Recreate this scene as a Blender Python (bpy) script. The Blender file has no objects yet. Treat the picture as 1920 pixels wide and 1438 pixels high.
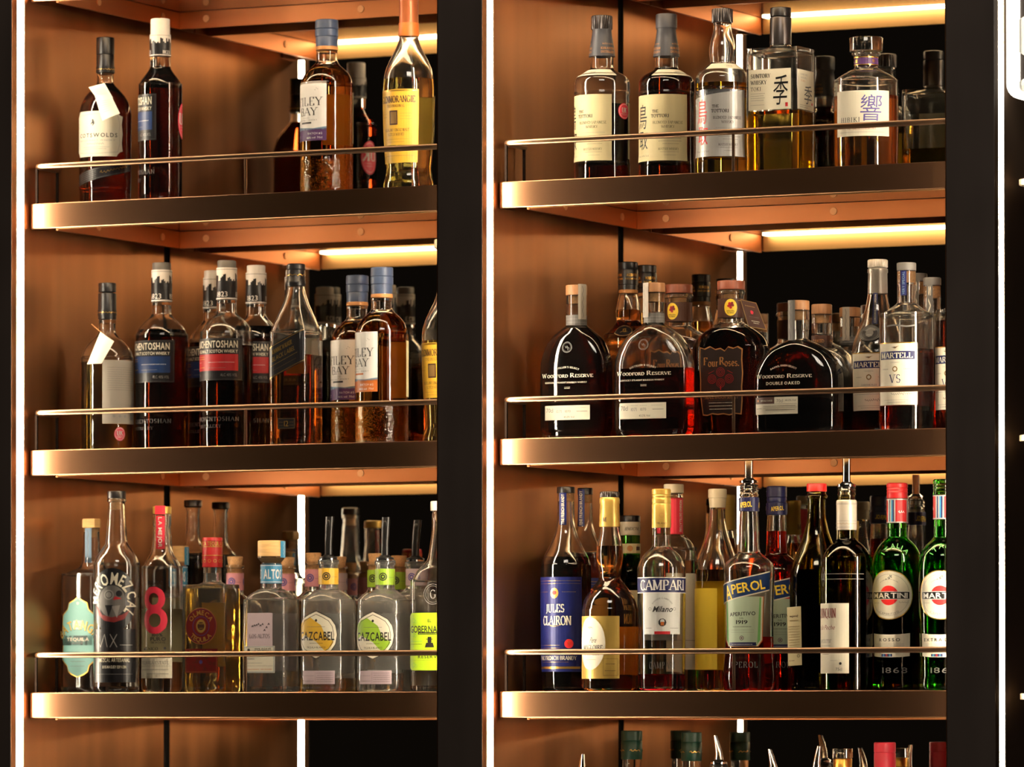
import bpy, bmesh, math, random
from mathutils import Vector, Matrix
random.seed(7)
S = bpy.context.scene
C = S.collection
PI = math.pi

# ---------------------------------------------------------------- camera, world, exposure
cam_d = bpy.data.cameras.new('camera')
cam = bpy.data.objects.new('camera', cam_d); C.objects.link(cam)
R3 = Vector((0.898337546, 0.439305788, -0.000279947)); U3 = Vector((0.00864469, -0.01704041, 0.99981743)); F3 = Vector((-0.43922081, 0.89817596, 0.0191057))
cam.matrix_world = Matrix(((R3.x, U3.x, -F3.x, 4.48474), (R3.y, U3.y, -F3.y, -7.47761), (R3.z, U3.z, -F3.z, -0.04343), (0, 0, 0, 1)))
cam_d.sensor_width = 36.0; cam_d.lens = 199.268; cam_d.shift_y = 0.22371; cam_d.clip_start = 0.5; cam_d.clip_end = 60
cam_d.dof.use_dof = True; cam_d.dof.focus_distance = 8.25; cam_d.dof.aperture_fstop = 7.0
S.camera = cam
w = bpy.data.worlds.new('world'); S.world = w; w.use_nodes = True
w.node_tree.nodes['Background'].inputs[0].default_value = (1.0, 0.72, 0.5, 1); w.node_tree.nodes['Background'].inputs[1].default_value = 0.004
S.view_settings.view_transform = 'Standard'; S.view_settings.look = 'None'; S.view_settings.gamma = 1.0
S.view_settings.use_curve_mapping = False; S.view_settings.exposure = 0.32
cy = S.cycles
cy.max_bounces = 14; cy.transmission_bounces = 14; cy.glossy_bounces = 6; cy.diffuse_bounces = 3; cy.transparent_max_bounces = 24
cy.caustics_reflective = True; cy.caustics_refractive = True; cy.sample_clamp_indirect = 6.0; cy.use_denoising = True
cy.blur_glossy = 0.6

# an added fill light, out of view, brightening the lip and post fronts
def area(name, loc, target, size, power, col):
    l = bpy.data.lights.new(name, 'AREA'); l.shape = 'RECTANGLE'; l.size = size[0]; l.size_y = size[1]; l.energy = power; l.color = col
    o = bpy.data.objects.new(name, l); C.objects.link(o); o.location = loc
    o.rotation_euler = (Vector(target) - Vector(loc)).to_track_quat('-Z', 'Y').to_euler()
    o['label'] = 'added warm fill light in front of the shelves, out of view'; o['category'] = 'lamp'
    return o
FILL = area('fill_light', (2.6, -3.6, 2.9), (0.9, 0.2, 0.4), (1.6, 0.5), 40, (1.0, 0.88, 0.74))

# ---------------------------------------------------------------- materials
MATS = {}
def srgb(c):
    return tuple(((x / 255) / 12.92 if x / 255 <= .04045 else ((x / 255 + .055) / 1.055) ** 2.4) for x in c)
def newmat(name):
    m = bpy.data.materials.new(name); m.use_nodes = True; nt = m.node_tree; nt.nodes.clear()
    out = nt.nodes.new('ShaderNodeOutputMaterial'); return m, nt, out
def pbsdf(name, col, rough=.5, metal=0., spec=.5, coat=0., emit=None, estr=0., aniso=0., streak=None, bump=None, vary=0.):
    if name in MATS: return MATS[name]
    m, nt, out = newmat(name); b = nt.nodes.new('ShaderNodeBsdfPrincipled'); nt.links.new(b.outputs[0], out.inputs[0])
    I = b.inputs; I['Base Color'].default_value = (*col, 1); I['Roughness'].default_value = rough; I['Metallic'].default_value = metal
    I['Specular IOR Level'].default_value = spec; I['Coat Weight'].default_value = coat; I['Anisotropic'].default_value = aniso
    if emit: I['Emission Color'].default_value = (*emit, 1); I['Emission Strength'].default_value = estr
    if streak:
        tc = nt.nodes.new('ShaderNodeTexCoord'); mp = nt.nodes.new('ShaderNodeMapping'); mp.inputs['Scale'].default_value = streak
        nz = nt.nodes.new('ShaderNodeTexNoise'); nz.inputs['Scale'].default_value = 1; nz.inputs['Detail'].default_value = 1
        nt.links.new(tc.outputs['Object'], mp.inputs[0]); nt.links.new(mp.outputs[0], nz.inputs[0])
        if vary:
            n2 = nt.nodes.new('ShaderNodeTexNoise'); n2.inputs['Scale'].default_value = 5; n2.inputs['Detail'].default_value = 2
            nt.links.new(tc.outputs['Object'], n2.inputs[0])
            mx = nt.nodes.new('ShaderNodeMath'); mx.operation = 'ADD'; nt.links.new(nz.outputs[0], mx.inputs[0]); nt.links.new(n2.outputs[0], mx.inputs[1])
            r = nt.nodes.new('ShaderNodeMapRange'); r.inputs[1].default_value = .6; r.inputs[2].default_value = 1.4; r.inputs[3].default_value = rough - vary; r.inputs[4].default_value = rough + vary
            nt.links.new(mx.outputs[0], r.inputs[0]); nt.links.new(r.outputs[0], I['Roughness'])
            r2 = nt.nodes.new('ShaderNodeMix'); r2.data_type = 'RGBA'; r2.inputs[6].default_value = (*[x * .78 for x in col], 1); r2.inputs[7].default_value = (*[min(1, x * 1.18) for x in col], 1)
            r3 = nt.nodes.new('ShaderNodeMapRange'); r3.inputs[1].default_value = .7; r3.inputs[2].default_value = 1.3
            nt.links.new(mx.outputs[0], r3.inputs[0]); nt.links.new(r3.outputs[0], r2.inputs[0]); nt.links.new(r2.outputs[2], I['Base Color'])
        if bump:
            bp = nt.nodes.new('ShaderNodeBump'); bp.inputs['Strength'].default_value = bump; bp.inputs['Distance'].default_value = .001
            nt.links.new(nz.outputs[0], bp.inputs['Height']); nt.links.new(bp.outputs[0], I['Normal'])
    MATS[name] = m; return m
def glassmat(name, col, rough=.06, haze=0., ior=1.47, bump=0., bscale=60, zmax=None, vor=False):
    if name in MATS: return MATS[name]
    m, nt, out = newmat(name)
    if min(col) < .9:
        g = nt.nodes.new('ShaderNodeBsdfRefraction'); gl = nt.nodes.new('ShaderNodeBsdfGlossy'); fr = nt.nodes.new('ShaderNodeFresnel'); mx = nt.nodes.new('ShaderNodeMixShader')
        gl.inputs['Roughness'].default_value = rough; fr.inputs[0].default_value = ior
        nt.links.new(fr.outputs[0], mx.inputs[0]); nt.links.new(g.outputs[0], mx.inputs[1]); nt.links.new(gl.outputs[0], mx.inputs[2]); nt.links.new(mx.outputs[0], out.inputs[0])
    else:
        g = nt.nodes.new('ShaderNodeBsdfGlass'); nt.links.new(g.outputs[0], out.inputs[0])
        if haze:   # pale scatter put in to brighten the glass, partly for moulding texture
            df = nt.nodes.new('ShaderNodeBsdfDiffuse'); tr = nt.nodes.new('ShaderNodeBsdfTranslucent'); m1 = nt.nodes.new('ShaderNodeMixShader'); m2 = nt.nodes.new('ShaderNodeMixShader')
            df.inputs[0].default_value = tr.inputs[0].default_value = (.9, .88, .82, 1); m2.inputs[0].default_value = haze
            nt.links.new(df.outputs[0], m1.inputs[1]); nt.links.new(tr.outputs[0], m1.inputs[2]); nt.links.new(g.outputs[0], m2.inputs[1]); nt.links.new(m1.outputs[0], m2.inputs[2]); nt.links.new(m2.outputs[0], out.inputs[0])
    g.inputs[0].default_value = (*col, 1); g.inputs[1].default_value = rough; g.inputs[2].default_value = ior
    if bump:
        tc = nt.nodes.new('ShaderNodeTexCoord')
        nz = nt.nodes.new('ShaderNodeTexVoronoi' if vor else 'ShaderNodeTexNoise'); nz.inputs['Scale'].default_value = bscale
        if vor: nz.feature = 'SMOOTH_F1'
        nt.links.new(tc.outputs['Object'], nz.inputs['Vector']); h = nz.outputs[0]
        if zmax:
            sp = nt.nodes.new('ShaderNodeSeparateXYZ'); nt.links.new(tc.outputs['Object'], sp.inputs[0])
            mr = nt.nodes.new('ShaderNodeMapRange'); mr.inputs[1].default_value = zmax; mr.inputs[2].default_value = zmax - .006; nt.links.new(sp.outputs[2], mr.inputs[0])
            mu = nt.nodes.new('ShaderNodeMath'); mu.operation = 'MULTIPLY'; nt.links.new(h, mu.inputs[0]); nt.links.new(mr.outputs[0], mu.inputs[1]); h = mu.outputs[0]
        bp = nt.nodes.new('ShaderNodeBump'); bp.inputs['Strength'].default_value = bump; bp.inputs['Distance'].default_value = .002
        nt.links.new(h, bp.inputs['Height']); nt.links.new(bp.outputs[0], g.inputs['Normal'])
    MATS[name] = m; return m
def liquidmat(name, col):
    if name in MATS: return MATS[name]
    m, nt, out = newmat(name); t = nt.nodes.new('ShaderNodeBsdfTransparent'); nt.links.new(t.outputs[0], out.inputs[0])
    t.inputs[0].default_value = (*col, 1); MATS[name] = m; return m
def emitmat(name, col, s):
    if name in MATS: return MATS[name]
    m, nt, out = newmat(name); e = nt.nodes.new('ShaderNodeEmission'); nt.links.new(e.outputs[0], out.inputs[0])
    e.inputs[0].default_value = (*col, 1); e.inputs[1].default_value = s; MATS[name] = m; return m

COPPER = pbsdf('brushed_copper', (.46, .205, .09), rough=.37, metal=1., streak=(22, 22, .7), vary=.05)
COPPER_BAR = pbsdf('satin_copper', (.50, .195, .08), rough=.40, metal=1., streak=(3, 3, 30), vary=.03)
BRONZE = pbsdf('burnished_bronze', (.37, .185, .095), rough=.33, metal=1.)
SHADE_POSTM = pbsdf('shaded_post_bronze', (.012, .007, .005), rough=.95, spec=.05)  # corner posts coloured near black to look shaded beside the light strips
RAILM = pbsdf('bronze_rail', (.33, .19, .11), rough=.34, metal=1.)
DARK = pbsdf('dark_bronze_lacquer', (.080, .060, .050), rough=.5, spec=.4, streak=(20, 20, 2), vary=.04)
BLACK = pbsdf('black_gap', (.004, .003, .003), rough=.8)
MIRROR = pbsdf('smoked_mirror', (.62, .60, .54), rough=.0, metal=1.)
PANEL = pbsdf('smoked_shelf_glass', (.05, .042, .035), rough=.08, spec=.9, coat=.6)
LED_V = emitmat('led_side_light', (1.0, .86, .65), 62.0)
LED_H = emitmat('led_shelf_light', (1.0, .79, .50), 19.0)

GL = {
 'clear': lambda: glassmat('clear_glass', (.99, .99, .98), haze=.005),
 'wavy': lambda: glassmat('moulded_glass', (.99, .99, .98), haze=.10, bump=.35, bscale=75),
 'hammered': lambda: glassmat('hammered_glass', (.99, .99, .98), haze=.055, bump=.55, bscale=55, vor=True),
 'ribbed': lambda: glassmat('rippled_base_glass', (.985, .98, .97), bump=.9, bscale=150, zmax=.062),
 'green': lambda: glassmat('green_glass', (.30, .74, .20)),
 'olive': lambda: glassmat('olive_glass', (.58, .55, .26)),
 'brownish': lambda: glassmat('tinted_brown_glass', (.62, .48, .28)),
}
LQ = {'dark': (.34, .10, .035), 'brown': (.90, .66, .36), 'red_brown': (.60, .20, .09), 'amber': (.93, .70, .38), 'gold': (.95, .82, .46), 'pale': (.98, .92, .62),
      'straw': (.95, .84, .36), 'clear': (.98, .98, .96), 'red': (.95, .17, .10), 'crimson': (.96, .14, .22), 'black': (.06, .035, .02), 'olive': (.80, .74, .34), 'orange': (.94, .68, .38), 'green': (.25, .5, .15)}
PAL = {
 'cream': ((208, 200, 178), .55, 0), 'white': ((214, 210, 204), .5, 0), 'paper': ((198, 183, 139), .6, 0), 'greypaper': ((150, 140, 128), .6, 0), 'silver': ((167, 165, 161), .35, .35),
 'black': ((14, 13, 13), .4, 0), 'ink': ((38, 33, 30), .5, 0), 'grey': ((96, 92, 88), .5, 0), 'lgrey': ((132, 128, 123), .5, 0), 'wax_grey': ((60, 60, 66), .45, 0), 'wax_blue': ((64, 77, 104), .42, 0),
 'tan': ((181, 124, 70), .5, 0), 'gold': ((214, 170, 84), .3, .9), 'goldfoil': ((188, 156, 78), .35, .4), 'yellow': ((236, 200, 60), .45, 0), 'deepyellow': ((204, 161, 49), .45, 0), 'orange': ((192, 104, 42), .45, 0),
 'copperfoil': ((165, 92, 54), .35, .35), 'red': ((172, 30, 34), .42, 0), 'brightred': ((214, 44, 44), .4, 0), 'pinkred': ((216, 50, 72), .42, 0), 'darkred': ((120, 26, 24), .5, 0), 'purple': ((78, 44, 92), .5, 0), 'violet': ((82, 72, 138), .5, 0),
 'pink': ((198, 132, 140), .5, 0), 'palepink': ((188, 167, 172), .5, 0), 'blue': ((20, 48, 94), .42, 0), 'navy': ((22, 26, 78), .42, 0), 'royal': ((24, 31, 92), .38, .2), 'sky': ((58, 132, 172), .45, 0), 'bluegrey': ((105, 128, 149), .5, 0),
 'teal': ((106, 152, 144), .5, 0), 'green': ((30, 120, 60), .4, 0), 'darkgreen': ((16, 66, 52), .4, 0), 'palegreen': ((165, 181, 154), .5, 0), 'midgreen': ((104, 170, 92), .5, 0), 'lime': ((144, 179, 49), .45, 0), 'acid': ((167, 198, 35), .45, 0),
 'brown': ((74, 44, 32), .5, 0), 'darkbrown': ((44, 28, 24), .5, 0), 'labelblack': ((20, 18, 20), .35, 0), 'metal': ((154, 154, 156), .25, .9), 'darkmetal': ((70, 66, 66), .3, .7), 'chrome': ((205, 205, 208), .12, 1.), 'blackplastic': ((24, 23, 23), .28, 0),
 'satin_silver': ((163, 156, 146), .32, .6), 'palesilver': ((190, 181, 167), .4, .25), 'glasswhite': ((198, 198, 193), .3, 0), 'amberlabel': ((209, 163, 52), .45, 0), 'whitecap': ((206, 198, 190), .45, 0), 'bronzeink': ((150, 118, 72), .4, .5), 'ivorycap': ((200, 188, 163), .5, 0),
}
def P(k):
    c, r, mt = PAL[k]; return pbsdf('print_' + k, srgb(c), rough=r, metal=mt)
def wood(k):
    return {'wood': lambda: pbsdf('light_wood', srgb((214, 172, 112)), rough=.6, streak=(40, 40, 300), vary=.06),
            'redwood': lambda: pbsdf('red_wood', srgb((140, 74, 52)), rough=.45, streak=(300, 60, 60), vary=.06),
            'walnut': lambda: pbsdf('walnut_wood', srgb((150, 104, 66)), rough=.5, streak=(260, 60, 60), vary=.06),
            'cork': lambda: pbsdf('cork', srgb((206, 158, 108)), rough=.75, streak=(350, 350, 350), vary=.06)}[k]()
def mat_of(k):
    if k in GL: return GL[k]()
    if k in PAL: return P(k)
    return wood(k)

# ---------------------------------------------------------------- object helpers
def link(name, me, parent=None, loc=None, label=None):
    o = bpy.data.objects.new(name, me); C.objects.link(o)
    if parent: o.parent = parent
    if loc: o.location = loc
    if label: o['label'] = label
    return o
def thing(name, label, cat, loc=(0, 0, 0), rz=0, group=None):
    o = bpy.data.objects.new(name, None); C.objects.link(o); o.location = loc; o.rotation_euler = (0, 0, rz); o.empty_display_size = .05
    o['label'] = label; o['category'] = cat
    if group: o['group'] = group
    return o
def to_obj(name, bm, mats, parent=None, loc=None, smooth=None, label=None, kind=None):
    me = bpy.data.meshes.new(name); bm.to_mesh(me); bm.free()
    for m in (mats if isinstance(mats, (list, tuple)) else [mats]): me.materials.append(m)
    if smooth is not None:
        for p in me.polygons: p.use_smooth = True
        me.set_sharp_from_angle(angle=math.radians(smooth))
    o = link(name, me, parent, loc, label)
    if kind: o['kind'] = kind
    return o
def box(bm, x0, x1, y0, y1, z0, z1, bev=0., mi=0):
    m = Matrix.Translation(((x0 + x1) / 2, (y0 + y1) / 2, (z0 + z1) / 2)) @ Matrix.Diagonal((x1 - x0, y1 - y0, z1 - z0, 1))
    r = bmesh.ops.create_cube(bm, size=1, matrix=m)
    fs = {f for v in r['verts'] for f in v.link_faces}
    for f in fs: f.material_index = mi
    if bev:
        bmesh.ops.bevel(bm, geom=list({e for v in r['verts'] for e in v.link_edges}), offset=bev, segments=2, affect='EDGES', profile=.5)
def tube(bm, pts, r, seg=12):
    pts = [Vector(p) for p in pts]; rings = []
    for i, p in enumerate(pts):
        t = (pts[min(i + 1, len(pts) - 1)] - pts[max(i - 1, 0)]).normalized()
        a = t.cross(Vector((0, 0, 1)) if abs(t.z) < .9 else Vector((0, 1, 0))).normalized(); b = t.cross(a)
        rings.append([bm.verts.new(p + a * r * math.cos(2 * PI * k / seg) + b * r * math.sin(2 * PI * k / seg)) for k in range(seg)])
    for A, B in zip(rings, rings[1:]):
        for k in range(seg): bm.faces.new((A[k], A[(k + 1) % seg], B[(k + 1) % seg], B[k]))
    bm.faces.new(rings[0][::-1]); bm.faces.new(rings[-1])
    bmesh.ops.recalc_face_normals(bm, faces=bm.faces)

# cross sections: superellipse, blended from a circle; angle runs from the front (-y)
def sect(a, th, n, ratio, t):
    s, c = math.sin(th), math.cos(th)
    if t <= 0: return a * s, -a * c
    q = (abs(s) ** n + abs(c) ** n) ** (-1 / n)
    x = a * q * s; y = -a * ratio * q * c
    return (1 - t) * a * s + t * x, -(1 - t) * a * c + t * y
def smooth_profile(pts, k=5):
    """catmull-rom through (z, r, t); a doubled point makes a corner"""
    out = []; n = len(pts)
    for i in range(n - 1):
        p1, p2 = pts[i], pts[i + 1]
        if p1[:2] == p2[:2]: continue
        p0 = pts[i - 1] if i > 0 and pts[i - 1][:2] != p1[:2] else p1
        p3 = pts[i + 2] if i + 2 < n and pts[i + 2][:2] != p2[:2] else p2
        if i > 0 and pts[i - 1][:2] == p1[:2]: p0 = p1
        steps = k if abs(p1[1] - p2[1]) > .0006 else 2
        for s in range(steps):
            u = s / steps; q = []
            for d in (0, 1, 2):
                m1 = (p2[d] - p0[d]) / 2; m2 = (p3[d] - p1[d]) / 2
                v = (2 * u**3 - 3 * u**2 + 1) * p1[d] + (u**3 - 2 * u**2 + u) * m1 + (-2 * u**3 + 3 * u**2) * p2[d] + (u**3 - u**2) * m2
                q.append(v)
            lo, hi = min(p1[1], p2[1]), max(p1[1], p2[1]); q[1] = min(max(q[1], lo), hi)
            q[2] = min(1, max(0, q[2])); out.append(tuple(q))
    out.append(tuple(pts[-1])); return out
def loft(bm, prof, n=2, ratio=1, seg=56, flip=False, mi=0, close=True):
    rings = []
    for z, r, t in prof:
        if r < 1e-5: rings.append([bm.verts.new((0, 0, z))]); continue
        ths = [2 * PI * k / seg for k in range(seg)]
        rings.append([bm.verts.new((*sect(r, th, n, ratio, t), z)) for th in ths])
    for A, B in zip(rings, rings[1:]):
        for k in range(seg):
            k2 = (k + 1) % seg
            if len(A) == 1 and len(B) == 1: continue
            if len(A) == 1: vs = (A[0], B[k2], B[k])
            elif len(B) == 1: vs = (A[k], A[k2], B[0])
            else: vs = (A[k], A[k2], B[k2], B[k])
            f = bm.faces.new(vs[::-1] if flip else vs); f.material_index = mi
    if close:
        for ring, fl in ((rings[0], not flip), (rings[-1], flip)):
            if len(ring) > 1:
                f = bm.faces.new(ring[::-1] if fl else ring); f.material_index = mi
def interp(prof, z):
    if z <= prof[0][0]: return prof[0]
    for a, b in zip(prof, prof[1:]):
        if a[0] <= z <= b[0]:
            u = (z - a[0]) / max(1e-9, b[0] - a[0]); return (z, a[1] + (b[1] - a[1]) * u, a[2] + (b[2] - a[2]) * u)
    return prof[-1]

# ---------------------------------------------------------------- lettering
GC = {}
def sans_glyph(ch, bold):
    k = (ch, bold)
    if k in GC: return GC[k]
    cu = bpy.data.curves.new('glyph', 'FONT'); cu.body = ch; cu.resolution_u = 2; cu.offset = .018 if bold else 0
    o = bpy.data.objects.new('glyph', cu); C.objects.link(o); me = o.to_mesh()
    vs = [(v.co.x, v.co.y) for v in me.vertices]; fs = [tuple(p.vertices) for p in me.polygons]
    o.to_mesh_clear(); bpy.data.objects.remove(o); bpy.data.curves.remove(cu)
    s = 1 / .727 if ord(ch) < 0x2000 else 1 / .9
    vs = [(x * s, y * s) for x, y in vs]
    x0 = min([v[0] for v in vs] or [0]); x1 = max([v[0] for v in vs] or [.3])
    GC[k] = ([(x - x0, y) for x, y in vs], fs, x1 - x0); return GC[k]
def arc_(cx, cy, rx, ry, a0, a1, n=8):
    return [(cx + rx * math.cos(math.radians(a0 + (a1 - a0) * i / n)), cy + ry * math.sin(math.radians(a0 + (a1 - a0) * i / n))) for i in range(n + 1)]
# serif letters: (advance, strokes, serif points)
def _v(x, a=0, b=1): return [(x, a), (x, b)]
SER = {
 'A': (.78, [[(.02, 0), (.39, 1)], [(.39, 1), (.74, 0)], [(.16, .36), (.6, .36)]], [(.02, 0), (.74, 0)]),
 'B': (.66, [_v(.12), [(.12, 1), (.35, 1)] + arc_(.35, .76, .19, .24, 90, -90, 6) + [(.12, .52)], [(.12, .52), (.38, .52)] + arc_(.38, .26, .21, .26, 90, -90, 6) + [(.12, 0)]], []),
 'C': (.72, [arc_(.4, .5, .33, .51, 42, 318, 14)], []), 'D': (.78, [_v(.12), [(.12, 1), (.34, 1)] + arc_(.34, .5, .36, .5, 90, -90, 10) + [(.12, 0)]], []),
 'E': (.62, [_v(.12), [(.12, 1), (.52, 1), (.52, .8)], [(.12, .52), (.42, .52)], [(.12, 0), (.55, 0), (.55, .22)]], []),
 'F': (.58, [_v(.12), [(.12, 1), (.52, 1), (.52, .8)], [(.12, .52), (.42, .52)]], [(.12, 0)]),
 'G': (.78, [arc_(.4, .5, .33, .51, 42, 330, 14), [(.68, .4), (.68, .12)]], [(.68, .42)]),
 'H': (.8, [_v(.13), _v(.66), [(.13, .52), (.66, .52)]], [(.13, 0), (.13, 1), (.66, 0), (.66, 1)]),
 'I': (.34, [_v(.16)], [(.16, 0), (.16, 1)]), 'J': (.42, [[(.26, 1), (.26, .1), (.16, -.1), (.02, -.12)]], [(.26, 1)]),
 'K': (.74, [_v(.12), [(.12, .42), (.58, 1)], [(.28, .58), (.68, 0)]], [(.12, 0), (.12, 1), (.58, 1), (.68, 0)]),
 'L': (.6, [_v(.12), [(.12, 0), (.54, 0), (.54, .24)]], [(.12, 1)]),
 'M': (.94, [[(.12, 0), (.13, 1)], [(.13, 1), (.45, .08)], [(.45, .08), (.78, 1)], _v(.79)], [(.12, 0), (.1, 1), (.79, 0), (.81, 1)]),
 'N': (.82, [_v(.12), [(.12, 1), (.68, 0)], _v(.68)], [(.12, 0), (.1, 1), (.68, 1)]),
 'O': (.8, [arc_(.4, .5, .33, .51, 0, 360, 18)], []), 'P': (.64, [_v(.12), [(.12, 1), (.35, 1)] + arc_(.35, .74, .2, .26, 90, -90, 6) + [(.12, .48)]], [(.12, 0)]),
 'Q': (.82, [arc_(.4, .5, .33, .51, 0, 360, 18), [(.42, .1), (.7, -.16)]], []),
 'R': (.72, [_v(.12), [(.12, 1), (.35, 1)] + arc_(.35, .75, .19, .25, 90, -90, 6) + [(.12, .5)], [(.34, .5), (.66, 0)]], [(.12, 0), (.67, 0)]),
 'S': (.58, [arc_(.29, .74, .2, .26, 30, 270, 8) + arc_(.29, .25, .22, .25, 90, -150, 8)[1:]], []),
 'T': (.66, [_v(.33), [(.04, .8), (.04, 1), (.62, 1), (.62, .8)]], [(.33, 0)]),
 'U': (.78, [[(.13, 1), (.13, .28)] + arc_(.38, .26, .25, .27, 180, 360, 8) + [(.63, 1)]], [(.13, 1), (.63, 1)]),
 'V': (.74, [[(.05, 1), (.38, 0)], [(.38, 0), (.68, 1)]], [(.05, 1), (.68, 1)]),
 'W': (1.06, [[(.05, 1), (.3, 0)], [(.3, 0), (.54, .9)], [(.54, .9), (.78, 0)], [(.78, 0), (1.0, 1)]], [(.05, 1), (1.0, 1)]),
 'X': (.74, [[(.06, 1), (.66, 0)], [(.64, 1), (.08, 0)]], []), 'Y': (.7, [[(.04, 1), (.35, .45)], [(.64, 1), (.35, .45)], [(.35, .45), (.35, 0)]], [(.04, 1), (.64, 1), (.35, 0)]),
 'Z': (.64, [[(.08, .84), (.08, 1), (.56, 1)], [(.56, 1), (.06, 0)], [(.06, 0), (.58, 0), (.58, .18)]], []),
 'o': (.56, [arc_(.28, .32, .22, .33, 0, 360, 14)], []), 'u': (.58, [[(.1, .64), (.1, .18)] + arc_(.27, .18, .17, .18, 180, 360, 6) + [(.44, .64)], [(.44, .64), (.44, 0)]], [(.1, .64), (.44, .64)]),
 'r': (.42, [_v(.12, 0, .64), [(.12, .42), (.24, .62), (.38, .6)]], [(.12, 0)]), 's': (.42, [arc_(.2, .47, .14, .17, 30, 270, 6) + arc_(.2, .16, .16, .17, 90, -150, 6)[1:]], []),
 'e': (.5, [[(.08, .36), (.43, .36)] + arc_(.26, .32, .18, .33, 10, 320, 10)], []), '.': (.2, [[(.08, 0), (.08, .1)]], []), ' ': (.32, [], []), "'": (.2, [[(.1, 1), (.08, .8)]], []), '&': (.7, [arc_(.3, .75, .16, .25, 0, 360, 8), arc_(.3, .25, .24, .27, 0, 360, 10)], []), '-': (.4, [[(.05, .45), (.35, .45)]], []),
}
def stroke(pts, thick, thin, vs, fs, const=None):
    for (x0, y0), (x1, y1) in zip(pts, pts[1:]):
        dx, dy = x1 - x0, y1 - y0; L = math.hypot(dx, dy)
        if L < 1e-6: continue
        s = abs(dy) / L; wd = const if const else thin + (thick - thin) * s ** 1.5
        if not const and dy * dx > 0 and s < .99 and s > .8: wd = thin * 1.2      # rising diagonals are hairlines
        nx, ny = -dy / L * wd / 2, dx / L * wd / 2; ex, ey = dx / L * wd * .12, dy / L * wd * .12
        k = len(vs); vs += [(x0 + nx - ex, y0 + ny - ey), (x0 - nx - ex, y0 - ny - ey), (x1 - nx + ex, y1 - ny + ey), (x1 + nx + ex, y1 + ny + ey)]; fs.append((k, k + 1, k + 2, k + 3))
def serif_glyph(ch, bold):
    k = (ch, 'serif', bold)
    if k in GC: return GC[k]
    if ch not in SER: return sans_glyph(ch, bold)
    adv, st, sf = SER[ch]; vs, fs = [], []; th, tn = (.19, .07) if bold else (.13, .045)
    for s in st: stroke(s, th, tn, vs, fs)
    for x, y in sf:
        yy = min(max(y, .025), .975) if y in (0, 1) else y; stroke([(x - .13, yy), (x + .13, yy)], 0, 0, vs, fs, const=tn)
    GC[k] = (vs, fs, adv); return GC[k]

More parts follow.
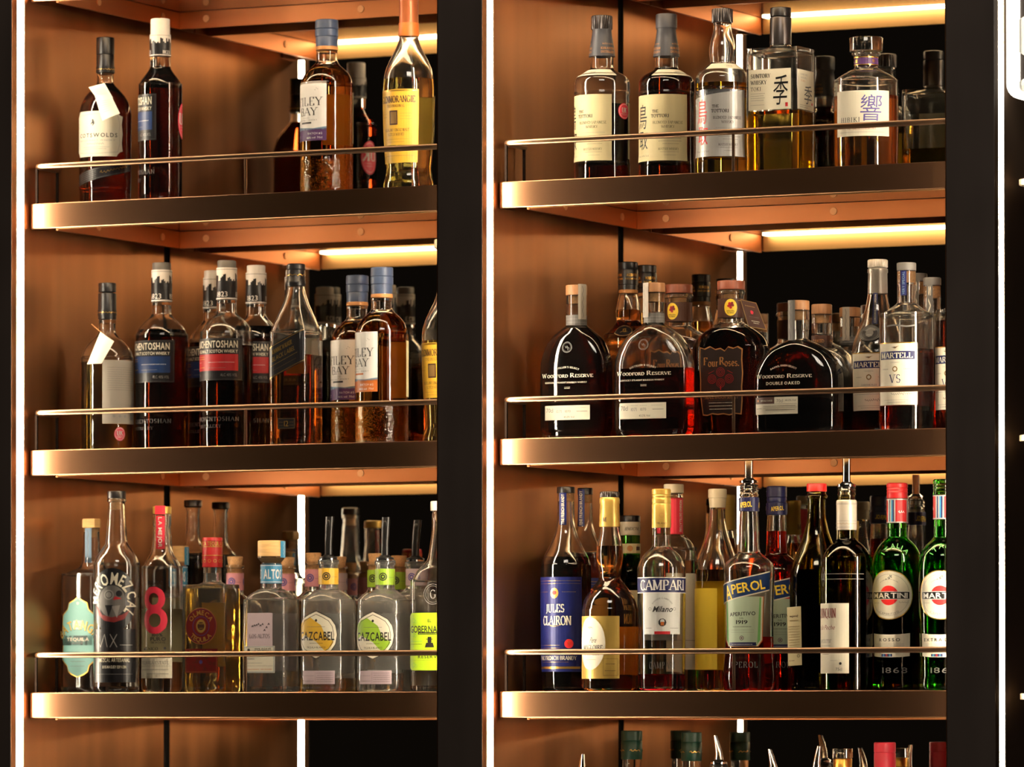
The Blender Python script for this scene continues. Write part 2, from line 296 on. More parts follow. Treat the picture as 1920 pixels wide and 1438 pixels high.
class Art:
    """flat print laid out in metres on a w x h label; later wrapped onto glass or card"""
    def __init__(s, w, h): s.w, s.h, s.items = w, h, []; s.base = None
    def add(s, vs, fs, col, lay): s.items.append((vs, fs, col, lay))
    def poly(s, pts, col, lay=1): s.add([(x * s.w, y * s.h) for x, y in pts], [tuple(range(len(pts)))], col, lay)
    def rect(s, x0, y0, x1, y1, col, lay=1): s.poly([(x0, y0), (x1, y0), (x1, y1), (x0, y1)], col, lay)
    def frame(s, x0, y0, x1, y1, t, col, lay=1):
        tx, ty = t / s.w, t / s.h
        for q in ((x0, y0, x1, y0 + ty), (x0, y1 - ty, x1, y1), (x0, y0, x0 + tx, y1), (x1 - tx, y0, x1, y1)): s.rect(*q, col, lay)
    def ell(s, cx, cy, r, col, lay=1, ry=None, n=28):
        ry = ry or r; s.add([(cx * s.w + r * math.cos(2 * PI * i / n), cy * s.h + ry * math.sin(2 * PI * i / n)) for i in range(n)], [tuple(range(n))], col, lay)
    def ring(s, cx, cy, r, t, col, lay=1, n=28, ry=None):
        ry = ry or r; vs = []
        for i in range(n):
            a = 2 * PI * i / n; vs += [(cx * s.w + r * math.cos(a), cy * s.h + ry * math.sin(a)), (cx * s.w + (r - t) * math.cos(a), cy * s.h + (ry - t) * math.sin(a))]
        s.add(vs, [(2 * i, (2 * i + 2) % (2 * n), (2 * i + 3) % (2 * n), 2 * i + 1) for i in range(n)], col, lay)
    def line(s, pts, t, col, lay=1):
        vs, fs = [], []; stroke([(x * s.w, y * s.h) for x, y in pts], 0, 0, vs, fs, const=t); s.add(vs, fs, col, lay)
    def text(s, st, cx, cy, hh, col, lay=2, wid=None, font='sans', bold=False, shear=0., rot=0., sp=.1, arc=None, al='c'):
        """cx, cy centre as fractions; hh cap height in metres; wid total width in metres; arc = (radius, start_deg, outward)"""
        gl = []; x = 0
        for ch in st:
            if ch == ' ': x += .34; continue
            vs, fs, a = (serif_glyph if font == 'serif' else sans_glyph)(ch, bold); gl.append((x, vs, fs, a)); x += a + sp
        tot = max(.1, x - sp); kx = hh if not wid else wid / tot
        V, Fc = [], []; cr, sr = math.cos(rot), math.sin(rot); ox, oy = cx * s.w, cy * s.h
        for gx, vs, fs, a in gl:
            k = len(V)
            if arc:
                rad, mid, out = arc; xc = (gx + a / 2 - tot / 2) * kx; an = math.radians(mid) - (xc / rad if out else -xc / rad)
                for (vx, vy) in vs:
                    lx, ly = (vx - a / 2) * kx, vy * hh; rr = rad + ly if out else rad - ly
                    a2 = an - (lx / rr if out else -lx / rr); V.append((ox + rr * math.cos(a2), oy + rr * math.sin(a2)))
            else:
                for (vx, vy) in vs:
                    lx, ly = (gx + vx - (tot / 2 if al == 'c' else 0)) * kx + shear * vy * hh, (vy - .5) * hh; V.append((ox + lx * cr - ly * sr, oy + lx * sr + ly * cr))
            Fc += [tuple(i + k for i in f) for f in fs]
        if V: s.add(V, Fc, col, lay)
    def fine(s, x0, x1, y, col, hh=.0009, seed=1, lay=2):
        """a line of print too small to read"""
        r = random.Random(seed); x = x0 * s.w
        while x < x1 * s.w:
            l = r.uniform(.0006, .0016); l = min(l, x1 * s.w - x)
            yy = y * s.h; s.add([(x, yy), (x + l, yy), (x + l, yy + hh), (x, yy + hh)], [(0, 1, 2, 3)], col, lay); x += l + r.uniform(.0004, .0009)
    def scrib(s, x0, x1, y, amp, t, col, seed=1, n=26, lay=2):
        r = random.Random(seed); pts = []
        for i in range(n + 1):
            u = i / n; pts.append((x0 + (x1 - x0) * u + .3 * amp / s.w * math.sin(i * 2.1), y + amp / s.h * (math.sin(i * 1.9) * r.uniform(.3, 1))))
        s.line(pts, t, col, lay)
    def skyline(s, y0, amp, col, seed=1, n=40, lay=2):
        r = random.Random(seed)
        for i in range(n):
            a = r.random() ** 2 * amp; s.rect(i / n, y0 - .25, (i + 1) / n, y0 + a / s.h, col, lay)

def art_mesh(name, art, surf, parent, label=None, off0=.0004, dl=.00016, grid=.004):
    bm = bmesh.new(); mats = []; 
    for vs, fs, col, lay in art.items:
        if col not in mats: mats.append(col)
        mi = mats.index(col); b2 = bmesh.new(); bv = [b2.verts.new((x, y, 0)) for x, y in vs]
        for f in fs:
            try: b2.faces.new([bv[i] for i in f])
            except ValueError: pass
        xs = [v[0] for v in vs]
        if grid and max(xs) - min(xs) > .0005:
            x = math.ceil((min(xs) + 1e-5) / grid) * grid
            while x < max(xs) - 1e-5:
                bmesh.ops.bisect_plane(b2, geom=b2.verts[:] + b2.edges[:] + b2.faces[:], plane_co=(x, 0, 0), plane_no=(1, 0, 0)); x += grid
            ys = [v[1] for v in vs]; y = math.ceil(min(ys) / .012) * .012 if max(ys) - min(ys) > .012 else 1e9
            while y < max(ys):
                bmesh.ops.bisect_plane(b2, geom=b2.verts[:] + b2.edges[:] + b2.faces[:], plane_co=(0, y, 0), plane_no=(0, 1, 0)); y += .012
        mp = {}
        for v in b2.verts: mp[v] = bm.verts.new(surf(v.co.x, v.co.y, off0 + dl * lay))
        for f in b2.faces:
            try: nf = bm.faces.new([mp[v] for v in f.verts]); nf.material_index = mi
            except ValueError: pass
        b2.free()
    me = bpy.data.meshes.new(name); bm.to_mesh(me); bm.free()
    for c in mats: me.materials.append(mat_of(c))
    return link(name, me, parent, label=label)

# ---------------------------------------------------------------- cabinet: two copper bays between dark posts
PIT = .80236                       # bay pitch
SZ = [1.09972, .75, .37144, 0.0, -.375]
ZB, ZT = -.62, 1.32
D = .4353                          # mirror plane
RW = .765                          # inner face of a bay's right wall
def struct(name, bm, m, label=None, smooth=None):
    o = to_obj(name, bm, m, smooth=smooth); o['kind'] = 'structure'
    if label: o['label'] = label
    return o
bm = bmesh.new(); box(bm, -.5, 3.4, D + .012, D + .06, ZB, ZT); struct('wall_back', bm, BLACK)
for k in range(2):
    X = PIT * k
    bm = bmesh.new(); box(bm, X + .002, X + RW - .002, D, D + .008, ZB, ZT); struct('wall_mirror', bm, MIRROR, 'smoked mirror lining the back of a copper bay')
for k in range(3):                  # side panels, front face to the mirror joint
    X = PIT * k
    bm = bmesh.new()
    if k < 2:
        box(bm, X - .016, X, -.0075, D - .010, ZB, ZT, .0006); box(bm, X - .016, X, -.0458, -.0325, ZB, ZT, .0006); box(bm, X - .016, X - .009, -.0325, -.0075, ZB, ZT)
        struct('wall_left', bm, COPPER)
    else:
        box(bm, X - .016, X, -.0075, D, ZB, ZT, .0006); box(bm, X - .016, X, -.0458, -.0325, ZB, ZT, .0006); box(bm, X - .016, X - .009, -.0325, -.0075, ZB, ZT)
        struct('wall_left', bm, pbsdf('dark_bronze_side', (.05, .030, .018), rough=.75, spec=.15))
    bm = bmesh.new(); box(bm, X - .016, X - .0005, D - .009, D + .012, ZB, ZT); struct('trim_joint', bm, BLACK)
    if k < 2:
        bm = bmesh.new(); XR = X + RW
        box(bm, XR, XR + .014, -.0075, D, ZB, ZT, .0006); box(bm, XR, XR + .014, -.0436, -.0325, ZB, ZT); box(bm, XR + .009, XR + .014, -.0325, -.0075, ZB, ZT)
        struct('wall_right', bm, COPPER)
# posts (stiles); a bronze strip stands in for the highlight on the left edge
for k in range(3):
    X = PIT * k; t = thing('dark_post', ['near black post at the far left edge of the shelves', 'near black post between the two copper bays', 'near black post at the right of the right bay'][k], 'post', (X - .0366, -.0448, ZB))
    bm = bmesh.new(); box(bm, -.0362, .0364, -.0022, 0, 0, ZT - ZB, .0007); to_obj('face_panel', bm, DARK, t)
    bm = bmesh.new(); box(bm, -.0374, -.0363, -.0024, 0, 0, ZT - ZB); to_obj('highlight_strip', bm, BRONZE, t)
    bm = bmesh.new(); box(bm, X - .0225, X - .0165, -.0430, D, ZB, ZT); struct('wall_divider', bm, BLACK)
# vertical light strips set into the side panels
SIDE = ['left bay', 'right bay', 'far right bay']
for k in range(3):
    X = PIT * k
    for s, nm in ((0, 'left'), (1, 'right')):
        if s and k == 2: continue
        x = X if not s else X + RW
        t = thing('light_strip', 'tall glowing light strip at the %s front edge of the %s' % (nm, SIDE[k]), 'light', (x, -.0199, ZB))
        bm = bmesh.new(); sg = -1 if not s else 1
        x0, x1 = sorted((sg * .0085, sg * .0005)); box(bm, x0, x1, -.0100, .0100, 0, ZT - ZB)
        to_obj('diffuser', bm, LED_V, t)
        bm = bmesh.new(); x0, x1 = sorted((sg * .0089, sg * .0001))
        box(bm, x0, x1, -.0124, -.0102, 0, ZT - ZB); box(bm, x0, x1, .0102, .0122, 0, ZT - ZB); to_obj('channel', bm, pbsdf('strip_channel', (.25, .19, .13), rough=.4, metal=.8), t)

def rounded_path(xl, xr, yf, yb, r, n=7):
    """plan outline: back left, round front left corner, round front right corner, back right"""
    p = [(xl, yb)] + [(xl + r - r * math.cos(a), yf + r - r * math.sin(a)) for a in [PI / 2 * i / n for i in range(n + 1)]]
    p += [(xr - r + r * math.sin(a), yf + r - r * math.cos(a)) for a in [PI / 2 * i / n for i in range(n + 1)]] + [(xr, yb)]
    return p
def lip_mesh(bm, path_o, path_i, z0, z1, e=.0012):
    prof = lambda o, i: None
    rows = []
    for (xo, yo), (xi, yi) in zip(path_o, path_i):
        dx, dy = xi - xo, yi - yo; L = math.hypot(dx, dy); ux, uy = dx / L, dy / L
        rows.append([bm.verts.new(v) for v in ((xo + ux * e, yo + uy * e, z0), (xo, yo, z0 + e), (xo, yo, z1 - e), (xo + ux * e, yo + uy * e, z1), (xi, yi, z1), (xi, yi, z0))])
    for A, B in zip(rows, rows[1:]):
        for k in range(6): bm.faces.new((A[k], A[(k + 1) % 6], B[(k + 1) % 6], B[k]))
    bm.faces.new(rows[0]); bm.faces.new(rows[-1][::-1]); bmesh.ops.recalc_face_normals(bm, faces=bm.faces)
ROWN = ['topmost shelf, only its underside showing', 'upper shelf', 'middle shelf', 'lower shelf', 'bottom shelf below the frame']
def shelf(k, i):
    X = PIT * k; z = SZ[i]
    t = thing('bar_shelf', 'bronze lipped %s of the %s' % (ROWN[i], SIDE[k]), 'shelf', (X, 0, z), group=None)
    xl, xr = .0012, RW - .0012
    bm = bmesh.new(); lip_mesh(bm, rounded_path(xl, xr, 0, .055, .012), rounded_path(xl + .004, xr - .004, .004, .055, .008), -.0386, 0); to_obj('front_lip', bm, BRONZE, t, smooth=30)
    # panel with rounded front corners
    bm = bmesh.new(); pth = rounded_path(xl + .0042, xr - .0042, .0042, D - .004, .008)
    vb = [bm.verts.new((x, y, -.0139)) for x, y in pth]; vt = [bm.verts.new((x, y, -.0002)) for x, y in pth]
    bm.faces.new(vb[::-1]); bm.faces.new(vt)
    for j in range(len(pth)): bm.faces.new((vb[j], vb[(j + 1) % len(pth)], vt[(j + 1) % len(pth)], vt[j]))
    bmesh.ops.recalc_face_normals(bm, faces=bm.faces); to_obj('shelf_panel', bm, PANEL, t)
    # copper carrying frame
    bm = bmesh.new(); box(bm, .0505, RW - .0505, .385, .389, -.0418, -.0142, .0005); box(bm, .0505, RW - .0505, .3892, D - .002, -.0180, -.0142); bb = to_obj('back_bar', bm, COPPER_BAR, t)
    for bx in (.0995, .3765, .6535):
        bm = bmesh.new(); m = Matrix.Translation((bx, .3845, -.0270)) @ Matrix.Rotation(PI / 2, 4, 'X'); r = bmesh.ops.create_cone(bm, cap_ends=True, segments=24, radius1=.0060, radius2=.0056, depth=.0024, matrix=m)
        to_obj('bolt', bm, pbsdf('bolt_copper', (.80, .42, .20), rough=.5, metal=.7), bb, smooth=40)
    for s in (0, 1):
        bm = bmesh.new(); x0, x1 = (.0465, .0505) if not s else (RW - .0505, RW - .0465)
        box(bm, x0, x1, .0080, D - .002, -.0418, -.0142, .0005)
        xa, xb = (.0008, .0463) if not s else (RW - .0463, RW - .0008)
        box(bm, xa, xb, .0600, D - .012, -.0180, -.0142)
        sb = to_obj('side_bar', bm, COPPER_BAR, t)
        for by in (.13, .33):
            bm = bmesh.new(); m = Matrix.Translation(((.0510 if not s else RW - .0510), by, -.0270)) @ Matrix.Rotation(PI / 2, 4, 'Y'); bmesh.ops.create_cone(bm, cap_ends=True, segments=20, radius1=.0058, radius2=.0058, depth=.0020, matrix=m)
            to_obj('bolt', bm, pbsdf('bolt_copper', (.80, .42, .20), rough=.5, metal=.7), sb, smooth=40)
    # inner front bar that catches the light, and the light strip above it
    bm = bmesh.new(); box(bm, .053, RW - .053, .0052, .0072, -.0400, -.0150); to_obj('front_bar', bm, pbsdf('golden_brass', (.50, .29, .12), rough=.5, metal=.9), t)
    bm = bmesh.new(); box(bm, .061, RW - .061, 0.0085, .0290, -.0160, -.0142); to_obj('light_strip', bm, LED_H, t, label='glowing light strip under the front lip')
    if i in (1, 2, 3):
        # guard rail: rod bent at the ends, two corner posts and a middle post
        bm = bmesh.new(); hz = .0575; r = .0043; cr = .013
        pts = [(xl + .0095, .075, hz)] + [(xl + .0095 + cr - cr * math.cos(a), .005 + cr - cr * math.sin(a), hz) for a in [PI / 2 * j / 8 for j in range(9)]]
        e = xr - .0095; pts += [(x, .005, hz) for x in (.2, .4, .6)]
        pts += [(e - cr + cr * math.sin(a), .005 + cr - cr * math.cos(a), hz) for a in [PI / 2 * j / 8 for j in range(9)]] + [(e, .075, hz)]
        tube(bm, pts, r, 14); to_obj('guard_rail', bm, RAILM, t, smooth=60)
        for px, py in ((xl + .0115, .0075), (.3795, .0050), (e - .002, .0075), (xl + .0095, .072), (e, .072)):
            bm = bmesh.new(); box(bm, px - .0018, px + .0018, py - .0018, py + .0018, .0002, hz - .003, .0003); to_obj('rail_post', bm, RAILM if px == .3795 else SHADE_POSTM, t)
for k in range(2):
    for i in range(5): shelf(k, i)

# far right bay: thin dark shelves and a lit hexagon lattice sign
X = 2 * PIT
bm = bmesh.new(); box(bm, X + .0005, X + .6, D - .01, D + .008, ZB, ZT); struct('wall_far', bm, pbsdf('dark_back', (.02, .015, .012), rough=.5))
for i, z in enumerate((.7205, .3594, -.0049)):
    t = thing('thin_shelf', ['thin pale edged shelf end at the right picture edge, %s one' % n for n in ('upper', 'middle', 'lowest')][i], 'shelf', (X + .0125, .0, z))
    pth = rounded_path(0, .40, 0, .30, .020)
    bm = bmesh.new(); lip_mesh(bm, pth, rounded_path(.003, .397, .003, .30, .017), -.0088, 0, .0008); to_obj('edge_band', bm, pbsdf('pale_bronze', (.75, .58, .38), rough=.35, metal=.9), t, smooth=30)
    bm = bmesh.new(); vb = [bm.verts.new((x, y, -.0084)) for x, y in rounded_path(.0032, .3968, .0032, .30, .0168)]; vt = [bm.verts.new((v.co.x, v.co.y, -.0006)) for v in vb]
    bm.faces.new(vb[::-1]); bm.faces.new(vt); n_ = len(vb)
    for j in range(n_): bm.faces.new((vb[j], vb[(j + 1) % n_], vt[(j + 1) % n_], vt[j]))
    bmesh.ops.recalc_face_normals(bm, faces=bm.faces); to_obj('shelf_board', bm, DARK, t)
# lit sign: rounded white frame around a lattice with dark triangular openings
t = thing('lit_sign', 'glowing white rounded lattice box at the top right corner', 'sign', (X + .008, -.02, .8303))
LIT = emitmat('sign_glow', (1., .93, .80), 2.6); LIT2 = pbsdf('sign_white', (.8, .78, .70), rough=.5, emit=(1., .93, .78), estr=.16)
bm = bmesh.new(); o_ = []; i_ = []; Wd, Hh, rr, wd = .26, .40, .022, .0185
def rrect(x0, x1, z0, z1, r, n=6):
    p = []
    for cx, cz, a0 in ((x1 - r, z1 - r, 0), (x0 + r, z1 - r, 90), (x0 + r, z0 + r, 180), (x1 - r, z0 + r, 270)):
        for j in range(n + 1): a = math.radians(a0 + 90 * j / n); p.append((cx + r * math.cos(a), cz + r * math.sin(a)))
    return p
po, pi_ = rrect(0, Wd, 0, Hh, rr), rrect(wd, Wd - wd, .010, Hh - .010, .008)
A = [[bm.verts.new((x, y, z)) for x, z in P_] for P_, y in ((po, .03), (po, .002), (po, 0), (pi_, 0), (pi_, .03))]
for a_, b_ in zip(A, A[1:]):
    for j in range(len(po)): bm.faces.new((a_[j], a_[(j + 1) % len(po)], b_[(j + 1) % len(po)], b_[j]))
bmesh.ops.recalc_face_normals(bm, faces=bm.faces); to_obj('frame', bm, LIT, t)
bm = bmesh.new(); box(bm, wd, Wd - wd, .0060, .0080, .01, Hh - .01); to_obj('back_panel', bm, DARK, t)
for r_ in range(5):
    z0 = .0015 + r_ * .0875
    for c_ in range(3):
        x0 = wd + c_ * .075; bm = bmesh.new()
        # pale wedge cell that widens to the right between two dark openings
        q = [(x0, z0 + .0230), (x0 + .034, z0 + .0430), (x0 + .034, z0 - .0430), (x0, z0 - .0230)]
        q = [(x, max(.0105, min(Hh - .0105, z))) for x, z in q]
        f_ = [bm.verts.new((x, .0010, z)) for x, z in q]; g_ = [bm.verts.new((x, .0059, z)) for x, z in q]
        bm.faces.new(f_); bm.faces.new(g_[::-1])
        for j in range(4): bm.faces.new((f_[j], g_[j], g_[(j + 1) % 4], f_[(j + 1) % 4]))
        bmesh.ops.recalc_face_normals(bm, faces=bm.faces); to_obj('lattice_cell', bm, LIT2, t)

# ---------------------------------------------------------------- bottles
def build_bottle(d):
    t = thing(d['name'], d['label'], d.get('cat', 'bottle'), d['loc'], d['rot'], d.get('group'))
    n, ratio = d.get('n', 2), d.get('ratio', 1)
    prof = smooth_profile(sorted(d['prof'], key=lambda q: q[0])) if d['prof'] else None
    if prof:
        W = d.get('wall', .0028); bot, top = prof[0][0], prof[-1][0]
        fill = d.get('fill'); seg = d.get('seg', 56)
        bm = bmesh.new()
        # solid outer body with a small heel, open cavity only above the fill level
        r0, t0 = prof[0][1], prof[0][2]
        heel = [(0, r0 * .86, t0), (.0006, r0 * .93, t0), (.002, r0 * .98, t0)]
        body = heel + [(z, r, tt) for z, r, tt in prof if z > .004]
        loft(bm, body, n, ratio, seg)
        f = fill if fill is not None else .009
        cav = [(z, max(.002, r - W), tt) for z, r, tt in prof if f < z < top - .0008]
        if len(cav) > 2:
            a = interp(prof, f); cav = [(f, max(.002, a[1] - W), a[2])] + cav
            loft(bm, cav, n, ratio, seg, flip=True)
        to_obj('glass_body', bm, GL[d['glass']](), t, smooth=50)
        if fill:
            z0 = .009; a = interp(prof, z0); W2 = W + .0001
            lp = [(z0, (a[1] - W2) * .82, a[2]), (z0 + .002, (a[1] - W2) * .96, a[2]), (z0 + .005, a[1] - W2, a[2])] + [(z, r - W2, tt) for z, r, tt in prof if z0 + .006 < z < fill - .001]
            a = interp(prof, fill); lp.append((fill - .0004, max(.001, a[1] - W2), a[2]))
            bm = bmesh.new(); loft(bm, lp, n, ratio, 40)
            to_obj('liquid', bm, liquidmat('liquid_' + d['liq'], LQ[d['liq']]), t, smooth=50)
    def sfac(uc, zc):
        """surface point at arc length u right of the front centre, height z, offset"""
        pr = prof or [(0, .02, 0), (1, .02, 0)]
        z_, r, tt = interp(pr, zc)
        N = 240; pts = [sect(r, -PI + 2 * PI * k / N, n, ratio, tt) for k in range(N + 1)]
        s = [0]
        for p, q in zip(pts, pts[1:]): s.append(s[-1] + math.hypot(p[0] - q[0], p[1] - q[1]))
        mid = s[N // 2]; s = [x - mid for x in s]
        def th(u):
            tot_ = s[-1] - s[0]; kw = 0
            while u > s[-1]: u -= tot_; kw += 1
            while u < s[0]: u += tot_; kw -= 1
            lo, hi = 0, N
            while hi - lo > 1:
                m = (lo + hi) // 2
                if s[m] <= u: lo = m
                else: hi = m
            return -PI + 2 * PI * (lo + (u - s[lo]) / max(1e-9, s[hi] - s[lo])) / N
        return th
    def surfer(u0, v0, w, h, slope=0., rad=None, flatr=None):
        th = sfac(u0, v0 + h / 2)
        def f(x, y, off):
            a = th(u0 + x - w / 2); z = v0 + y + slope * (x - w / 2); z_, r, tt = interp(prof, min(z, prof[-1][0]))
            rr = r if rad is None else rad
            e = 1e-3; p = sect(rr, a, n, ratio, tt); q1 = sect(rr, a - e, n, ratio, tt); q2 = sect(rr, a + e, n, ratio, tt)
            tx, ty = q2[0] - q1[0], q2[1] - q1[1]; L = math.hypot(tx, ty) or 1
            return (p[0] + ty / L * off, p[1] - tx / L * off, z)
        return f
    for L in d.get('labels', []):
        a = Art(L['w'], L['h']); ARTS[L['art']](a, *L.get('args', ()))
        rad = L.get('rad')
        if rad:   # print on a cap or capsule of this radius
            def f(x, y, off, L=L, rad=rad):
                an = (L['u0'] + x - L['w'] / 2) / rad; fr = y / L['h']; r = rad + (L.get('rad2', rad) - rad) * fr + off
                return (r * math.sin(an), -r * math.cos(an), L['z0'] + y)
        else:
            f = surfer(L['u0'], L['z0'], L['w'], L['h'], L.get('slope', 0))
        art_mesh(L.get('part', 'label'), a, f, t, L.get('lab'), off0=L.get('off', .0004))
    for p in d.get('parts', []):
        k = p['k']
        if k == 'lathe':
            bm = bmesh.new(); pf = [(z, r, p.get('t', 0)) for z, r in p['p']]; sg = p.get('seg', 36)
            loft(bm, pf, p.get('n', 2), p.get('ratio', 1), sg)
            if p.get('ribs'):
                for v in bm.verts:
                    an = math.atan2(v.co.y, v.co.x); s_ = 1 + .03 * math.cos(an * p['ribs']); 
                    if p['z0'] < v.co.z < p['z1']: v.co.x *= s_; v.co.y *= s_
            to_obj(p['part'], bm, mat_of(p['mat']), t, loc=(p.get('dx', 0), p.get('dy', 0), 0), smooth=35, label=p.get('lab'))
        elif k == 'pourer':
            z, c = p['z'], p['c']; bm = bmesh.new(); hz = p['h']
            # flared collar, stem with flat cut spout bent a little
            loft(bm, [(z - .012, .0075, 0), (z, .0085, 0), (z + .001, .0135, 0), (z + .004, .0135, 0), (z + .0055, .009, 0), (z + .008, .0065, 0)], seg=24)
            pts = [(0, 0, z + .006), (0, 0, z + hz * .4), (p.get('lean', .002) * .5, 0, z + hz * .75), (p.get('lean', .002), 0, z + hz)]
            rs = p.get('r', (.0062, .0060, .0066, .0068)); sg = 14; prev = None
            for (x, y, zz), r in zip(pts, rs):
                ring = [bm.verts.new((x + r * math.cos(2 * PI * i / sg), y + r * .7 * math.sin(2 * PI * i / sg), zz)) for i in range(sg)]
                if prev:
                    for i in range(sg): bm.faces.new((prev[i], prev[(i + 1) % sg], ring[(i + 1) % sg], ring[i]))
                prev = ring
            lip = [bm.verts.new((pts[-1][0] + rs[-1] * .7 * math.cos(2 * PI * i / sg), rs[-1] * .45 * math.sin(2 * PI * i / sg), pts[-1][2])) for i in range(sg)]
            low = [bm.verts.new((v.co.x, v.co.y, v.co.z - .006)) for v in lip]
            for A, B in ((prev, lip), (lip, low)):
                for i in range(sg): bm.faces.new((A[i], A[(i + 1) % sg], B[(i + 1) % sg], B[i]))
            bm.faces.new(low)
            to_obj('pourer', bm, mat_of(p['mat']), t, smooth=40, label=p.get('lab'))
            if p.get('hole', True):
                bm = bmesh.new(); r = bmesh.ops.create_uvsphere(bm, u_segments=12, v_segments=8, radius=1, matrix=Matrix.Translation((pts[-1][0], -.0044, pts[-1][2] - .010)) @ Matrix.Diagonal((.0034, .0009, .005, 1)))
                to_obj('pouring_hole', bm, mat_of('black'), t, smooth=60)
        elif k == 'tag':
            q = [Vector(c) for c in p['q']]; a = Art(p['w'], p['h']); ARTS[p['art']](a); nn = (q[1] - q[0]).cross(q[3] - q[0]).normalized()
            if nn.y > 0: nn = -nn
            curl = p.get('curl', 0)
            def g(x, y, off):
                u, v = x / p['w'], y / p['h']; A = q[3] * (1 - u) + q[2] * u; B = q[0] * (1 - u) + q[1] * u
                return A * (1 - v) + B * v + nn * (off + curl * math.sin(PI * u))
            o = art_mesh('hang_tag', a, g, t, p.get('lab'), grid=.003)
            m = o.modifiers.new('card', 'SOLIDIFY'); m.thickness = .0002; m.offset = 0
        elif k == 'string':
            bm = bmesh.new(); tube(bm, p['q'], .0006, 6); to_obj('string', bm, mat_of(p['mat']), t, smooth=60)
        elif k == 'disc':   # raised seal on the glass
            a = Art(p['w'], p['h']); ARTS[p['art']](a); f = surfer(p['u0'], p['z0'], p['w'], p['h'])
            th = p.get('th', .003); bm = bmesh.new(); N = 32; rows = []
            for fr, off in ((1.0, 0.), (1.0, th * .7), (.93, th), (0., th)):
                rows.append([bm.verts.new(f(p['w'] / 2 + p['w'] / 2 * fr * math.cos(2 * PI * i / N), p['h'] / 2 + p['h'] / 2 * fr * math.sin(2 * PI * i / N), off)) for i in range(N)] if fr else [bm.verts.new(f(p['w'] / 2, p['h'] / 2, off))])
            for A, B in zip(rows, rows[1:]):
                for i in range(N):
                    bm.faces.new((A[i], A[(i + 1) % N], B[(i + 1) % N], B[i]) if len(B) > 1 else (A[i], A[(i + 1) % N], B[0]))
            s = to_obj('seal', bm, mat_of(p['mat']), t, smooth=45, label=p.get('lab')); art_mesh('seal_print', a, f, s, off0=th + .0002, grid=None)
    return t

# ---------------------------------------------------------------- label artwork
def base(a, col, r=0):
    if not r: a.rect(0, 0, 1, 1, col, 0); return
    rx, ry = r / a.w, r / a.h; p = []
    for cx, cy_, a0 in ((1 - rx, 1 - ry, 0), (rx, 1 - ry, 90), (rx, ry, 180), (1 - rx, ry, 270)):
        for i in range(5):
            q = math.radians(a0 + 90 * i / 4); p.append((cx + rx * math.cos(q), cy_ + ry * math.sin(q)))
    a.poly(p, col, 0)
def base_ell(a, col, n=40): a.poly([(.5 + .5 * math.cos(2 * PI * i / n), .5 + .5 * math.sin(2 * PI * i / n)) for i in range(n)], col, 0)
def base_shield(a, col):
    # notched plaque
    q = [(.12, 0), (.88, 0), (.9, .05), (.95, .1), (1, .12), (.98, .3), (1, .5), (.98, .7), (1, .88), (.95, .9), (.9, .95), (.88, 1), (.5, 1), (.12, 1), (.1, .95), (.05, .9), (0, .88), (.02, .7), (0, .5), (.02, .3), (0, .12), (.05, .1), (.1, .05)]
    a.poly(q, col, 0)
def a_plain(a, col='cream'): base(a, col)
def a_cotswolds(a):
    base_shield(a, 'cream'); w, h = a.w, a.h
    a.line([(.1, .1), (.06, .3), (.08, .5), (.06, .7), (.1, .9), (.5, .94), (.9, .9), (.94, .7), (.92, .5), (.94, .3), (.9, .1), (.5, .06), (.1, .1)], .0004, 'lgrey')
    for dx, dy, r in ((0, 0, .5), (-.03, .03, .9), (.03, .035, -.7), (.0, .05, 0)):
        a.line([(.46 + dx, .68 + dy), (.46 + dx + .06 * math.sin(r), .68 + dy + .09)], .0016, 'ink', 2)
    a.text('COTSWOLDS', .52, .47, h * .09, 'ink', wid=w * .74, sp=.28, bold=True)
    a.text('SINGLE MALT WHISKY', .5, .355, h * .032, 'lgrey', wid=w * .7, sp=.25)
    a.scrib(.34, .66, .28, .0016, .0004, 'grey', 3); a.fine(.25, .75, .2, 'lgrey', .0007, 5); a.fine(.3, .7, .16, 'lgrey', .0007, 6)
def a_cots_ribbon(a):
    base(a, 'labelblack'); a.line([(.0, .1), (1, .1)], .0005, 'grey'); a.line([(.0, .9), (1, .9)], .0005, 'grey')
    for i in range(4): a.fine(.04, .4, .24 + .16 * i, 'lgrey', .0005, 20 + i)
    a.scrib(.46, .92, .5, .0028, .0005, 'gold', 8, 30)
def a_cots_neck(a):
    base(a, 'labelblack'); a.scrib(0, 1, .5, .0012, .0006, 'gold', 2, 60)
def a_cots_back(a):
    base(a, 'greypaper')
    for i in range(11): a.fine(.12, .88, .88 - .035 * i, 'grey', .0006, 30 + i)
    a.rect(.74, .06, .9, .3, 'lgrey'); [a.line([(.76, .08 + .02 * i), (.88, .08 + .02 * i)], .0004, 'ink', 2) for i in range(10)]
    for i in range(3): a.ell(.28 + .15 * i, .12, .0022, 'lgrey', 2)
def a_uk(a):
    base_ell(a, 'pinkred'); a.ring(.5, .5, a.w * .44, .0005, 'white', ry=a.h * .44); a.text('UK', .5, .56, a.h * .3, 'white', font='serif', bold=True); a.fine(.2, .8, .32, 'white', .0006, 3); a.fine(.25, .75, .24, 'white', .0006, 4)
def a_tag_cream(a):
    base(a, 'cream')
    for i in range(6): a.fine(.15, .85, .74 - .09 * i, 'lgrey', .0005, 50 + i)
def a_auch_sleeve(a, topc='whitecap'):
    base(a, topc); a.skyline(.56, a.h * .3, 'labelblack', 4, 44, 1); a.rect(0, .0, 1, .58, 'labelblack', 1)
    for i in range(3): a.text('1823', .17 + .33 * i, .16, a.h * .17, 'whitecap', sp=.12)
    a.rect(0, 0, 1, .04, 'whitecap', 2); a.rect(0, .93, 1, .95, 'lgrey', 1)
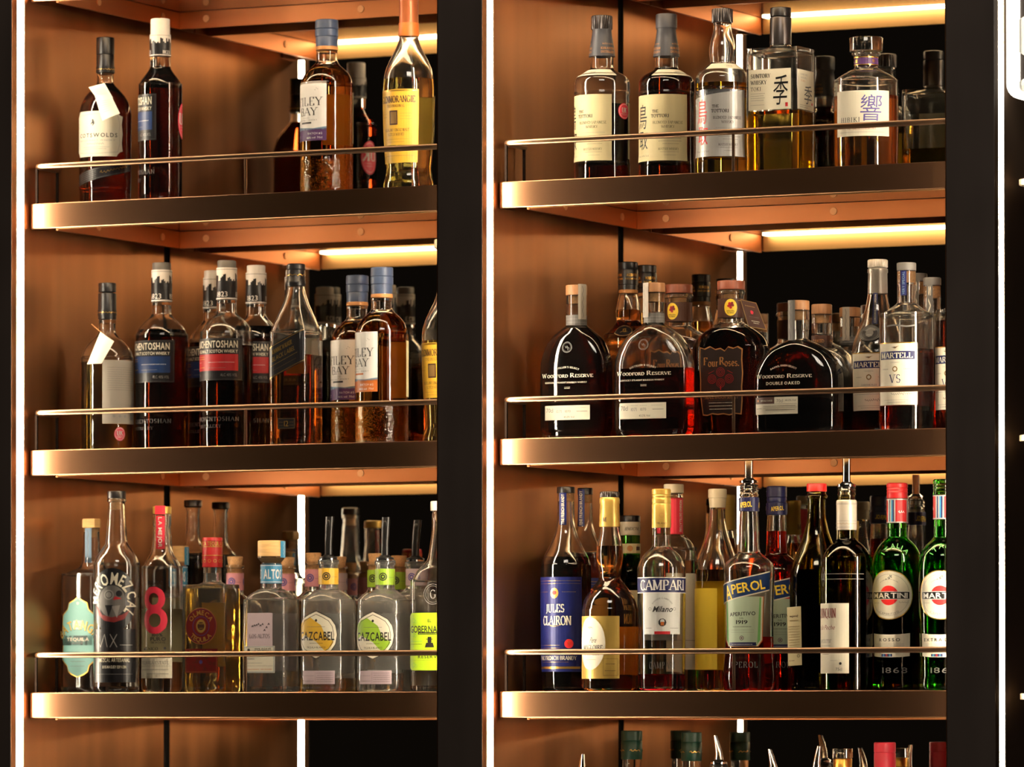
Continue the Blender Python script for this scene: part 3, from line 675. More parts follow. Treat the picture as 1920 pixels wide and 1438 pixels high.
def a_auch(a, band='blue'):
    base(a, 'labelblack'); a.frame(.02, .02, .98, .98, .0004, 'grey')
    a.text('AUCHENTOSHAN', .47, .86, a.h * .17, 'cream', wid=a.w * .88, bold=True, sp=.12)
    a.text('SINGLE MALT SCOTCH WHISKY', .47, .69, a.h * .075, 'cream', wid=a.w * .88, bold=True, sp=.12)
    a.rect(.03, .23, .92, .62, band, 1)
    for i, y in enumerate((.55, .5, .3)): a.fine(.1, .3, y, 'gold', .0012, 9 + i)
    a.fine(.4, .85, .42, 'glasswhite', .0009, 12); a.fine(.4, .7, .29, 'lgrey', .0008, 13); a.fine(.06, .2, .42, 'glasswhite', .0009, 14)
    a.text('ALC. 40% VOL', .76, .13, a.h * .07, 'lgrey', wid=a.w * .28); a.text('700ml', .14, .13, a.h * .06, 'lgrey', wid=a.w * .1)
def a_auch_emb(a):
    a.text('AUCHENTOSHAN', .5, .68, a.h * .26, 'grey', wid=a.w * .95, sp=.2, font='serif'); a.text('DISTILLERY', .4, .2, a.h * .2, 'grey', wid=a.w * .5, sp=.2, font='serif')
def a_filey(a, band='purple', tiny='grey'):
    base(a, 'white', .001)
    a.text('FILEY', .56, .66, a.h * .14, 'ink', wid=a.w * .70, font='serif', sp=.1); a.text('BAY', .55, .49, a.h * .13, 'ink', wid=a.w * .5, font='serif', sp=.06)
    for i in range(3): a.ell(.78 + .03 * (i % 2) - .03 * (i == 2), .88 - .015 * i, .0006, 'lgrey', 2)
    a.text('YORKSHIRE', .5, .385, a.h * .02, 'lgrey', sp=.3); a.text('SINGLE MALT WHISKY', .5, .345, a.h * .026, 'grey', wid=a.w * .6, sp=.3)
    a.rect(.34, .285, .66, .315, 'ink' if band == 'purple' else 'orange', 1)
    a.poly([(0, .22), (.2, .235), (.45, .22), (.7, .205), (1, .235), (1, .18), (0, .18)], 'bluegrey', 1)
    a.poly([(0, 0), (1, 0), (1, .205), (.75, .19), (.5, .205), (.25, .175), (0, .19)], band, 1)
    a.text('BATCH #2', .74, .12, a.h * .035, 'white', wid=a.w * .34, sp=.2); a.text('46% vol  70cl', .72, .05, a.h * .035, 'white', wid=a.w * .38); a.fine(.06, .28, .08, 'white', .0008, 4); a.fine(.06, .28, .05, 'white', .0008, 5)
def a_glenm(a):
    base(a, 'amberlabel', .001); a.rect(0, .965, 1, .985, 'gold', 1)
    a.text('GLENMORANGIE', .5, .82, a.h * .115, 'brown', wid=a.w * .84, font='serif', bold=True, sp=.06)
    a.text('THE ORIGINAL', .5, .70, a.h * .05, 'brown', wid=a.w * .42, font='serif', sp=.2)
    a.rect(.36, .36, .56, .62, 'brown', 1); a.rect(.385, .385, .535, .595, 'bronzeink', 2)
    a.fine(.62, .86, .56, 'bronzeink', .0005, 4); a.fine(.62, .84, .51, 'bronzeink', .0005, 5); a.fine(.62, .86, .46, 'bronzeink', .0005, 6); a.fine(.08, .28, .56, 'bronzeink', .0005, 7); a.fine(.08, .28, .5, 'bronzeink', .0005, 8)
    a.text('HIGHLAND SINGLE MALT', .5, .27, a.h * .05, 'brown', wid=a.w * .6, font='serif', sp=.12); a.text('SCOTCH WHISKY', .5, .19, a.h * .05, 'brown', wid=a.w * .4, font='serif', sp=.12)
    a.fine(.2, .8, .1, 'bronzeink', .0006, 9); a.fine(.3, .7, .05, 'bronzeink', .0006, 10)
def a_glenm2(a): base(a, 'amberlabel', .001); a.fine(.1, .9, .5, 'bronzeink', .0008, 3); a.text('G', .12, .5, a.h * .4, 'brown', font='serif')
def a_tottori(a, kcol='black', bc='paper', slash=False):
    base(a, bc)
    if slash: a.poly([(0, 1), (0, .86), (.98, .995), (.98, 1)], 'metal', 1)
    a.text('鳥', .30, .70, a.h * .36, kcol, wid=a.w * .19, shear=.05); a.text('取', .32, .34, a.h * .28, kcol, wid=a.w * .19, shear=.05)
    a.text('THE', .535, .745, a.h * .042, 'ink', font='serif', bold=True); a.text('TOTTORI', .60, .675, a.h * .048, 'ink', wid=a.w * .25, font='serif', bold=True)
    a.text('BLENDED JAPANESE', .71, .575, a.h * .04, 'ink', wid=a.w * .42, font='serif'); a.text('WHISKY', .71, .51, a.h * .038, 'ink', wid=a.w * .18, font='serif')
    a.fine(.54, .9, .42, 'lgrey', .0006, 2); a.fine(.55, .9, .33, 'grey', .0008, 3); a.fine(.58, .9, .29, 'grey', .0007, 4); a.fine(.64, .86, .25, 'grey', .0006, 5)
    a.text('MATSUI WHISKY', .72, .175, a.h * .034, 'ink', wid=a.w * .28, font='serif'); a.line([(.6, .13), (.86, .13)], .0003, 'grey'); a.fine(.66, .82, .08, 'grey', .0006, 8); a.text('700ml  43% Vol', .3, .08, a.h * .032, 'grey', wid=a.w * .26, font='serif')
def a_tott_sh(a): base(a, 'cream'); a.text('1910', .5, .5, a.h * .3, 'ink', sp=.5, font='serif')
def a_tott_cap(a):
    for i in range(3):
        x = .17 + .33 * i; a.text('MATSUI WHISKY', x, .62, a.h * .07, 'tan', wid=a.w * .16, font='serif'); a.text('KURAYOSHI', x, .4, a.h * .11, 'tan', wid=a.w * .2, font='serif', bold=True); a.text('DISTILLERY', x, .22, a.h * .11, 'tan', wid=a.w * .2, font='serif', bold=True)
def a_toki(a):
    base(a, 'cream')
    a.text('SUNTORY', .29, .84, a.h * .095, 'ink', wid=a.w * .46, font='serif', bold=True, sp=.12); a.text('WHISKY', .245, .68, a.h * .095, 'ink', wid=a.w * .37, font='serif', bold=True, sp=.12); a.text('TOKI', .18, .52, a.h * .095, 'ink', wid=a.w * .24, font='serif', sp=.15)
    a.text('季', .74, .53, a.h * .72, 'black', wid=a.w * .34, shear=.08)
    for i in range(4): a.fine(.06, .4 - .04 * (i % 2), .40 - .055 * i, 'lgrey', .0007, i)
    a.fine(.06, .38, .12, 'lgrey', .0008, 8); a.rect(.87, .06, .93, .16, 'red', 1)
def a_toki_side(a):
    base(a, 'cream'); a.text('SUNTORY', .36, .88, a.h * .05, 'lgrey', wid=a.w * .5, font='serif'); a.text('WHISKY', .34, .8, a.h * .05, 'lgrey', wid=a.w * .42, font='serif'); a.text('TOKI', .28, .72, a.h * .05, 'tan', wid=a.w * .3, font='serif')
    a.text('季', .6, .42, a.h * .46, 'black', wid=a.w * .5, shear=.08); a.rect(.84, .14, .92, .2, 'red', 1); a.fine(.1, .8, .1, 'grey', .0007, 3); a.fine(.1, .6, .05, 'grey', .0007, 4)
def a_hibiki(a):
    base(a, 'cream'); a.text('響', .66, .66, a.h * .56, 'violet', wid=a.w * .36, shear=.05); a.text('HIBIKI', .3, .36, a.h * .1, 'ink', wid=a.w * .36, font='serif', sp=.2)
    a.text('JAPANESE HARMONY', .5, .17, a.h * .055, 'darkred', wid=a.w * .5, font='serif'); a.fine(.1, .9, .08, 'lgrey', .0007, 2)
def a_hib_neck(a):
    base(a, 'purple'); a.rect(0, .86, 1, 1, 'gold', 1); a.rect(0, 0, 1, .1, 'gold', 1)
    for i in range(4): a.text('響', .13 + .25 * i, .5, a.h * .4, 'gold'); a.fine(.18 + .25 * i, .3 + .2 * i * 0 + .25 * i * 0 + .04, .4, 'gold', .0008, i)
def a_jw(a):
    base(a, 'labelblack'); a.line([(.0, .04), (1, .04)], .0007, 'gold'); a.line([(0, .96), (1, .96)], .0007, 'gold')
    a.text('JOHNNIE WALKER.', .42, .77, a.h * .13, 'gold', wid=a.w * .56, font='serif', bold=True); a.text('BLACK LABEL', .46, .55, a.h * .15, 'gold', wid=a.w * .62, sp=.14); a.fine(.12, .84, .36, 'gold', .0009, 3); a.fine(.18, .8, .2, 'bronzeink', .0006, 4)
def a_jw12(a):
    base(a, 'labelblack'); a.frame(.02, .05, .98, .95, .0004, 'bronzeink'); a.text('12', .5, .5, a.h * .55, 'gold'); a.fine(.08, .32, .6, 'bronzeink', .0006, 2); a.fine(.08, .32, .3, 'bronzeink', .0006, 3); a.fine(.68, .92, .6, 'bronzeink', .0006, 4); a.fine(.68, .92, .3, 'bronzeink', .0006, 5)
def a_jwcap(a):
    a.scrib(.1, .9, .5, .002, .0007, 'gold', 5, 30)
def a_wood(a, dbl=False):
    w, h = a.w, a.h; c = 'cream'
    if dbl: a.text('BARREL FINISH SELECT', .5, -.12, .0026, c, bold=True, arc=(h * .78, 90, True), wid=w * .44, sp=.16)
    else: a.text("DISTILLER'S SELECT", .5, -.1, .0026, c, bold=True, arc=(h * .64, 90, True), wid=w * .44, sp=.16)
    y = .39; k = h * (.055 if not dbl else .075)
    a.text('W', .09, y + .012, k * 1.35, c, font='serif', bold=True, wid=w * .09); a.text('OODFORD', .34, y, k, c, font='serif', bold=True, wid=w * .37, sp=.1); a.text('R', .60, y + .012, k * 1.35, c, font='serif', bold=True, wid=w * .07); a.text('ESERVE', .80, y, k, c, font='serif', bold=True, wid=w * .30, sp=.1)
    if dbl: a.text('DOUBLE OAKED', .5, .21, h * .08, c, wid=w * .54, sp=.2, bold=True)
    else: a.text('KENTUCKY STRAIGHT BOURBON WHISKEY', .48, .27, h * .03, c, wid=w * .74, bold=True, sp=.12); a.rect(.46, .18, .56, .186, c, 1); a.rect(.46, .155, .56, .161, c, 1)
def a_woodring(a):
    r = a.w / 2; a.ring(.5, .5, r * .92, .0006, 'lgrey', 1, ry=r * .92); a.ring(.5, .5, r * .74, .0003, 'lgrey', 1, ry=r * .74); a.line([(.3, .62), (.42, .42), (.5, .62), (.56, .42), (.6, .25)], .0005, 'lgrey'); a.line([(.52, .5), (.68, .46), (.7, .34)], .0005, 'lgrey')
def a_woodlab(a):
    base(a, 'cream'); a.text('70cl', .12, .68, a.h * .3, 'grey', wid=a.w * .16); a.text('1071', .33, .6, a.h * .22, 'lgrey', wid=a.w * .12); a.text('1070', .53, .6, a.h * .18, 'grey', wid=a.w * .12); a.scrib(.72, .95, .58, .001, .0004, 'ink', 3); a.text('43.2% Vol.', .56, .2, a.h * .14, 'ink', wid=a.w * .24); a.fine(.26, .42, .82, 'lgrey', .0005, 1); a.fine(.46, .6, .82, 'lgrey', .0005, 2); a.fine(.7, .92, .82, 'lgrey', .0005, 5)
def a_woodlab2(a):
    base(a, 'cream'); a.rect(0, .62, .48, 1, 'brown', 1); a.text('DOUBLE OAKED', .3, .8, a.h * .1, 'cream', wid=a.w * .28); a.ell(.08, .8, .0016, 'orange', 2); a.text('70cl', .6, .78, a.h * .2, 'grey', wid=a.w * .14); a.text('43.2% Vol', .84, .8, a.h * .1, 'ink', wid=a.w * .24); a.line([(.03, .6), (.98, .6)], .0003, 'grey'); a.fine(.22, .95, .46, 'ink', .0008, 1); a.line([(.2, .38), (.98, .38)], .0003, 'grey'); a.fine(.28, .95, .24, 'ink', .0008, 2); a.scrib(.03, .18, .34, .001, .0003, 'ink', 4)
def a_strip(a, col='greypaper', ink='grey'):
    base(a, col); [a.line([(.5 + .06 * math.sin(i), .05 + .9 * i / 24), (.5 + .06 * math.sin(i), .07 + .9 * i / 24)], .0012, ink) for i in range(24)]
def a_collar(a, col='grey', ink='lgrey'): base(a, col); a.fine(.02, .98, .6, ink, .0008, 3); a.fine(.02, .98, .3, ink, .0006, 4)
def a_oaked(a): base(a, 'brown'); [a.text('OAKED', .2 + .3 * i, .5, a.h * .35, 'tan', wid=a.w * .2) for i in range(3)]
def a_aged(a):
    for i in range(4): a.text('AGED FOR', .13 + .25 * i, .66, a.h * .26, 'gold', wid=a.w * .17, bold=True); a.text('FIVE LONG YEARS', .13 + .25 * i, .3, a.h * .16, 'gold', wid=a.w * .21, bold=True)
def a_medal(a): a.ring(.5, .5, a.w * .46, .0007, 'bronzeink', ry=a.h * .46); a.line([(.35, .35), (.5, .5), (.45, .65), (.62, .68), (.58, .5), (.7, .42), (.5, .42)], .0012, 'gold', 2)
def a_rosesneck(a):
    base(a, 'brown'); x = .5
    a.ell(x, .52, .0095, 'yellow', 1, ry=.0125); [a.ell(x + dx / a.w, .6 + dy / a.h, .0021, 'red' if k % 2 else 'darkred', 2, n=10) for k, (dx, dy) in enumerate(((0, .001), (-.003, 0), (.003, .001), (-.0016, .0035), (.002, .004), (0, -.0022)))]
    a.text('NON-CHILL', x, .34, .0018, 'ink', wid=.012, bold=True); a.text('FILTERED', x, .24, .0018, 'ink', wid=.010, bold=True)
def a_roses(a):
    e = [(0, 0), (.12, -.01), (.25, .015), (.4, 0), (.55, .01), (.7, -.01), (.85, .012), (1, 0), (1.01, .2), (.99, .4), (1.01, .6), (.99, .8), (1, .95), (.9, .99), (.8, .965), (.68, .99), (.6, .93), (.5, .97), (.38, .955), (.25, 1.0), (.12, .965), (0, .99), (-.01, .75), (.01, .5), (-.01, .25)]
    a.poly(e, 'tan', 0); a.poly([((x - .5) * .95 + .5, (y - .5) * .965 + .5) for x, y in e], 'darkbrown', 1)
    a.text('F', .15, .78, a.h * .105, 'tan', font='serif', bold=True); a.text('our', .33, .755, a.h * .105, 'tan', font='serif', bold=True, wid=a.w * .23); a.text('R', .53, .78, a.h * .105, 'tan', font='serif', bold=True); a.text('oses.', .76, .755, a.h * .105, 'tan', font='serif', bold=True, wid=a.w * .33)
    for cx, cy_ in ((.5, .62), (.3, .52), (.7, .52), (.5, .46)):
        for r in (.0068, .0046, .0024): a.ring(cx, cy_, r, .0006, 'red', 2, n=14)
    a.line([(.22, .6), (.35, .64)], .0006, 'red', 2); a.line([(.78, .6), (.66, .64)], .0006, 'red', 2); a.line([(.5, .42), (.5, .36)], .0016, 'red', 2)
    a.text('SMALL BATCH SELECT', .5, .255, a.h * .042, 'tan', wid=a.w * .82, font='serif'); a.line([(.2, .21), (.8, .21)], .0003, 'bronzeink')
    for i in range(3): a.fine(.2, .8, .17 - .045 * i, 'cream', .0011, 60 + i)
def a_rosetag(a):
    base(a, 'bronzeink'); a.rect(.04, .03, .96, .97, 'brown', 1); a.fine(.2, .8, .78, 'bronzeink', .0016, 2); a.ell(.5, .6, .0022, 'pinkred', 2); a.ell(.47, .55, .0018, 'pinkred', 2); a.fine(.25, .78, .4, 'grey', .0008, 3); a.fine(.3, .75, .24, 'cream', .0011, 4); a.fine(.38, .68, .17, 'cream', .0011, 5)
def a_martell(a, sub='VS'):
    base(a, 'cream', .0012); a.rect(.02, .985, .98, 1, 'gold', 1)
    a.poly([(.44, .91), (.52, .93), (.6, .945), (.55, .925), (.52, .905), (.47, .895), (.5, .91)], 'bronzeink', 2); a.poly([(.4, .925), (.5, .93), (.56, .92), (.5, .915)], 'ink', 2)
    a.rect(.06, .73, .94, .86, 'navy', 1); a.text('MARTELL', .5, .792, a.h * .082, 'cream', wid=a.w * .78, font='serif', bold=True, sp=.1)
    a.text('COGNAC', .5, .68, a.h * .02, 'grey', sp=.5); a.ell(.5, .575, .0042, 'bronzeink', 1, n=8); a.ell(.5, .575, .0026, 'cream', 2, n=6); a.text('FONDEE', .24, .575, a.h * .02, 'grey', sp=.4); a.text('EN 1715', .77, .575, a.h * .02, 'grey', sp=.4)
    if sub == 'VS': a.text('VS', .5, .42, a.h * .13, 'navy', font='serif', wid=a.w * .26)
    else: a.scrib(.28, .75, .36, .002, .0004, 'ink', 7, 30); a.text('CORDON BLEU', .5, .44, a.h * .03, 'navy', font='serif', sp=.2)
    a.line([(.1, .28), (.9, .28)], .0003, 'navy'); a.scrib(.4, .9, .18, .0024, .0004, 'ink', 9, 34); a.line([(.2, .08), (.8, .08)], .0003, 'grey'); a.fine(.3, .75, .04, 'grey', .0006, 2)
def a_ribbon(a, txt='CORDON BLEU CORDON', col='navy', ink='cream', r=PI / 2):
    base(a, col); a.text(txt, .5, .5, a.w * .42, ink, wid=a.h * .92, rot=r, sp=.15, bold=True)
def a_crest(a): [a.ring(.5, .5, a.w * k, .0005, 'grey', ry=a.h * k) for k in (.44, .38)]; a.ell(.5, .5, a.w * .18, 'grey', 1, n=8); a.line([(.36, .6), (.64, .6)], .0008, 'lgrey'); a.line([(.4, .4), (.6, .4)], .0008, 'lgrey')
def a_batanga(a):
    q = [(.5, 0), (.68, .035), (.78, .07), (.82, .14), (1, .22), (.97, .4), (1, .6), (.97, .78), (.80, .85), (.76, .93), (.6, .965), (.5, 1), (.4, .965), (.24, .93), (.20, .85), (.03, .78), (0, .6), (.03, .4), (0, .22), (.18, .14), (.22, .07), (.32, .035)]
    a.poly(q, 'gold', 0); a.poly([((x - .5) * .94 + .5, (y - .5) * .97 + .5) for x, y in q], 'teal', 1)
    a.ell(.5, .92, .0022, 'cream', 2, n=8); a.text('BATANGA', .505, .295, a.h * .12, 'ink', bold=True, wid=a.w * 1.15, arc=(a.w * .60, 90, True), sp=.06); a.text('BATANGA', .5, .30, a.h * .115, 'goldfoil', bold=True, wid=a.w * 1.12, arc=(a.w * .60, 90, True), sp=.06, lay=2.4)
    for y in (.60, .64, .68): a.rect(.38, y, .62, y + .022, 'cream', 2)
    a.rect(.36, .62, .42, .68, 'cream', 2); a.rect(.58, .62, .64, .68, 'cream', 2)
    a.rect(.02, .40, .98, .52, 'labelblack', 1); a.text('TEQUILA', .5, .475, a.h * .042, 'cream', wid=a.w * .62, bold=True, sp=.15); a.text('BLANCO', .5, .43, a.h * .022, 'lgrey', wid=a.w * .3)
    a.scrib(.3, .7, .2, .001, .0005, 'grey', 3); a.fine(.3, .7, .14, 'grey', .0007, 5)
def a_mezcal(a):
    base_ell(a, 'labelblack'); R_ = a.w * .5
    a.text('MEROMEZCAL', .5, .5, a.h * .19, 'cream', bold=True, wid=a.w * 1.28, arc=(a.w * .31, 74, True), sp=.04)
    # abstract bird like face of plain discs
    a.ell(.5, .48, a.w * .27, 'grey', 1, ry=a.h * .25); a.ell(.44, .58, a.w * .1, 'lgrey', 2); a.ring(.44, .58, a.w * .07, .001, 'labelblack', 2); a.ell(.64, .6, a.w * .06, 'labelblack', 2); a.poly([(.52, .5), (.7, .52), (.56, .56)], 'red', 2)
    a.poly([(.14, .42), (.2, .28), (.34, .18), (.54, .15), (.74, .2), (.88, .36), (.7, .27), (.5, .23), (.3, .27)], 'darkred', 2)
    a.poly([(.36, .42), (.44, .24), (.52, .42)], 'labelblack', 2); a.poly([(.5, .4), (.6, .22), (.66, .42)], 'lgrey', 2)
def a_mezcal2(a):
    base(a, 'labelblack'); a.line([(.06, .9), (.2, .66), (.3, .9), (.36, .66)], .0012, 'lgrey'); a.line([(.42, .9), (.56, .66)], .0014, 'lgrey'); a.line([(.56, .9), (.42, .66)], .0014, 'lgrey'); a.line([(.62, .7), (.9, .7)], .0012, 'lgrey')
    a.fine(.12, .88, .52, 'lgrey', .0008, 2); a.text('MEZCAL ARTESANAL', .5, .42, a.h * .075, 'cream', wid=a.w * .66, bold=True); a.text('100% MAGUEY ESPADIN', .5, .29, a.h * .055, 'cream', wid=a.w * .5, bold=True); a.fine(.1, .9, .15, 'lgrey', .0009, 4)
def a_eight(a):
    a.ring(.47, .735, a.w * .34, a.w * .19, 'pinkred', 1, ry=a.h * .14); a.ring(.5, .495, a.w * .38, a.w * .20, 'pinkred', 1, ry=a.h * .155)
    a.text('TEQUILA', .5, .93, .0026, 'ink', wid=a.w * .5); a.text('OCHO', .5, .885, .004, 'ink', wid=a.w * .4)
    a.text('100%', .58, .33, .0046, 'ink', wid=a.w * .32, bold=True); a.text('PURO', .6, .285, .006, 'ink', wid=a.w * .46, bold=True); a.text('DE AGAVE', .6, .245, .0028, 'ink', wid=a.w * .42)
    a.text('MEXICO', .35, .175, .0044, 'ink', wid=a.w * .5, bold=True, font='serif'); a.ell(.8, .18, .0024, 'ink', 2, n=5)
def a_eightlab(a): base(a, 'cream'); a.text('TEQUILA ESTATE', .5, .76, a.h * .16, 'grey', wid=a.w * .8, font='serif'); a.line([(.05, .6), (.95, .6)], .0003, 'ink'); a.fine(.1, .9, .4, 'grey', .0009, 3); a.fine(.3, .9, .2, 'grey', .0009, 4)
def a_olmeca(a):
    base_ell(a, 'darkred'); a.ring(.5, .5, a.w * .49, .0009, 'tan', 1); a.ring(.5, .5, a.w * .45, .0004, 'purple', 1); a.ring(.5, .5, a.w * .26, .0009, 'violet', 1)
    a.text('OLMECA', .5, .5, a.w * .13, 'goldfoil', bold=True, wid=a.w * .72, arc=(a.w * .30, 90, True), sp=.1); a.text('TEQUILA', .5, .5, a.w * .13, 'goldfoil', bold=True, wid=a.w * .78, arc=(a.w * .43, 270, False), sp=.1)
    a.ell(.5, .5, a.w * .15, 'goldfoil', 1, ry=a.w * .18); a.ell(.5, .5, a.w * .11, 'brown', 2, n=12); a.rect(.42, .55, .58, .575, 'goldfoil', 2); a.rect(.44, .43, .56, .455, 'goldfoil', 2)
def a_olm_low(a):
    base(a, 'darkred'); a.text('REPOSADO', .5, .87, a.h * .13, 'tan', wid=a.w * .7, bold=True); a.frame(.03, .04, .97, .76, .0004, 'tan')
    r = random.Random(3)
    for i in range(26): a.ring(r.uniform(.08, .92), r.uniform(.12, .7), .0022, .0005, 'brown', 2, n=8)
    a.ell(.5, .45, .003, 'violet', 2)
def a_olm_cap(a):
    a.text('TEQUILA OLMECA TEQUILA OLMECA', .5, .80, a.h * .15, 'goldfoil', wid=a.w * .98, bold=True); a.rect(0, .88, 1, .90, 'darkred', 1); a.rect(0, .68, 1, .70, 'goldfoil', 1); a.rect(0, .38, 1, .40, 'goldfoil', 1)
    for i in range(12): a.ring((i + .5) / 12, .2, .0026, .0007, 'goldfoil', 2, n=8)
def a_altos(a): base(a, 'sky'); [a.text('ALTOS', .2 + .36 * i, .5, a.h * .52, 'white', wid=a.w * .3, bold=True) for i in range(3)]; a.rect(0, .93, 1, .96, 'white', 1); a.rect(0, .05, 1, .08, 'white', 1)
def a_altos_front(a):
    r = random.Random(5); base(a, 'palepink')
    for k in range(9):
        x, y = .18 + .08 * k, .55 + .1 * r.uniform(-1, 1); a.line([(x, y), (x + .04, y + .05), (x + .06, y)], .0011, 'ink', 2)
    a.text('LOS ALTOS', .5, .3, a.h * .12, 'ink', wid=a.w * .8, font='serif')
def a_altos_low(a):
    base(a, 'cream'); a.frame(.02, .02, .98, .98, .0008, 'bluegrey'); a.ell(.16, .85, .0024, 'ink', 2); a.text('100% AGAVE', .62, .9, a.h * .07, 'ink', wid=a.w * .52, bold=True); a.text('PLATA TEQUILA', .62, .8, a.h * .08, 'ink', wid=a.w * .56, bold=True, font='serif'); a.line([(.05, .7), (.95, .7)], .0003, 'grey')
    a.scrib(.1, .35, .52, .0014, .0004, 'grey', 3); a.fine(.1, .6, .36, 'grey', .0006, 5); a.line([(.05, .26), (.95, .26)], .0003, 'grey'); a.fine(.1, .5, .12, 'orange', .0011, 6); a.fine(.55, .9, .12, 'orange', .0011, 7)
def a_cazcabel(a, col='deepyellow'):
    q = [(.5, 1), (.68, .93), (.86, .84), (.96, .7), (1, .5), (.96, .3), (.86, .16), (.68, .07), (.5, 0), (.32, .07), (.14, .16), (.04, .3), (0, .5), (.04, .7), (.14, .84), (.32, .93)]
    a.poly(q, 'ink', 0); a.poly([((x - .5) * .97 + .5, (y - .5) * .97 + .5) for x, y in q], 'cream', 1)
    qq = [((x - .5) * .92 + .5, (y - .5) * .92 + .5) for x, y in q]; vs = qq + qq[:1]
    a.line([((x - .5) * .91 + .5, (y - .5) * .93 + .5) for x, y in vs], .0008, 'ink', 1.4)
    a.poly([(.06, .72), (.06, .4), (.2, .5), (.5, .36), (.72, .16), (.86, .26), (.92, .36), (.74, .46), (.62, .7), (.36, .86), (.2, .82)], col, 1.2)
    a.text('CAZCABEL', .5, .48, a.h * .18, 'ink', wid=a.w * .86, bold=True, lay=2); a.fine(.28, .72, .66, 'grey', .0008, 3); a.ell(.5, .8, .0022, 'ink', 2, n=6); a.fine(.34, .66, .32, 'ink', .0008, 4); a.text('TEQUILA BLANCO', .5, .24, a.h * .04, 'ink', wid=a.w * .46)
def a_caz_low(a): base(a, 'palepink'); a.line([(.42, .1), (.42, .9)], .0003, 'grey'); [a.fine(.46, .95, .8 - .16 * i, 'grey', .0007, i) for i in range(5)]; a.fine(.06, .38, .6, 'lgrey', .0007, 9); a.fine(.06, .38, .2, 'grey', .0009, 8)
def a_caz_neck(a, col='deepyellow', dot='ink'):
    base(a, col)
    for i in range(3):
        x = .2 + .31 * i; a.ell(x, .5, .0062, dot, 1, n=20); a.ring(x, .5, .0045, .0008, col, 2, n=12); a.ell(x, .5, .0016, col, 2, n=8)
    a.fine(.28, .4, .45, 'grey', .0006, 3); a.fine(.6, .7, .45, 'grey', .0006, 4)
def a_gobern(a):
    q = [(.08, 0), (.92, 0), (1, .05), (1, .95), (.92, 1), (.08, 1), (0, .95), (0, .05)]; a.poly(q, 'ink', 0); a.poly([((x - .5) * .98 + .5, (y - .5) * .985 + .5) for x, y in q], 'acid', 1)
    a.text('EL', .5, .86, a.h * .055, 'ink', bold=True); a.text('GOBERNADOR', .5, .715, a.h * .12, 'ink', wid=a.w * .9, bold=True, arc=None, sp=.06); a.rect(.25, .62, .75, .66, 'ink', 1.5); a.fine(.28, .72, .632, 'acid', .0008, 2)
    a.ell(.5, .51, .0036, 'ink', 2, n=10); a.rect(.43, .535, .57, .548, 'ink', 2); a.rect(.46, .545, .54, .58, 'ink', 2); a.poly([(.4, .4), (.6, .4), (.57, .48), (.43, .48)], 'ink', 2)
    a.fine(.06, .34, .5, 'midgreen', .0008, 5); a.fine(.06, .34, .45, 'ink', .0008, 6)
    a.text('RESERVA', .5, .24, a.h * .055, 'ink', wid=a.w * .5, bold=True, sp=.2); a.line([(.15, .18), (.85, .18)], .0003, 'ink')
    for (x, y) in ((.14, .86), (.14, .1), (.86, .86), (.86, .1), (.12, .3), (.13, .62)): a.ring(x, y, .0034, .0005, 'midgreen', 2, n=14); a.ring(x + .06, y - .02, .0022, .0004, 'midgreen', 2, n=12)
def a_jules(a):
    base(a, 'royal', .001); a.line([(.03, .96), (.97, .96)], .0005, 'gold'); a.line([(.03, .93), (.97, .93)], .0003, 'gold')
    a.ell(.5, .83, .0066, 'gold', 1, n=12, ry=.0078); a.ell(.5, .835, .0034, 'red', 2, n=10); a.fine(.12, .36, .84, 'gold', .0007, 2); a.fine(.64, .88, .84, 'gold', .0007, 3)
    a.text('JULES', .5, .67, a.h * .082, 'cream', wid=a.w * .36, font='serif', bold=True, sp=.06); a.text('CLAIRON', .52, .54, a.h * .092, 'cream', wid=a.w * .56, font='serif', bold=True, sp=.04)
    a.text('IMPORTED SINCE 1885', .5, .62, .0016, 'gold', arc=(a.w * .24, 270, False), wid=a.w * .3); a.ell(.76, .295, .0068, 'brightred', 1, n=20); a.text('Y', .76, .3, .006, 'gold', font='serif', lay=2)
    a.line([(.03, .28), (.6, .28)], .0004, 'gold'); a.line([(.03, .25), (.6, .25)], .0003, 'gold')
    a.text('FINE FRENCH BRANDY', .5, .145, a.h * .04, 'cream', wid=a.w * .8, font='serif', bold=True, sp=.08); a.fine(.2, .75, .1, 'gold', .0006, 6); a.rect(.02, .03, .98, .055, 'gold', 1)
def a_magloire(a):
    # yellow field with a white oval
    base(a, 'goldfoil'); n = 32; a.poly([(.36 + .36 * math.cos(2 * PI * i / n), .56 + .43 * math.sin(2 * PI * i / n)) for i in range(n)], 'cream', 1); a.ring(.36, .56, a.w * .36, .0007, 'gold', 1.5, ry=a.h * .43)
    a.text('Pere', .42, .62, a.h * .09, 'ink', wid=a.w * .16, shear=.4); a.text('MAGLOIRE', .40, .50, a.h * .07, 'ink', wid=a.w * .5, font='serif', bold=True); a.text('CALVADOS', .38, .40, a.h * .05, 'ink', wid=a.w * .4, font='serif'); a.scrib(.3, .42, .82, .0025, .0005, 'grey', 4, 16); a.fine(.25, .5, .3, 'tan', .0007, 3)
    a.frame(.66, .05, .97, .32, .0004, 'brown'); a.fine(.72, .9, .23, 'brown', .0009, 5); a.fine(.7, .92, .12, 'brown', .001, 6)
def a_mneck(a): [a.text('M', .2 + .3 * i, .28, a.h * .2, 'brown', font='serif', bold=True) for i in range(3)]
def a_bene(a): [a.text('BENEDICTINE', .2 + .33 * i, .5, a.h * .3, 'ink', wid=a.w * .22, shear=.3) for i in range(3)]
def a_bene2(a): base(a, 'paper'); [a.ell(.2 + .3 * i, .5, .0045, 'tan', 1, n=12) for i in range(3)]; [a.rect(.3 + .3 * i, .3, .38 + .3 * i, .7, 'brown', 1) for i in range(2)]
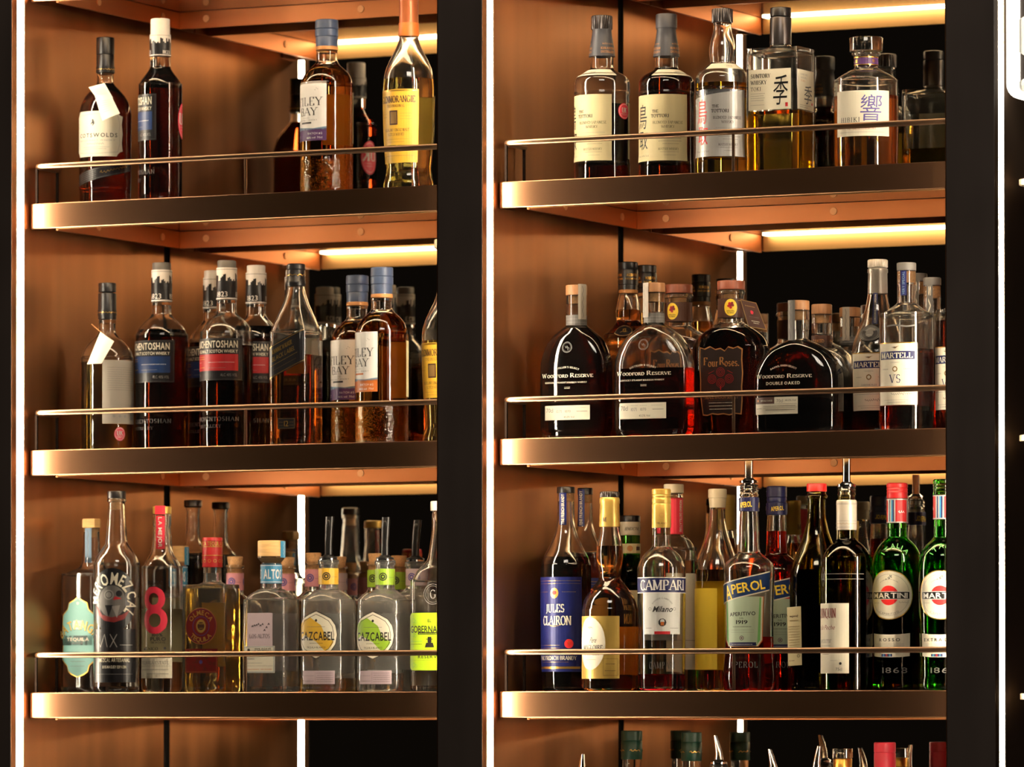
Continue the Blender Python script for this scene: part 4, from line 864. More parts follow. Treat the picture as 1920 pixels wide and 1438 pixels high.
def a_campari(a):
    a.rect(.0, .70, 1, .97, 'navy', 0); a.rect(0, .955, 1, .97, 'white', 1); a.rect(0, .70, 1, .712, 'white', 1)
    a.rect(.2, 0, .8, .70, 'palegreen', 0) ; a.rect(.2, 0, .8, .70, 'glasswhite', .5)
    a.text('CAMPARI', .51, .835, a.h * .165, 'white', wid=a.w * .78, bold=True, sp=.05, font='serif'); a.text('DAVIDE CAMPARI', .5, .42, .0022, 'ink', arc=(a.h * .18, 90, True), wid=a.w * .34, font='serif')
    a.text('Milano', .5, .43, a.h * .1, 'ink', wid=a.w * .30, shear=.35, bold=True); a.ring(.31, .43, .0022, .0004, 'ink', 2); a.ring(.69, .43, .0022, .0004, 'ink', 2)
    a.ell(.5, .2, .0060, 'ink', 1, n=9); a.ell(.5, .22, .0034, 'glasswhite', 1.5, n=7); a.rect(.475, .15, .525, .21, 'orange', 2); a.fine(.24, .34, .1, 'grey', .0008, 2); a.fine(.62, .76, .1, 'grey', .0008, 3); a.rect(.38, 0, .62, .05, 'red', 2)
def a_camp_neck(a): [(a.ring(.2 + .3 * i, .6, .0034, .0006, 'tan', 2), a.text('MILANO', .2 + .3 * i, .2, a.h * .1, 'brown', wid=a.w * .16)) for i in range(3)]
def a_nonino(a): base(a, 'pinkred'); a.text('NONINO DISTILLATORI', .5, .5, a.w * .16, 'white', wid=a.h * .9, rot=-PI / 2, sp=.15, bold=True)
def a_nonino_lab(a): base(a, 'cream'); a.ell(.2, .9, .004, 'deepyellow', 2); a.fine(.1, .9, .3, 'grey', .0009, 3)
def a_plain_paper(a, c='paper'): base(a, c)
def a_aperol(a):
    # slanted blue band with yellow letters over a pale shield
    q = [(.12, .66), (.88, .66), (.86, .1), (.78, .02), (.22, .02), (.14, .1)]
    a.poly(q, 'orange', 0); a.poly([((x - .5) * .955 + .5, (y - .35) * .985 + .35) for x, y in q], 'cream', .4); a.poly([((x - .5) * .87 + .5, (y - .35) * .97 + .35) for x, y in q], 'midgreen', .7)
    a.poly([(.20, .66), (.80, .66), (.76, .05), (.24, .05)], 'palegreen', 1); a.poly([(0, .56), (1, .74), (1, .99), (0, .81)], 'cream', 1.2); a.poly([(0, .575), (1, .755), (1, .975), (0, .795)], 'blue', 1.5)
    a.text('A', .24, .715, a.h * .19, 'yellow', lay=2.3, bold=True, rot=.16, wid=a.w * .15); a.text('PEROL', .605, .79, a.h * .125, 'yellow', lay=2.3, bold=True, rot=.16, wid=a.w * .58, sp=.06)
    a.text('APERITIVO', .5, .44, a.h * .05, 'ink', wid=a.w * .46, rot=.04, bold=True); a.text('DAL', .5, .385, a.h * .022, 'ink'); a.text('1919', .5, .335, a.h * .05, 'ink', wid=a.w * .2, bold=True); a.fine(.34, .66, .27, 'ink', .0008, 4); a.fine(.3, .7, .23, 'lgrey', .0006, 5); a.fine(.3, .7, .2, 'lgrey', .0006, 6)
    a.ell(.5, .13, .0034, 'grey', 2, n=16); a.ring(.5, .13, .0022, .0006, 'cream', 2.3); a.rect(.26, .03, .74, .075, 'navy', 2); a.fine(.32, .68, .045, 'white', .0009, 9, lay=2.4)
def a_aperolneck(a): base(a, 'navy'); [a.text('APEROL', .16 + .33 * i, .5, a.h * .42, 'yellow', wid=a.w * .2, bold=True, rot=.1) for i in range(3)]
def a_paperlab(a):
    base(a, 'paper'); a.scrib(.2, .8, .84, .0022, .0006, 'brown', 4, 18); a.fine(.2, .8, .76, 'bronzeink', .001, 2)
    for i in range(8): a.fine(.1, .9, .66 - .045 * i, 'bronzeink', .0007, 10 + i)
    a.ring(.78, .16, .0022, .0005, 'ink', 2); a.fine(.1, .5, .08, 'brown', .0008, 22)
def a_quin(a):
    base(a, 'cream'); a.text('QUINQUIN', .38, .86, a.h * .13, 'darkred', wid=a.w * .62, font='serif', bold=True, sp=.03); a.text('a la Peche', .38, .66, a.h * .07, 'darkred', wid=a.w * .54, shear=.4); a.text('APERITIF', .36, .46, a.h * .05, 'grey', wid=a.w * .42, font='serif')
    a.fine(.2, .54, .39, 'lgrey', .0007, 3); a.fine(.25, .5, .27, 'brown', .0008, 4); a.fine(.55, .72, .18, 'lgrey', .0006, 5); a.text('75cl', .76, .06, a.h * .045, 'grey'); a.ell(.8, .14, .002, 'ink', 2)
def a_quin_emb(a):
    a.line([(.02, .5), (.1, .95), (.18, .5), (.1, .05), (.02, .5)], .0007, 'lgrey'); a.text('RF', .1, .5, a.h * .28, 'lgrey', font='serif'); a.line([(.2, .62), (.98, .62)], .0005, 'lgrey'); a.line([(.2, .38), (.98, .38)], .0005, 'lgrey')
def a_quin_cap(a): a.line([(0, .88), (1, .88)], .0006, 'lgrey'); a.line([(0, .92), (1, .92)], .0006, 'lgrey'); a.line([(0, .3), (1, .3)], .0004, 'lgrey'); a.scrib(0, 1, .2, .0012, .0004, 'bronzeink', 4, 60); a.fine(.3, .7, .06, 'lgrey', .0009, 3)
def a_martini(a):
    base_ell(a, 'gold'); n = 40; a.poly([(.5 + .48 * math.cos(2 * PI * i / n), .5 + .48 * math.sin(2 * PI * i / n)) for i in range(n)], 'cream', 1); a.ring(.5, .5, a.w * .42, .0004, 'lgrey', 1.2, ry=a.h * .42)
    a.ell(.5, .49, a.w * .195, 'brightred', 1.5, ry=a.w * .195); a.rect(.07, .41, .93, .57, 'white', 1.8); a.rect(.08, .42, .92, .56, 'black', 2); a.text('MARTINI', .5, .49, a.h * .11, 'white', wid=a.w * .76, bold=True, lay=2.4, sp=.08)
    r = random.Random(2)
    for i in range(9): a.ell(.5 + r.uniform(-.06, .06), .85 + r.uniform(-.04, .04), .0009, 'grey', 2, n=6)
    a.text('L\'APERITIVO', .5, .5, a.h * .04, 'grey', arc=(a.w * .40, 270, False), wid=a.w * .44, sp=.3); a.scrib(.12, .28, .34, .0014, .0003, 'grey', 3, 12); a.scrib(.7, .9, .35, .0014, .0003, 'grey', 5, 12); a.text('TORINO ITALIA', .5, .5, .0014, 'grey', arc=(a.w * .30, 90, True), wid=a.w * .4)
def a_martini_low(a, t='ROSSO'):
    a.poly([(0, 1), (.25, .955), (.5, .94), (.75, .955), (1, 1), (1, .05), (.75, .01), (.5, 0), (.25, .01), (0, .05)], 'cream', 0); a.text(t, .5, .73, a.h * .13, 'ink', wid=a.w * (.52 if t == 'ROSSO' else .82), bold=True, sp=.35)
    for i in range(4): a.fine(.14, .86, .54 - .06 * i, 'lgrey', .0006, i)
    a.scrib(.6, .9, .24, .001, .0003, 'ink', 3, 14)
    for i, c in enumerate(('navy', 'sky', 'navy', 'red', 'navy', 'sky', 'navy')): a.rect(.3 + .04 * i, .03, .335 + .04 * i, .14, c, 2)
def a_martini_neck(a, c='red'):
    base(a, c)
    for k in range(3):
        for i, cc in enumerate(('silver', 'blue', 'silver', 'sky', 'navy', 'silver')): a.rect(.02 + .33 * k + .023 * i, 0, .043 + .33 * k + .023 * i, 1, cc, 1)
        a.scrib(.2 + .33 * k, .3 + .33 * k, .45, .003, .0007, 'white', k + 2, 9)
    a.rect(0, 0, 1, .05, 'silver', 2); a.rect(0, .95, 1, 1, 'silver', 2)
def a_italia(a): a.text('ITALIA', .5, .0, a.h * .4, 'midgreen', arc=(a.h * .9, 90, True), wid=a.w * .8, sp=.3)
def a_emb(a, t='1868'): a.text(t, .5, .5, a.h * .6, 'grey', wid=a.w * .8, font='serif', sp=.2)
def a_goldscript(a, c='gold'): [a.scrib(.04 + .25 * i, .2 + .25 * i, .5, .0018, .0008, c, i + 3, 9) for i in range(4)]
def a_gobern_emb(a): a.ring(.5, .5, a.w * .42, .0006, 'lgrey'); a.ring(.5, .5, a.w * .34, .0004, 'lgrey'); a.text('G', .5, .5, a.h * .34, 'lgrey', font='serif')
def a_backpaper(a, c='cream'):
    base(a, c)
ARTS = {k[2:]: v for k, v in list(globals().items()) if k.startswith('a_')}

# ---------------------------------------------------------------- bottle data: metres, local to each bottle (front is -y)
BOTTLES = [
 {'name': 'whisky_bottle', 'label': 'amber whisky bottle with cream plaque label and folded paper tag, top left shelf', 'cat': 'bottle', 'loc': (0.0683, 0.12, 0.7502), 'n': 2, 'ratio': 1, 'glass': 'clear', 'labels': [{'art': 'cotswolds', 'u0': 0.0, 'z0': 0.07709, 'w': 0.09059, 'h': 0.07036, 'part': 'label'}, {'art': 'cots_ribbon', 'u0': 0.01235, 'z0': 0.04399, 'w': 0.10252, 'h': 0.01821, 'part': 'ribbon_label', 'slope': 0.24}, {'art': 'cots_neck', 'u0': 0.0, 'z0': 0.21039, 'w': 0.08816, 'h': 0.00911, 'part': 'gold_script', 'rad': 0.01405}], 'parts': [{'k': 'lathe', 'part': 'cap', 'mat': 'labelblack', 'p': [(0.2385, 0.01363), (0.239, 0.01405), (0.2635, 0.01405), (0.2645, 0.01358), (0.2651, 0.01233)]}, {'k': 'lathe', 'part': 'capsule', 'mat': 'labelblack', 'p': [(0.2096, 0.0133), (0.2101, 0.01372), (0.237, 0.01372), (0.238, 0.01325), (0.2385, 0.012)]}, {'k': 'tag', 'art': 'tag_cream', 'q': [(-0.0059, -0.0517, 0.1828), (0.0214, -0.0529, 0.1882), (0.0374, -0.0569, 0.1642), (0.0092, -0.0555, 0.1653)], 'w': 0.02785, 'h': 0.02342}, {'k': 'tag', 'art': 'tag_cream', 'q': [(0.0061, -0.0546, 0.1688), (0.0336, -0.0564, 0.1693), (0.0501, -0.0594, 0.1396), (0.02, -0.0578, 0.1294)], 'w': 0.02756, 'h': 0.0419, 'curl': 0.002}, {'k': 'string', 'mat': 'tan', 'q': [(-0.0055, -0.0155, 0.2064), (0.0066, -0.031, 0.196), (0.0201, -0.0477, 0.1855)]}], 'prof': [(0.2162, 0.01281, 0.0), (0.198, 0.01281, 0.0), (0.1913, 0.01487, 0.0), (0.1831, 0.02231, 0.0), (0.1723, 0.0314, 0.0), (0.1607, 0.03718, 0.0), (0.1483, 0.04007, 0.0), (0.1334, 0.04049, 0.0), (0.0382, 0.04049, 0.0), (0.0258, 0.03966, 0.0), (0.0, 0.03966, 0.0)], 'fill': 0.193, 'liq': 'red_brown', 'rot': 0.1193},
 {'name': 'whisky_bottle', 'label': 'dark whisky bottle with white city skyline neck, label turned to the left', 'cat': 'bottle', 'loc': (0.1716, 0.11, 0.7502), 'n': 2, 'ratio': 1, 'glass': 'clear', 'labels': [{'art': 'auch', 'u0': 0.0, 'z0': 0.09717, 'w': 0.0854, 'h': 0.07158, 'part': 'label', 'args': ('blue',)}, {'art': 'auch_sleeve', 'u0': 0.0, 'z0': 0.22965, 'w': 0.09999, 'h': 0.03293, 'part': 'neck_sleeve', 'rad': 0.01593}, {'art': 'auch_emb', 'u0': 0.00081, 'z0': 0.03219, 'w': 0.08211, 'h': 0.02467, 'part': 'embossing'}, {'art': 'uk', 'u0': 0.09639, 'z0': 0.10128, 'w': 0.03284, 'h': 0.05512, 'part': 'back_label', 'lab': 'pink back label'}], 'parts': [{'k': 'lathe', 'part': 'cap', 'mat': 'whitecap', 'p': [(0.2609, 0.01453), (0.2614, 0.01494), (0.2857, 0.01494), (0.2867, 0.01448), (0.2873, 0.01324)]}], 'prof': [(0.2346, 0.0156, 0.0), (0.2148, 0.0156, 0.0), (0.2066, 0.01889, 0.0), (0.1918, 0.02956, 0.0), (0.1827, 0.03326, 0.0), (0.1729, 0.03367, 0.0), (0.0207, 0.03367, 0.0), (0.0, 0.03367, 0.0)], 'fill': 0.2132, 'liq': 'dark', 'rot': -0.923},
 {'name': 'whisky_bottle', 'label': 'amber whisky bottle with blue wax top and purple footed white label, top left shelf', 'cat': 'bottle', 'loc': (0.4458, 0.14, 0.7502), 'n': 2, 'ratio': 1, 'glass': 'ribbed', 'labels': [{'art': 'filey', 'u0': 0.0, 'z0': 0.08671, 'w': 0.07148, 'h': 0.09034, 'part': 'label', 'args': ('purple',)}, {'art': 'backpaper', 'u0': 0.12632, 'z0': 0.08509, 'w': 0.0764, 'h': 0.07732, 'part': 'back_label', 'args': ('paper',)}], 'parts': [{'k': 'lathe', 'part': 'wax_cap', 'mat': 'wax_blue', 'p': [(0.2332, 0.01665), (0.2467, 0.01698), (0.2479, 0.01649), (0.2487, 0.01763), (0.2589, 0.01771), (0.2601, 0.01665), (0.2609, 0.01771), (0.2727, 0.01746), (0.274, 0.01625)]}, {'k': 'lathe', 'part': 'wax_band', 'mat': 'tan', 'p': [(0.2275, 0.01682), (0.228, 0.01722), (0.2322, 0.01722), (0.2329, 0.01692), (0.2332, 0.01611)]}], 'prof': [(0.2332, 0.01625, 0.0), (0.2121, 0.01625, 0.0), (0.2056, 0.0195, 0.0), (0.1958, 0.03006, 0.0), (0.186, 0.03655, 0.0), (0.1746, 0.0398, 0.0), (0.1624, 0.04021, 0.0), (0.02, 0.04021, 0.0), (0.0, 0.04021, 0.0)], 'fill': 0.2039, 'liq': 'brown', 'rot': -0.4115},
 {'name': 'whisky_bottle', 'label': 'pale golden whisky bottle with orange capsule and yellow label, top left shelf', 'cat': 'bottle', 'loc': (0.5964, 0.12, 0.7502), 'n': 2, 'ratio': 1, 'glass': 'clear', 'labels': [{'art': 'glenm', 'u0': 0.0, 'z0': 0.07164, 'w': 0.07401, 'h': 0.08382, 'part': 'label'}, {'art': 'glenm2', 'u0': -7e-05, 'z0': 0.04505, 'w': 0.06757, 'h': 0.02014, 'part': 'lower_label'}, {'art': 'backpaper', 'u0': 0.12062, 'z0': 0.07647, 'w': 0.08447, 'h': 0.07253, 'part': 'back_label', 'args': ('paper',)}], 'parts': [{'k': 'lathe', 'part': 'capsule', 'mat': 'copperfoil', 'p': [(0.2409, 0.01512), (0.2522, 0.01488), (0.2699, 0.01448), (0.2925, 0.01464), (0.2941, 0.01528), (0.299, 0.01488), (0.3006, 0.01367)]}, {'k': 'lathe', 'part': 'capsule_band', 'mat': 'orange', 'p': [(0.2385, 0.0152), (0.2393, 0.01561), (0.2578, 0.01544), (0.2587, 0.0152)]}], 'prof': [(0.2409, 0.01448, 0.0), (0.2328, 0.01528, 0.0), (0.2199, 0.02011, 0.0), (0.2038, 0.02815, 0.0), (0.1893, 0.03459, 0.0), (0.1732, 0.03781, 0.0), (0.153, 0.03901, 0.0), (0.1006, 0.03821, 0.0), (0.0523, 0.03539, 0.0), (0.0378, 0.03419, 0.0), (0.0265, 0.03539, 0.0), (0.016, 0.03821, 0.0), (0.0104, 0.03861, 0.0), (0.0, 0.03861, 0.0)], 'fill': 0.1732, 'liq': 'pale', 'rot': -0.0925},
 {'name': 'whisky_bottle', 'label': 'pale amber whisky bottle turned backwards, grey back label and cream hang tag', 'cat': 'bottle', 'loc': (0.0721, 0.12, 0.3716), 'n': 2, 'ratio': 1, 'glass': 'clear', 'labels': [{'art': 'cots_back', 'u0': -0.12746, 'z0': 0.04294, 'w': 0.06403, 'h': 0.09831, 'part': 'back_label'}, {'art': 'uk', 'u0': 0.1276, 'z0': 0.01651, 'w': 0.01889, 'h': 0.02147, 'part': 'sticker', 'lab': 'round red sticker'}, {'art': 'cots_neck', 'u0': 0.0, 'z0': 0.21233, 'w': 0.08963, 'h': 0.00827, 'part': 'gold_script', 'rad': 0.01428}], 'parts': [{'k': 'lathe', 'part': 'cap', 'mat': 'labelblack', 'p': [(0.2487, 0.01321), (0.2492, 0.01362), (0.2612, 0.01362), (0.2622, 0.01316), (0.2628, 0.0119)]}, {'k': 'lathe', 'part': 'capsule', 'mat': 'labelblack', 'p': [(0.2065, 0.01362), (0.207, 0.01403), (0.2455, 0.01403), (0.2465, 0.01357), (0.2471, 0.01231)]}, {'k': 'tag', 'art': 'tag_cream', 'q': [(0.037, 0.0407, 0.1838), (0.0251, 0.0622, 0.1683), (0.0378, 0.0454, 0.1342), (0.0507, 0.024, 0.1341)], 'w': 0.02905, 'h': 0.05419, 'curl': -0.002}, {'k': 'string', 'mat': 'tan', 'q': [(0.0312, 0.0055, 0.1975), (0.0367, 0.037, 0.1856), (0.0292, 0.0548, 0.1718), (0.0205, 0.0561, 0.168)]}], 'prof': [(0.2099, 0.01321, 0.0), (0.1892, 0.01321, 0.0), (0.1809, 0.01651, 0.0), (0.171, 0.02724, 0.0), (0.1594, 0.03632, 0.0), (0.1479, 0.04044, 0.0), (0.1355, 0.04127, 0.0), (0.0239, 0.04127, 0.0), (0.0, 0.04127, 0.0)], 'fill': 0.1396, 'liq': 'gold', 'rot': -2.0738},
 {'name': 'whisky_bottle', 'label': 'dark whisky bottle with blue banded black label, left of the red banded one', 'cat': 'bottle', 'loc': (0.1489, 0.155, 0.3716), 'n': 2, 'ratio': 1, 'glass': 'clear', 'labels': [{'art': 'auch', 'u0': 0.0, 'z0': 0.10639, 'w': 0.09242, 'h': 0.06526, 'part': 'label', 'args': ('blue',)}, {'art': 'auch_emb', 'u0': -0.00091, 'z0': 0.03124, 'w': 0.08687, 'h': 0.02312, 'part': 'embossing'}, {'art': 'auch_sleeve', 'u0': 0.0, 'z0': 0.23363, 'w': 0.09841, 'h': 0.04877, 'part': 'neck_sleeve', 'rad': 0.01568}], 'parts': [{'k': 'lathe', 'part': 'cap', 'mat': 'grey', 'p': [(0.2816, 0.01403), (0.2821, 0.01444), (0.2924, 0.01444), (0.2934, 0.01398), (0.294, 0.01272)]}], 'prof': [(0.2369, 0.01527, 0.0), (0.2179, 0.01527, 0.0), (0.2105, 0.01774, 0.0), (0.2014, 0.02778, 0.0), (0.1915, 0.03594, 0.0), (0.1799, 0.04003, 0.0), (0.17, 0.04085, 0.0), (0.0213, 0.04085, 0.0), (0.0, 0.04085, 0.0)], 'fill': 0.189, 'liq': 'dark', 'rot': -0.1085},
 {'name': 'whisky_bottle', 'label': 'half empty looking whisky bottle with red banded black label and skyline neck, front row', 'cat': 'bottle', 'loc': (0.2748, 0.135, 0.3716), 'n': 2, 'ratio': 1, 'glass': 'clear', 'labels': [{'art': 'auch', 'u0': 0.0, 'z0': 0.10528, 'w': 0.09165, 'h': 0.06472, 'part': 'label', 'args': ('red',)}, {'art': 'auch_emb', 'u0': -0.00114, 'z0': 0.03076, 'w': 0.08615, 'h': 0.02293, 'part': 'embossing'}, {'art': 'auch_sleeve', 'u0': 0.0, 'z0': 0.23146, 'w': 0.09759, 'h': 0.04836, 'part': 'neck_sleeve', 'rad': 0.01555}], 'parts': [{'k': 'lathe', 'part': 'cap', 'mat': 'grey', 'p': [(0.279, 0.01391), (0.2795, 0.01432), (0.2897, 0.01432), (0.2908, 0.01386), (0.2913, 0.01262)]}], 'prof': [(0.2347, 0.01514, 0.0), (0.2159, 0.01514, 0.0), (0.2085, 0.01759, 0.0), (0.1995, 0.02782, 0.0), (0.1897, 0.036, 0.0), (0.1782, 0.0401, 0.0), (0.1684, 0.04091, 0.0), (0.0209, 0.04091, 0.0), (0.0, 0.04091, 0.0)], 'fill': 0.1602, 'liq': 'dark', 'rot': 0.0039},
 {'name': 'whisky_bottle', 'label': 'whisky bottle with white top and blue band mostly hidden behind the red banded one', 'cat': 'bottle', 'loc': (0.1875, 0.25, 0.3716), 'n': 2, 'ratio': 1, 'glass': 'clear', 'labels': [{'art': 'auch', 'u0': 0.0, 'z0': 0.10362, 'w': 0.08649, 'h': 0.0638, 'part': 'label', 'args': ('blue',)}, {'art': 'auch_emb', 'u0': -0.00108, 'z0': 0.03016, 'w': 0.0813, 'h': 0.0226, 'part': 'embossing'}, {'art': 'auch_sleeve', 'u0': 0.0, 'z0': 0.228, 'w': 0.09918, 'h': 0.04767, 'part': 'neck_sleeve', 'rad': 0.0158, 'args': ('whitecap',)}], 'parts': [{'k': 'lathe', 'part': 'cap', 'mat': 'whitecap', 'p': [(0.2749, 0.01414), (0.2754, 0.01455), (0.2854, 0.01455), (0.2865, 0.01409), (0.287, 0.01282)]}], 'prof': [(0.2312, 0.01538, 0.0), (0.2127, 0.01538, 0.0), (0.2054, 0.01788, 0.0), (0.1965, 0.02658, 0.0), (0.1868, 0.0344, 0.0), (0.1755, 0.0383, 0.0), (0.1658, 0.03909, 0.0), (0.0205, 0.03909, 0.0), (0.0, 0.03909, 0.0)], 'fill': 0.1739, 'liq': 'dark', 'rot': -0.1118},
 {'name': 'whisky_bottle', 'label': 'whisky bottle with white skyline cap and red band standing behind, beside the square bottle', 'cat': 'bottle', 'loc': (0.2824, 0.215, 0.3716), 'n': 2, 'ratio': 1, 'glass': 'clear', 'labels': [{'art': 'auch', 'u0': 0.0, 'z0': 0.10569, 'w': 0.08577, 'h': 0.06392, 'part': 'label', 'args': ('red',)}, {'art': 'auch_emb', 'u0': -0.00156, 'z0': 0.03208, 'w': 0.08063, 'h': 0.02265, 'part': 'embossing'}, {'art': 'auch_sleeve', 'u0': 0.0, 'z0': 0.23032, 'w': 0.09836, 'h': 0.04776, 'part': 'neck_sleeve', 'rad': 0.01567, 'args': ('whitecap',)}], 'parts': [{'k': 'lathe', 'part': 'cap', 'mat': 'whitecap', 'p': [(0.2773, 0.01402), (0.2778, 0.01443), (0.2878, 0.01443), (0.2889, 0.01397), (0.2894, 0.01272)]}], 'prof': [(0.2336, 0.01526, 0.0), (0.2149, 0.01526, 0.0), (0.2077, 0.01773, 0.0), (0.1987, 0.02608, 0.0), (0.189, 0.03375, 0.0), (0.1777, 0.03758, 0.0), (0.168, 0.03835, 0.0), (0.0224, 0.03835, 0.0), (0.0, 0.03835, 0.0)], 'fill': 0.1939, 'liq': 'dark', 'rot': 0.0829},
 {'name': 'whisky_bottle', 'label': 'whisky bottle with red band seen through the square slanted label bottle', 'cat': 'bottle', 'loc': (0.3104, 0.29, 0.3716), 'n': 2, 'ratio': 1, 'glass': 'clear', 'labels': [{'art': 'auch', 'u0': 0.0, 'z0': 0.10419, 'w': 0.08631, 'h': 0.06367, 'part': 'label', 'args': ('red',)}, {'art': 'auch_emb', 'u0': -0.00255, 'z0': 0.03087, 'w': 0.08113, 'h': 0.02256, 'part': 'embossing'}, {'art': 'auch_sleeve', 'u0': 0.0, 'z0': 0.22831, 'w': 0.09898, 'h': 0.04757, 'part': 'neck_sleeve', 'rad': 0.01577, 'args': ('whitecap',)}], 'parts': [{'k': 'lathe', 'part': 'cap', 'mat': 'whitecap', 'p': [(0.2751, 0.01411), (0.2756, 0.01452), (0.2856, 0.01452), (0.2866, 0.01406), (0.2872, 0.0128)]}], 'prof': [(0.2315, 0.01535, 0.0), (0.213, 0.01535, 0.0), (0.2057, 0.01784, 0.0), (0.1969, 0.02596, 0.0), (0.1872, 0.03359, 0.0), (0.1759, 0.03741, 0.0), (0.1662, 0.03818, 0.0), (0.0212, 0.03818, 0.0), (0.0, 0.03818, 0.0)], 'fill': 0.192, 'liq': 'dark', 'rot': 0.2973},
 {'name': 'whisky_bottle', 'label': 'square clear whisky bottle with slanted black label and black screw cap', 'cat': 'bottle', 'loc': (0.4197, 0.09, 0.3716), 'n': 5, 'ratio': 1, 'glass': 'clear', 'labels': [{'art': 'jw', 'u0': -0.00081, 'z0': 0.11359, 'w': 0.06306, 'h': 0.05018, 'part': 'label', 'slope': 0.46}, {'art': 'jw12', 'u0': 0.00162, 'z0': 0.0262, 'w': 0.02911, 'h': 0.01618, 'part': 'age_label'}, {'art': 'jwcap', 'u0': 0.0, 'z0': 0.25122, 'w': 0.08729, 'h': 0.01863, 'part': 'gold_script', 'rad': 0.01391}, {'art': 'backpaper', 'u0': 0.12076, 'z0': 0.11197, 'w': 0.04297, 'h': 0.05504, 'part': 'back_label', 'args': ('cream',)}], 'parts': [{'k': 'lathe', 'part': 'cap', 'mat': 'labelblack', 'p': [(0.2439, 0.01374), (0.2464, 0.0148), (0.2512, 0.0148), (0.2528, 0.01374), (0.2682, 0.01334), (0.2698, 0.01455), (0.2763, 0.01415), (0.2779, 0.01213)]}], 'prof': [(0.2464, 0.01294, 0.0), (0.235, 0.01455, 0.0), (0.2172, 0.01963, 0.2), (0.201, 0.02483, 0.6), (0.1848, 0.02969, 0.9), (0.1719, 0.03255, 1.0), (0.1605, 0.03357, 1.0), (0.0149, 0.03357, 1.0), (0.0, 0.03357, 1.0)], 'fill': 0.1387, 'liq': 'brown', 'rot': 0.0},
 {'name': 'whisky_bottle', 'label': 'amber whisky bottle with blue wax top and purple footed label, behind its orange labelled twin', 'cat': 'bottle', 'loc': (0.4749, 0.185, 0.3716), 'n': 2, 'ratio': 1, 'glass': 'ribbed', 'labels': [{'art': 'filey', 'u0': 0.0, 'z0': 0.07331, 'w': 0.07165, 'h': 0.09129, 'part': 'label', 'args': ('purple',)}, {'art': 'backpaper', 'u0': 0.12739, 'z0': 0.07087, 'w': 0.07704, 'h': 0.08558, 'part': 'back_label', 'args': ('paper',)}], 'parts': [{'k': 'lathe', 'part': 'wax_cap', 'mat': 'wax_blue', 'p': [(0.2241, 0.01628), (0.2376, 0.01661), (0.2388, 0.01612), (0.2396, 0.01726), (0.2498, 0.01734), (0.251, 0.01628), (0.2519, 0.01734), (0.2637, 0.0171), (0.2649, 0.01588)]}, {'k': 'lathe', 'part': 'wax_band', 'mat': 'tan', 'p': [(0.2184, 0.01645), (0.2189, 0.01685), (0.2231, 0.01685), (0.2238, 0.01656), (0.2241, 0.01574)]}], 'prof': [(0.2241, 0.01628, 0.0), (0.2029, 0.01628, 0.0), (0.1964, 0.01954, 0.0), (0.1866, 0.03013, 0.0), (0.1768, 0.03664, 0.0), (0.1654, 0.0399, 0.0), (0.1532, 0.04055, 0.0), (0.0081, 0.04055, 0.0), (0.0, 0.04055, 0.0)], 'fill': 0.1931, 'liq': 'brown', 'rot': -0.3612},
 {'name': 'whisky_bottle', 'label': 'amber whisky bottle with blue wax top and orange footed white label', 'cat': 'bottle', 'loc': (0.5611, 0.1, 0.3716), 'n': 2, 'ratio': 1, 'glass': 'ribbed', 'labels': [{'art': 'filey', 'u0': 0.0, 'z0': 0.07892, 'w': 0.07071, 'h': 0.09009, 'part': 'label', 'args': ('orange',)}, {'art': 'backpaper', 'u0': 0.12571, 'z0': 0.07248, 'w': 0.07603, 'h': 0.08445, 'part': 'back_label', 'args': ('paper',)}], 'parts': [{'k': 'lathe', 'part': 'wax_cap', 'mat': 'wax_blue', 'p': [(0.2277, 0.01607), (0.241, 0.01639), (0.2422, 0.01591), (0.243, 0.01703), (0.2531, 0.01711), (0.2543, 0.01607), (0.2551, 0.01711), (0.2668, 0.01687), (0.268, 0.01567)]}, {'k': 'lathe', 'part': 'wax_band', 'mat': 'tan', 'p': [(0.2221, 0.01623), (0.2226, 0.01663), (0.2267, 0.01663), (0.2274, 0.01634), (0.2277, 0.01554)]}], 'prof': [(0.2277, 0.01607, 0.0), (0.2068, 0.01607, 0.0), (0.2004, 0.01928, 0.0), (0.1907, 0.02973, 0.0), (0.1811, 0.03616, 0.0), (0.1698, 0.03937, 0.0), (0.1577, 0.04001, 0.0), (0.0146, 0.04001, 0.0), (0.0, 0.04001, 0.0)], 'fill': 0.1972, 'liq': 'brown', 'rot': -0.5671},
 {'name': 'whisky_bottle', 'label': 'golden whisky bottle with yellow label, half hidden by the dark post, second shelf', 'cat': 'bottle', 'loc': (0.6607, 0.12, 0.3716), 'n': 2, 'ratio': 1, 'glass': 'clear', 'labels': [{'art': 'glenm', 'u0': 0.0, 'z0': 0.06858, 'w': 0.0737, 'h': 0.08259, 'part': 'label'}], 'parts': [{'k': 'lathe', 'part': 'capsule', 'mat': 'copperfoil', 'p': [(0.2498, 0.01442), (0.2675, 0.0141), (0.2916, 0.01442), (0.2932, 0.01402)]}, {'k': 'lathe', 'part': 'cap', 'mat': 'ivorycap', 'p': [(0.2932, 0.01602), (0.2964, 0.01923), (0.3068, 0.01923), (0.3084, 0.01762)]}], 'prof': [(0.2514, 0.01362, 0.0), (0.2314, 0.01442, 0.0), (0.2113, 0.02083, 0.0), (0.1937, 0.02964, 0.0), (0.1792, 0.03525, 0.0), (0.1632, 0.03765, 0.0), (0.1071, 0.03685, 0.0), (0.0469, 0.03364, 0.0), (0.0269, 0.03284, 0.0), (0.0149, 0.03525, 0.0), (0.0069, 0.03685, 0.0), (0.0, 0.03685, 0.0)], 'fill': 0.1552, 'liq': 'pale', 'rot': -0.1073},
